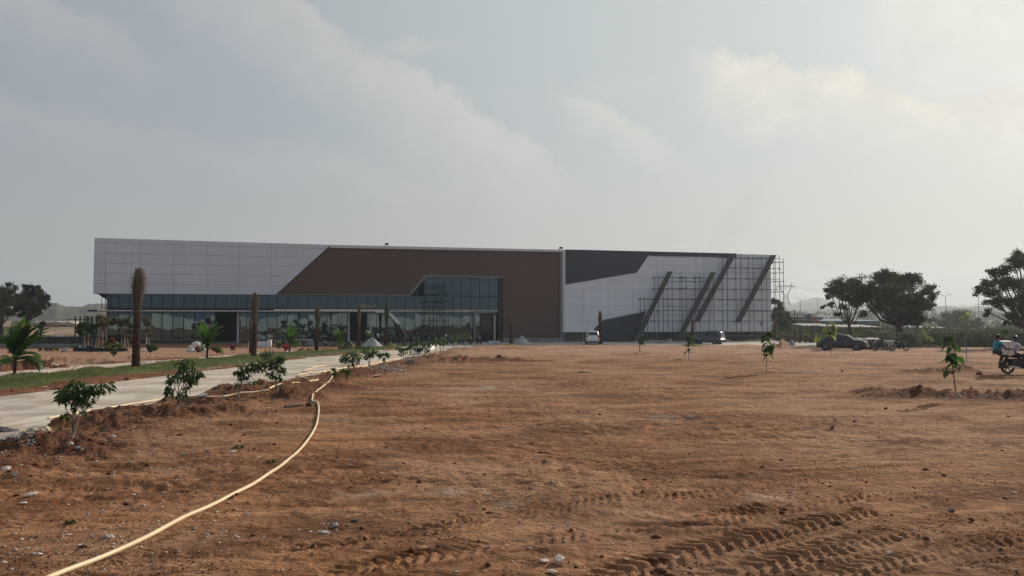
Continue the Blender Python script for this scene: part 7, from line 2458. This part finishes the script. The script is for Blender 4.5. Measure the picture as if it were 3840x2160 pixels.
def person(label, loc, yaw, J, shirt, trousers, group=None, hair=True, name="person", sleeve=.5, scale=1.0, cap=False):
    """J: joints in metres in a local frame facing +X; keys: pelvis chest neck head, and L/R shoulder elbow wrist hip knee ankle toe"""
    root = empty(name, loc, yaw, label, 'person', group)
    root.scale = (scale,) * 3
    V = lambda k: Vector(J[k])
    pe, chs, nk, hd = V('pelvis'), V('chest'), V('neck'), V('head')
    fw = Vector((1, 0, 0))
    body = [[(pe, .12), ((pe + chs) / 2, .115), (chs, .12), (nk, .055), (nk.lerp(hd, .55), .062), (hd, .092), (hd + (hd - nk).normalized() * .075, .075)]]
    for s in 'LR':
        sh, el_, wr, hp, kn, an, to = (V(s + k) for k in ('sh', 'el', 'wr', 'hip', 'knee', 'ankle', 'toe'))
        d = (wr - el_).normalized()
        side = d.cross(Vector((0, 0, 1)))
        side = side.normalized() if side.length > .05 else Vector((0, 1, 0))
        palm = wr + d * .07
        body.append([(chs, .12), (sh, .062), (sh.lerp(el_, .5), .05), (el_, .042), (el_.lerp(wr, .4), .04), (wr, .027), (palm, .038)])
        for q, (off, ln) in enumerate(((-.030, .070), (-.010, .082), (.010, .078), (.030, .062))):
            b0 = palm + side * off * .9 + d * .02
            body.append([(palm, .038), (b0, .011), (b0 + d * ln * .5 - Vector((0, 0, .008)), .010), (b0 + d * ln * .8 - Vector((0, 0, .035)), .008)])
        th = palm - d * .03 + side * -.04
        body.append([(palm, .038), (th, .012), (th + d * .045 + side * -.012, .010)])
        body.append([(pe, .12), (hp, .088), (hp.lerp(kn, .5), .075), (kn, .055), (kn.lerp(an, .35), .054), (an, .036), (an.lerp(to, .3) - Vector((0, 0, .03)), .036), (to, .028)])
    skin_mesh("body", body, SKIN, root)
    # face details
    fd = (Vector((1, 0, 0)) + Vector((0, 0, 0)))
    m = MB(); m.ball(hd + fd * .098 - Vector((0, 0, .012)), .018, 6, 4, 0, (1, .8, 1.3)); m.build("nose", SKIN, root, True)
    for s in (-1, 1):
        m = MB(); m.ball(hd + Vector((.078, s * .034, .012)), .011, 6, 4); m.build("eye", HAIR, root)
        m = MB(); m.ball(hd + Vector((.0, s * .088, -.005)), .022, 6, 4, 0, (.8, .4, 1.4)); m.build("ear", SKIN, root)
    m = MB(); m.obox(hd + Vector((.086, 0, -.045)), (.008, .045, .008)); m.build("mouth", LAMPR, root)
    up = Vector((0, 0, 1))
    m = MB()
    m.ball(hd + Vector((-.018, 0, .045)), .108, 12, 8, .03, (1.0, .93, .88)); m.build("hair", HAIR, root, True)
    # shirt: torso and sleeves
    shp = [[(pe + up * .02, .145), ((pe + chs) / 2, .14), (chs, .148), (nk.lerp(chs, .35), .085)]]
    for s in 'LR':
        sh, el_ = V(s + 'sh'), V(s + 'el')
        shp.append([(chs, .148), (sh, .082), (sh.lerp(el_, sleeve * .6), .070), (sh.lerp(el_, sleeve * 1.25), .064)])
    skin_mesh("shirt", shp, shirt, root)
    tr = [[(pe + up * .05, .128), (pe, .135)]]
    for s in 'LR':
        hp, kn, an = V(s + 'hip'), V(s + 'knee'), V(s + 'ankle')
        tr.append([(pe, .135), (hp, .105), (hp.lerp(kn, .5), .092), (kn, .072), (kn.lerp(an, .5), .064), (kn.lerp(an, .93), .058)])
    skin_mesh("trousers", tr, trousers, root)
    for s in 'LR':
        an, to = V(s + 'ankle'), V(s + 'toe')
        m = MB(); m.tube([an - Vector((.04, 0, .05)), an.lerp(to, .5) - Vector((0, 0, .035)), to], [.042, .045, .034], 7); m.build("shoe", TYRE, root, True)
    return root


def ride_pose(x=0.0, reach=True, seat=.80, hands=None, foot=(-.0, .2, .28)):
    J = {'pelvis': (x, 0, seat + .10), 'chest': (x + .08, 0, seat + .46), 'neck': (x + .11, 0, seat + .62), 'head': (x + .14, 0, seat + .76)}
    for s, sg in (('L', 1), ('R', -1)):
        J[s + 'sh'] = (x + .09, sg * .19, seat + .53)
        h = hands or (x + .50, .30, seat + .27)
        J[s + 'wr'] = (h[0], sg * h[1], h[2])
        J[s + 'el'] = (x + .27, sg * .30, seat + .26)
        J[s + 'hip'] = (x + .03, sg * .10, seat + .08)
        J[s + 'knee'] = (x + .40, sg * .20, seat - .03)
        J[s + 'ankle'] = (x + .24, sg * .17, .34)
        J[s + 'toe'] = (x + .40, sg * .17, .31)
    return J


def stand_pose(step=.1, arms=.1):
    J = {'pelvis': (0, 0, .92), 'chest': (.01, 0, 1.26), 'neck': (.02, 0, 1.45), 'head': (.04, 0, 1.58)}
    for s, sg in (('L', 1), ('R', -1)):
        J[s + 'sh'] = (0, sg * .19, 1.38); J[s + 'el'] = (-.03 + arms * .3, sg * .24, 1.10); J[s + 'wr'] = (.10 + arms, sg * .22, .90 + arms * .6)
        J[s + 'hip'] = (0, sg * .10, .88); J[s + 'knee'] = (.04 + sg * step * .4, sg * .10, .48); J[s + 'ankle'] = (sg * step, sg * .10, .08); J[s + 'toe'] = (sg * step + .16, sg * .12, .04)
    return J


def squat_pose():
    J = {'pelvis': (-.15, 0, .26), 'chest': (.12, 0, .58), 'neck': (.26, 0, .72), 'head': (.37, 0, .80)}
    for s, sg in (('L', 1), ('R', -1)):
        J[s + 'sh'] = (.17, sg * .19, .64); J[s + 'el'] = (.40, sg * .24, .42); J[s + 'wr'] = (.55, sg * .12, .24)
        J[s + 'hip'] = (-.12, sg * .10, .26); J[s + 'knee'] = (.26, sg * .19, .42); J[s + 'ankle'] = (.02, sg * .15, .09); J[s + 'toe'] = (.18, sg * .17, .04)
    return J


# two riders with a carton at the right edge
p = G(3782, 1404)
bx = Vector((p.x + .66, p.y, gh(p.x, p.y) - .01))
bk = motorcycle('dark motorcycle carrying two riders and a white carton at the right edge', bx, R(-4), None, BIKEB, lean=0.0)
m = MB(); m.obox((-.1, .16, .52), (.9, .03, .3)); m.obox((-.1, -.16, .50), (.9, .03, .34)); m.build("leg_shield", BIKEB, bk)
m = MB(); m.obox((-1.0, 0, .86), (.5, .26, .05)); m.tube([(-.6, .12, .84), (-.95, .12, .90), (-.95, -.12, .90), (-.6, -.12, .84)], .014, 5); m.build("grab_rail", CHROME, bk)
person('rider in a white shirt gripping the handlebars of the motorcycle at the right edge', bx, R(-4), ride_pose(-.42, hands=(.22, .28, 1.05)), SHIRTW, JEANS, sleeve=.62)
person('pillion passenger in a teal shirt holding a white carton in both arms', bx, R(-4), ride_pose(-1.16, seat=.86, hands=(-.58, .27, 1.10)), SHIRTT, JEANS, sleeve=.45)
ct = empty("white_carton", bx + Vector((-.73, 0, .86)), R(-4), 'large white carton held between the two motorcycle riders', 'carton')
m = MB(); m.box(-.27, .22, -.22, .22, 0, .56); m.build("box_body", CARTON, ct)
m = MB(); m.add([(-.275, -.225, .565), (.225, -.225, .565), (.225, .225, .60), (-.275, .225, .60), (-.275, -.225, .575), (.225, -.225, .575), (.225, .225, .61), (-.275, .225, .61)], [(0, 3, 2, 1), (4, 5, 6, 7), (0, 1, 5, 4), (2, 3, 7, 6), (1, 2, 6, 5), (0, 4, 7, 3)]); m.build("lid", BAGW, ct)
m = MB(); m.box(-.04, .0, -.2235, -.2205, .02, .55); m.build("tape", mat("parcel_tape", (.5, .42, .3), .4), ct)
# small figures
p = G(1417, 1296); person('person in a white shirt standing behind the twin stemmed feather palm', (p.x, p.y, -.80), R(160), stand_pose(), SHIRTW, JEANS)
p = G(1228, 1299); person('person in grey squatting in front of the grey slab stack', (p.x, p.y - .9, gh(p.x, p.y - .9)), R(200), squat_pose(), SHIRTG, JEANS)
p = G(1571, 1291); person('person in dark clothes sitting on a parked motorcycle in the row', (p.x + .35, p.y + .15, -.86), R(262), ride_pose(-.3), SHIRTD, JEANS)
s_, z_ = fac(1316, 1285, -2.5); pw = facw(s_, GB, -2.5)
person('dim figure with bent arms standing inside the dark doorway', (pw.x, pw.y, GB + .25), R(250), stand_pose(.05, .3), mat("dull_red_shirt", (.12, .05, .045), .8), JEANS)
p = G(3372, 1317); person('person in dark clothes sitting on the motorcycle under the broad tree', (p.x, p.y, gh(p.x, p.y)), R(178), ride_pose(-.3), SHIRTD, JEANS)
p = G(3303, 1317); person('person in dark clothes bending over the motorcycle by the roadside stall', (p.x, p.y, gh(p.x, p.y)), R(200), ride_pose(-.25), SHIRTD, JEANS)
# loose helmet on one bike
p = G(1673, 1292)
m = MB(); m.ball((0, 0, 0), .15, 12, 8, 0, (1.1, .95, .95)); hm_ = m.build("helmet", mat("pale_helmet", (.6, .62, .66), .15, coat=.5), smooth=True, loc=(p.x, p.y - .3, .32)); tag(hm_, 'pale grey helmet resting on top of a parked motorcycle', 'helmet')

# roadside stall under the tree
p = G(3300, 1310)
st = empty("roadside_stall", (p.x, p.y + 2.2, gh(p.x, p.y)), 0, 'low stall with a sagging white sheet roof between the black car and the tree', 'stall')
k = (p.y + 2.2) / F
m = MB()
V = []
for i in range(9):
    x = (-44 + 88 * i / 8) * k
    V += [(x, -.7, 38 * k + .05 * math.sin(i * 1.9)), (x, .8, 42 * k + .04 * math.sin(i * 1.3 + 1))]
m.add(V + [(v[0], v[1], v[2] + .02) for v in V], [(2 * i, 2 * i + 2, 2 * i + 3, 2 * i + 1) for i in range(8)] + [(18 + 2 * i, 18 + 2 * i + 1, 18 + 2 * i + 3, 18 + 2 * i + 2) for i in range(8)])
m.build("sheet_roof", BAGW, st)
for x in (-42, -14, 14, 40):
    for y in (-.6, .7):
        m = MB(); m.tube([(x * k, y, 0), (x * k, y, 40 * k)], .03, 5); m.build("post", BARKD, st)
m = MB(); m.box(-40 * k, 10 * k, .2, .6, 0, 26 * k); m.build("counter", BARKD, st)
b = G(3338, 1309)
gb = empty("grey_cabinet", (b.x, b.y, b.z), .1, 'square grey cabinet standing under the tree right of the stall', 'cabinet')
m = MB(); m.box(-.45, .45, 0, .6, .05, .85); m.build("cabinet_body", STONEG, gb)
m = MB(); m.box(-.47, .47, -.03, .62, .85, .90); m.build("top_edge", WHITEP, gb)
m = MB(); m.box(-.40, .40, -.02, -.003, .10, .80); m.build("door_panel", SANDG, gb)
lw = empty("brick_counter", (G(3265, 1304).x, G(3265, 1304).y + 1.5, -.85), 0, 'long low reddish wall with a pale coping behind the black car bonnet', 'wall')
m = MB(); m.box(-2.3, 2.3, 0, .3, 0, .95); m.build("wall_body", SHEDR, lw)
m = MB(); m.box(-2.4, 2.4, -.05, .35, .95, 1.03); m.build("coping", STONEP, lw)
lump("litter_heap", 'white wrapped rubbish heap on the ground left of the fence posts', 'rubbish', 2905, 1290, 50, 8, BAGW, .5)
lump("litter_heap", 'grey torn plastic heap against the old post fence', 'rubbish', 2968, 1296, 26, 22, SANDG, .6)
for i, (x, w_) in enumerate(((3000, 90), (3060, 60), (3095, 50))):
    lump("white_rubble", 'low white rubble line on the paving end, %s' % ('nearest the hall', 'middle one', 'nearest the black car')[i], 'rubble', x, 1300, w_, 5, STONEP, .5, depth=.3)


# ------------------------------------------------------------------ thin smoke rising behind the hall
def smoke(label, pts, rs, Y, dens):
    P = [at(x, y, Y) for x, y in pts]
    m = MB(); P = [P[0] + (P[0] - P[1]) * .25] + P + [P[-1] + (P[-1] - P[-2]) * .5]; m.tube(P, [.05] + [r * Y / F for r in rs] + [.05], 20)
    sm = MATS.get('thin_smoke%g' % dens) or bpy.data.materials.new('thin_smoke')
    sm.use_nodes = True
    t = NT(sm.node_tree)
    v = t.n('ShaderNodeVolumePrincipled', {'Color': (0.42, 0.40, 0.36, 1), 'Density': dens})
    t.n('ShaderNodeOutputMaterial', {'Volume': v.outputs[0]})
    o = m.build("smoke", sm)
    bm = bmesh.new(); bm.from_mesh(o.data); bmesh.ops.recalc_face_normals(bm, faces=bm.faces); bm.to_mesh(o.data); bm.free()
    tag(o, label, 'smoke', kind='stuff')


smoke('thin grey smoke drifting up to the right behind the right half of the roof', [(2650, 960), (2700, 900), (2760, 840), (2800, 780), (2840, 715)], [20, 42, 46, 40, 20], 260, .006)
smoke('faint brown smudge of smoke low above the dark cladding band', [(2440, 930), (2480, 905), (2530, 898), (2570, 905)], [10, 28, 26, 10], 260, .009)


# ------------------------------------------------------------------ hazy air
hz = MB(); hz.box(-2300, 2300, -2200, 2300, -3.2, 150)
hm = bpy.data.materials.new("haze_air")
hm.use_nodes = True
t = NT(hm.node_tree)
pvn = t.n('ShaderNodeVolumePrincipled', {'Color': (0.78, 0.89, 1.0, 1), 'Density': 0.00036, 'Anisotropy': 0.35})
t.n('ShaderNodeOutputMaterial', {'Volume': pvn.outputs[0]})
ho = hz.build("haze", hm)
tag(ho, kind='stuff')
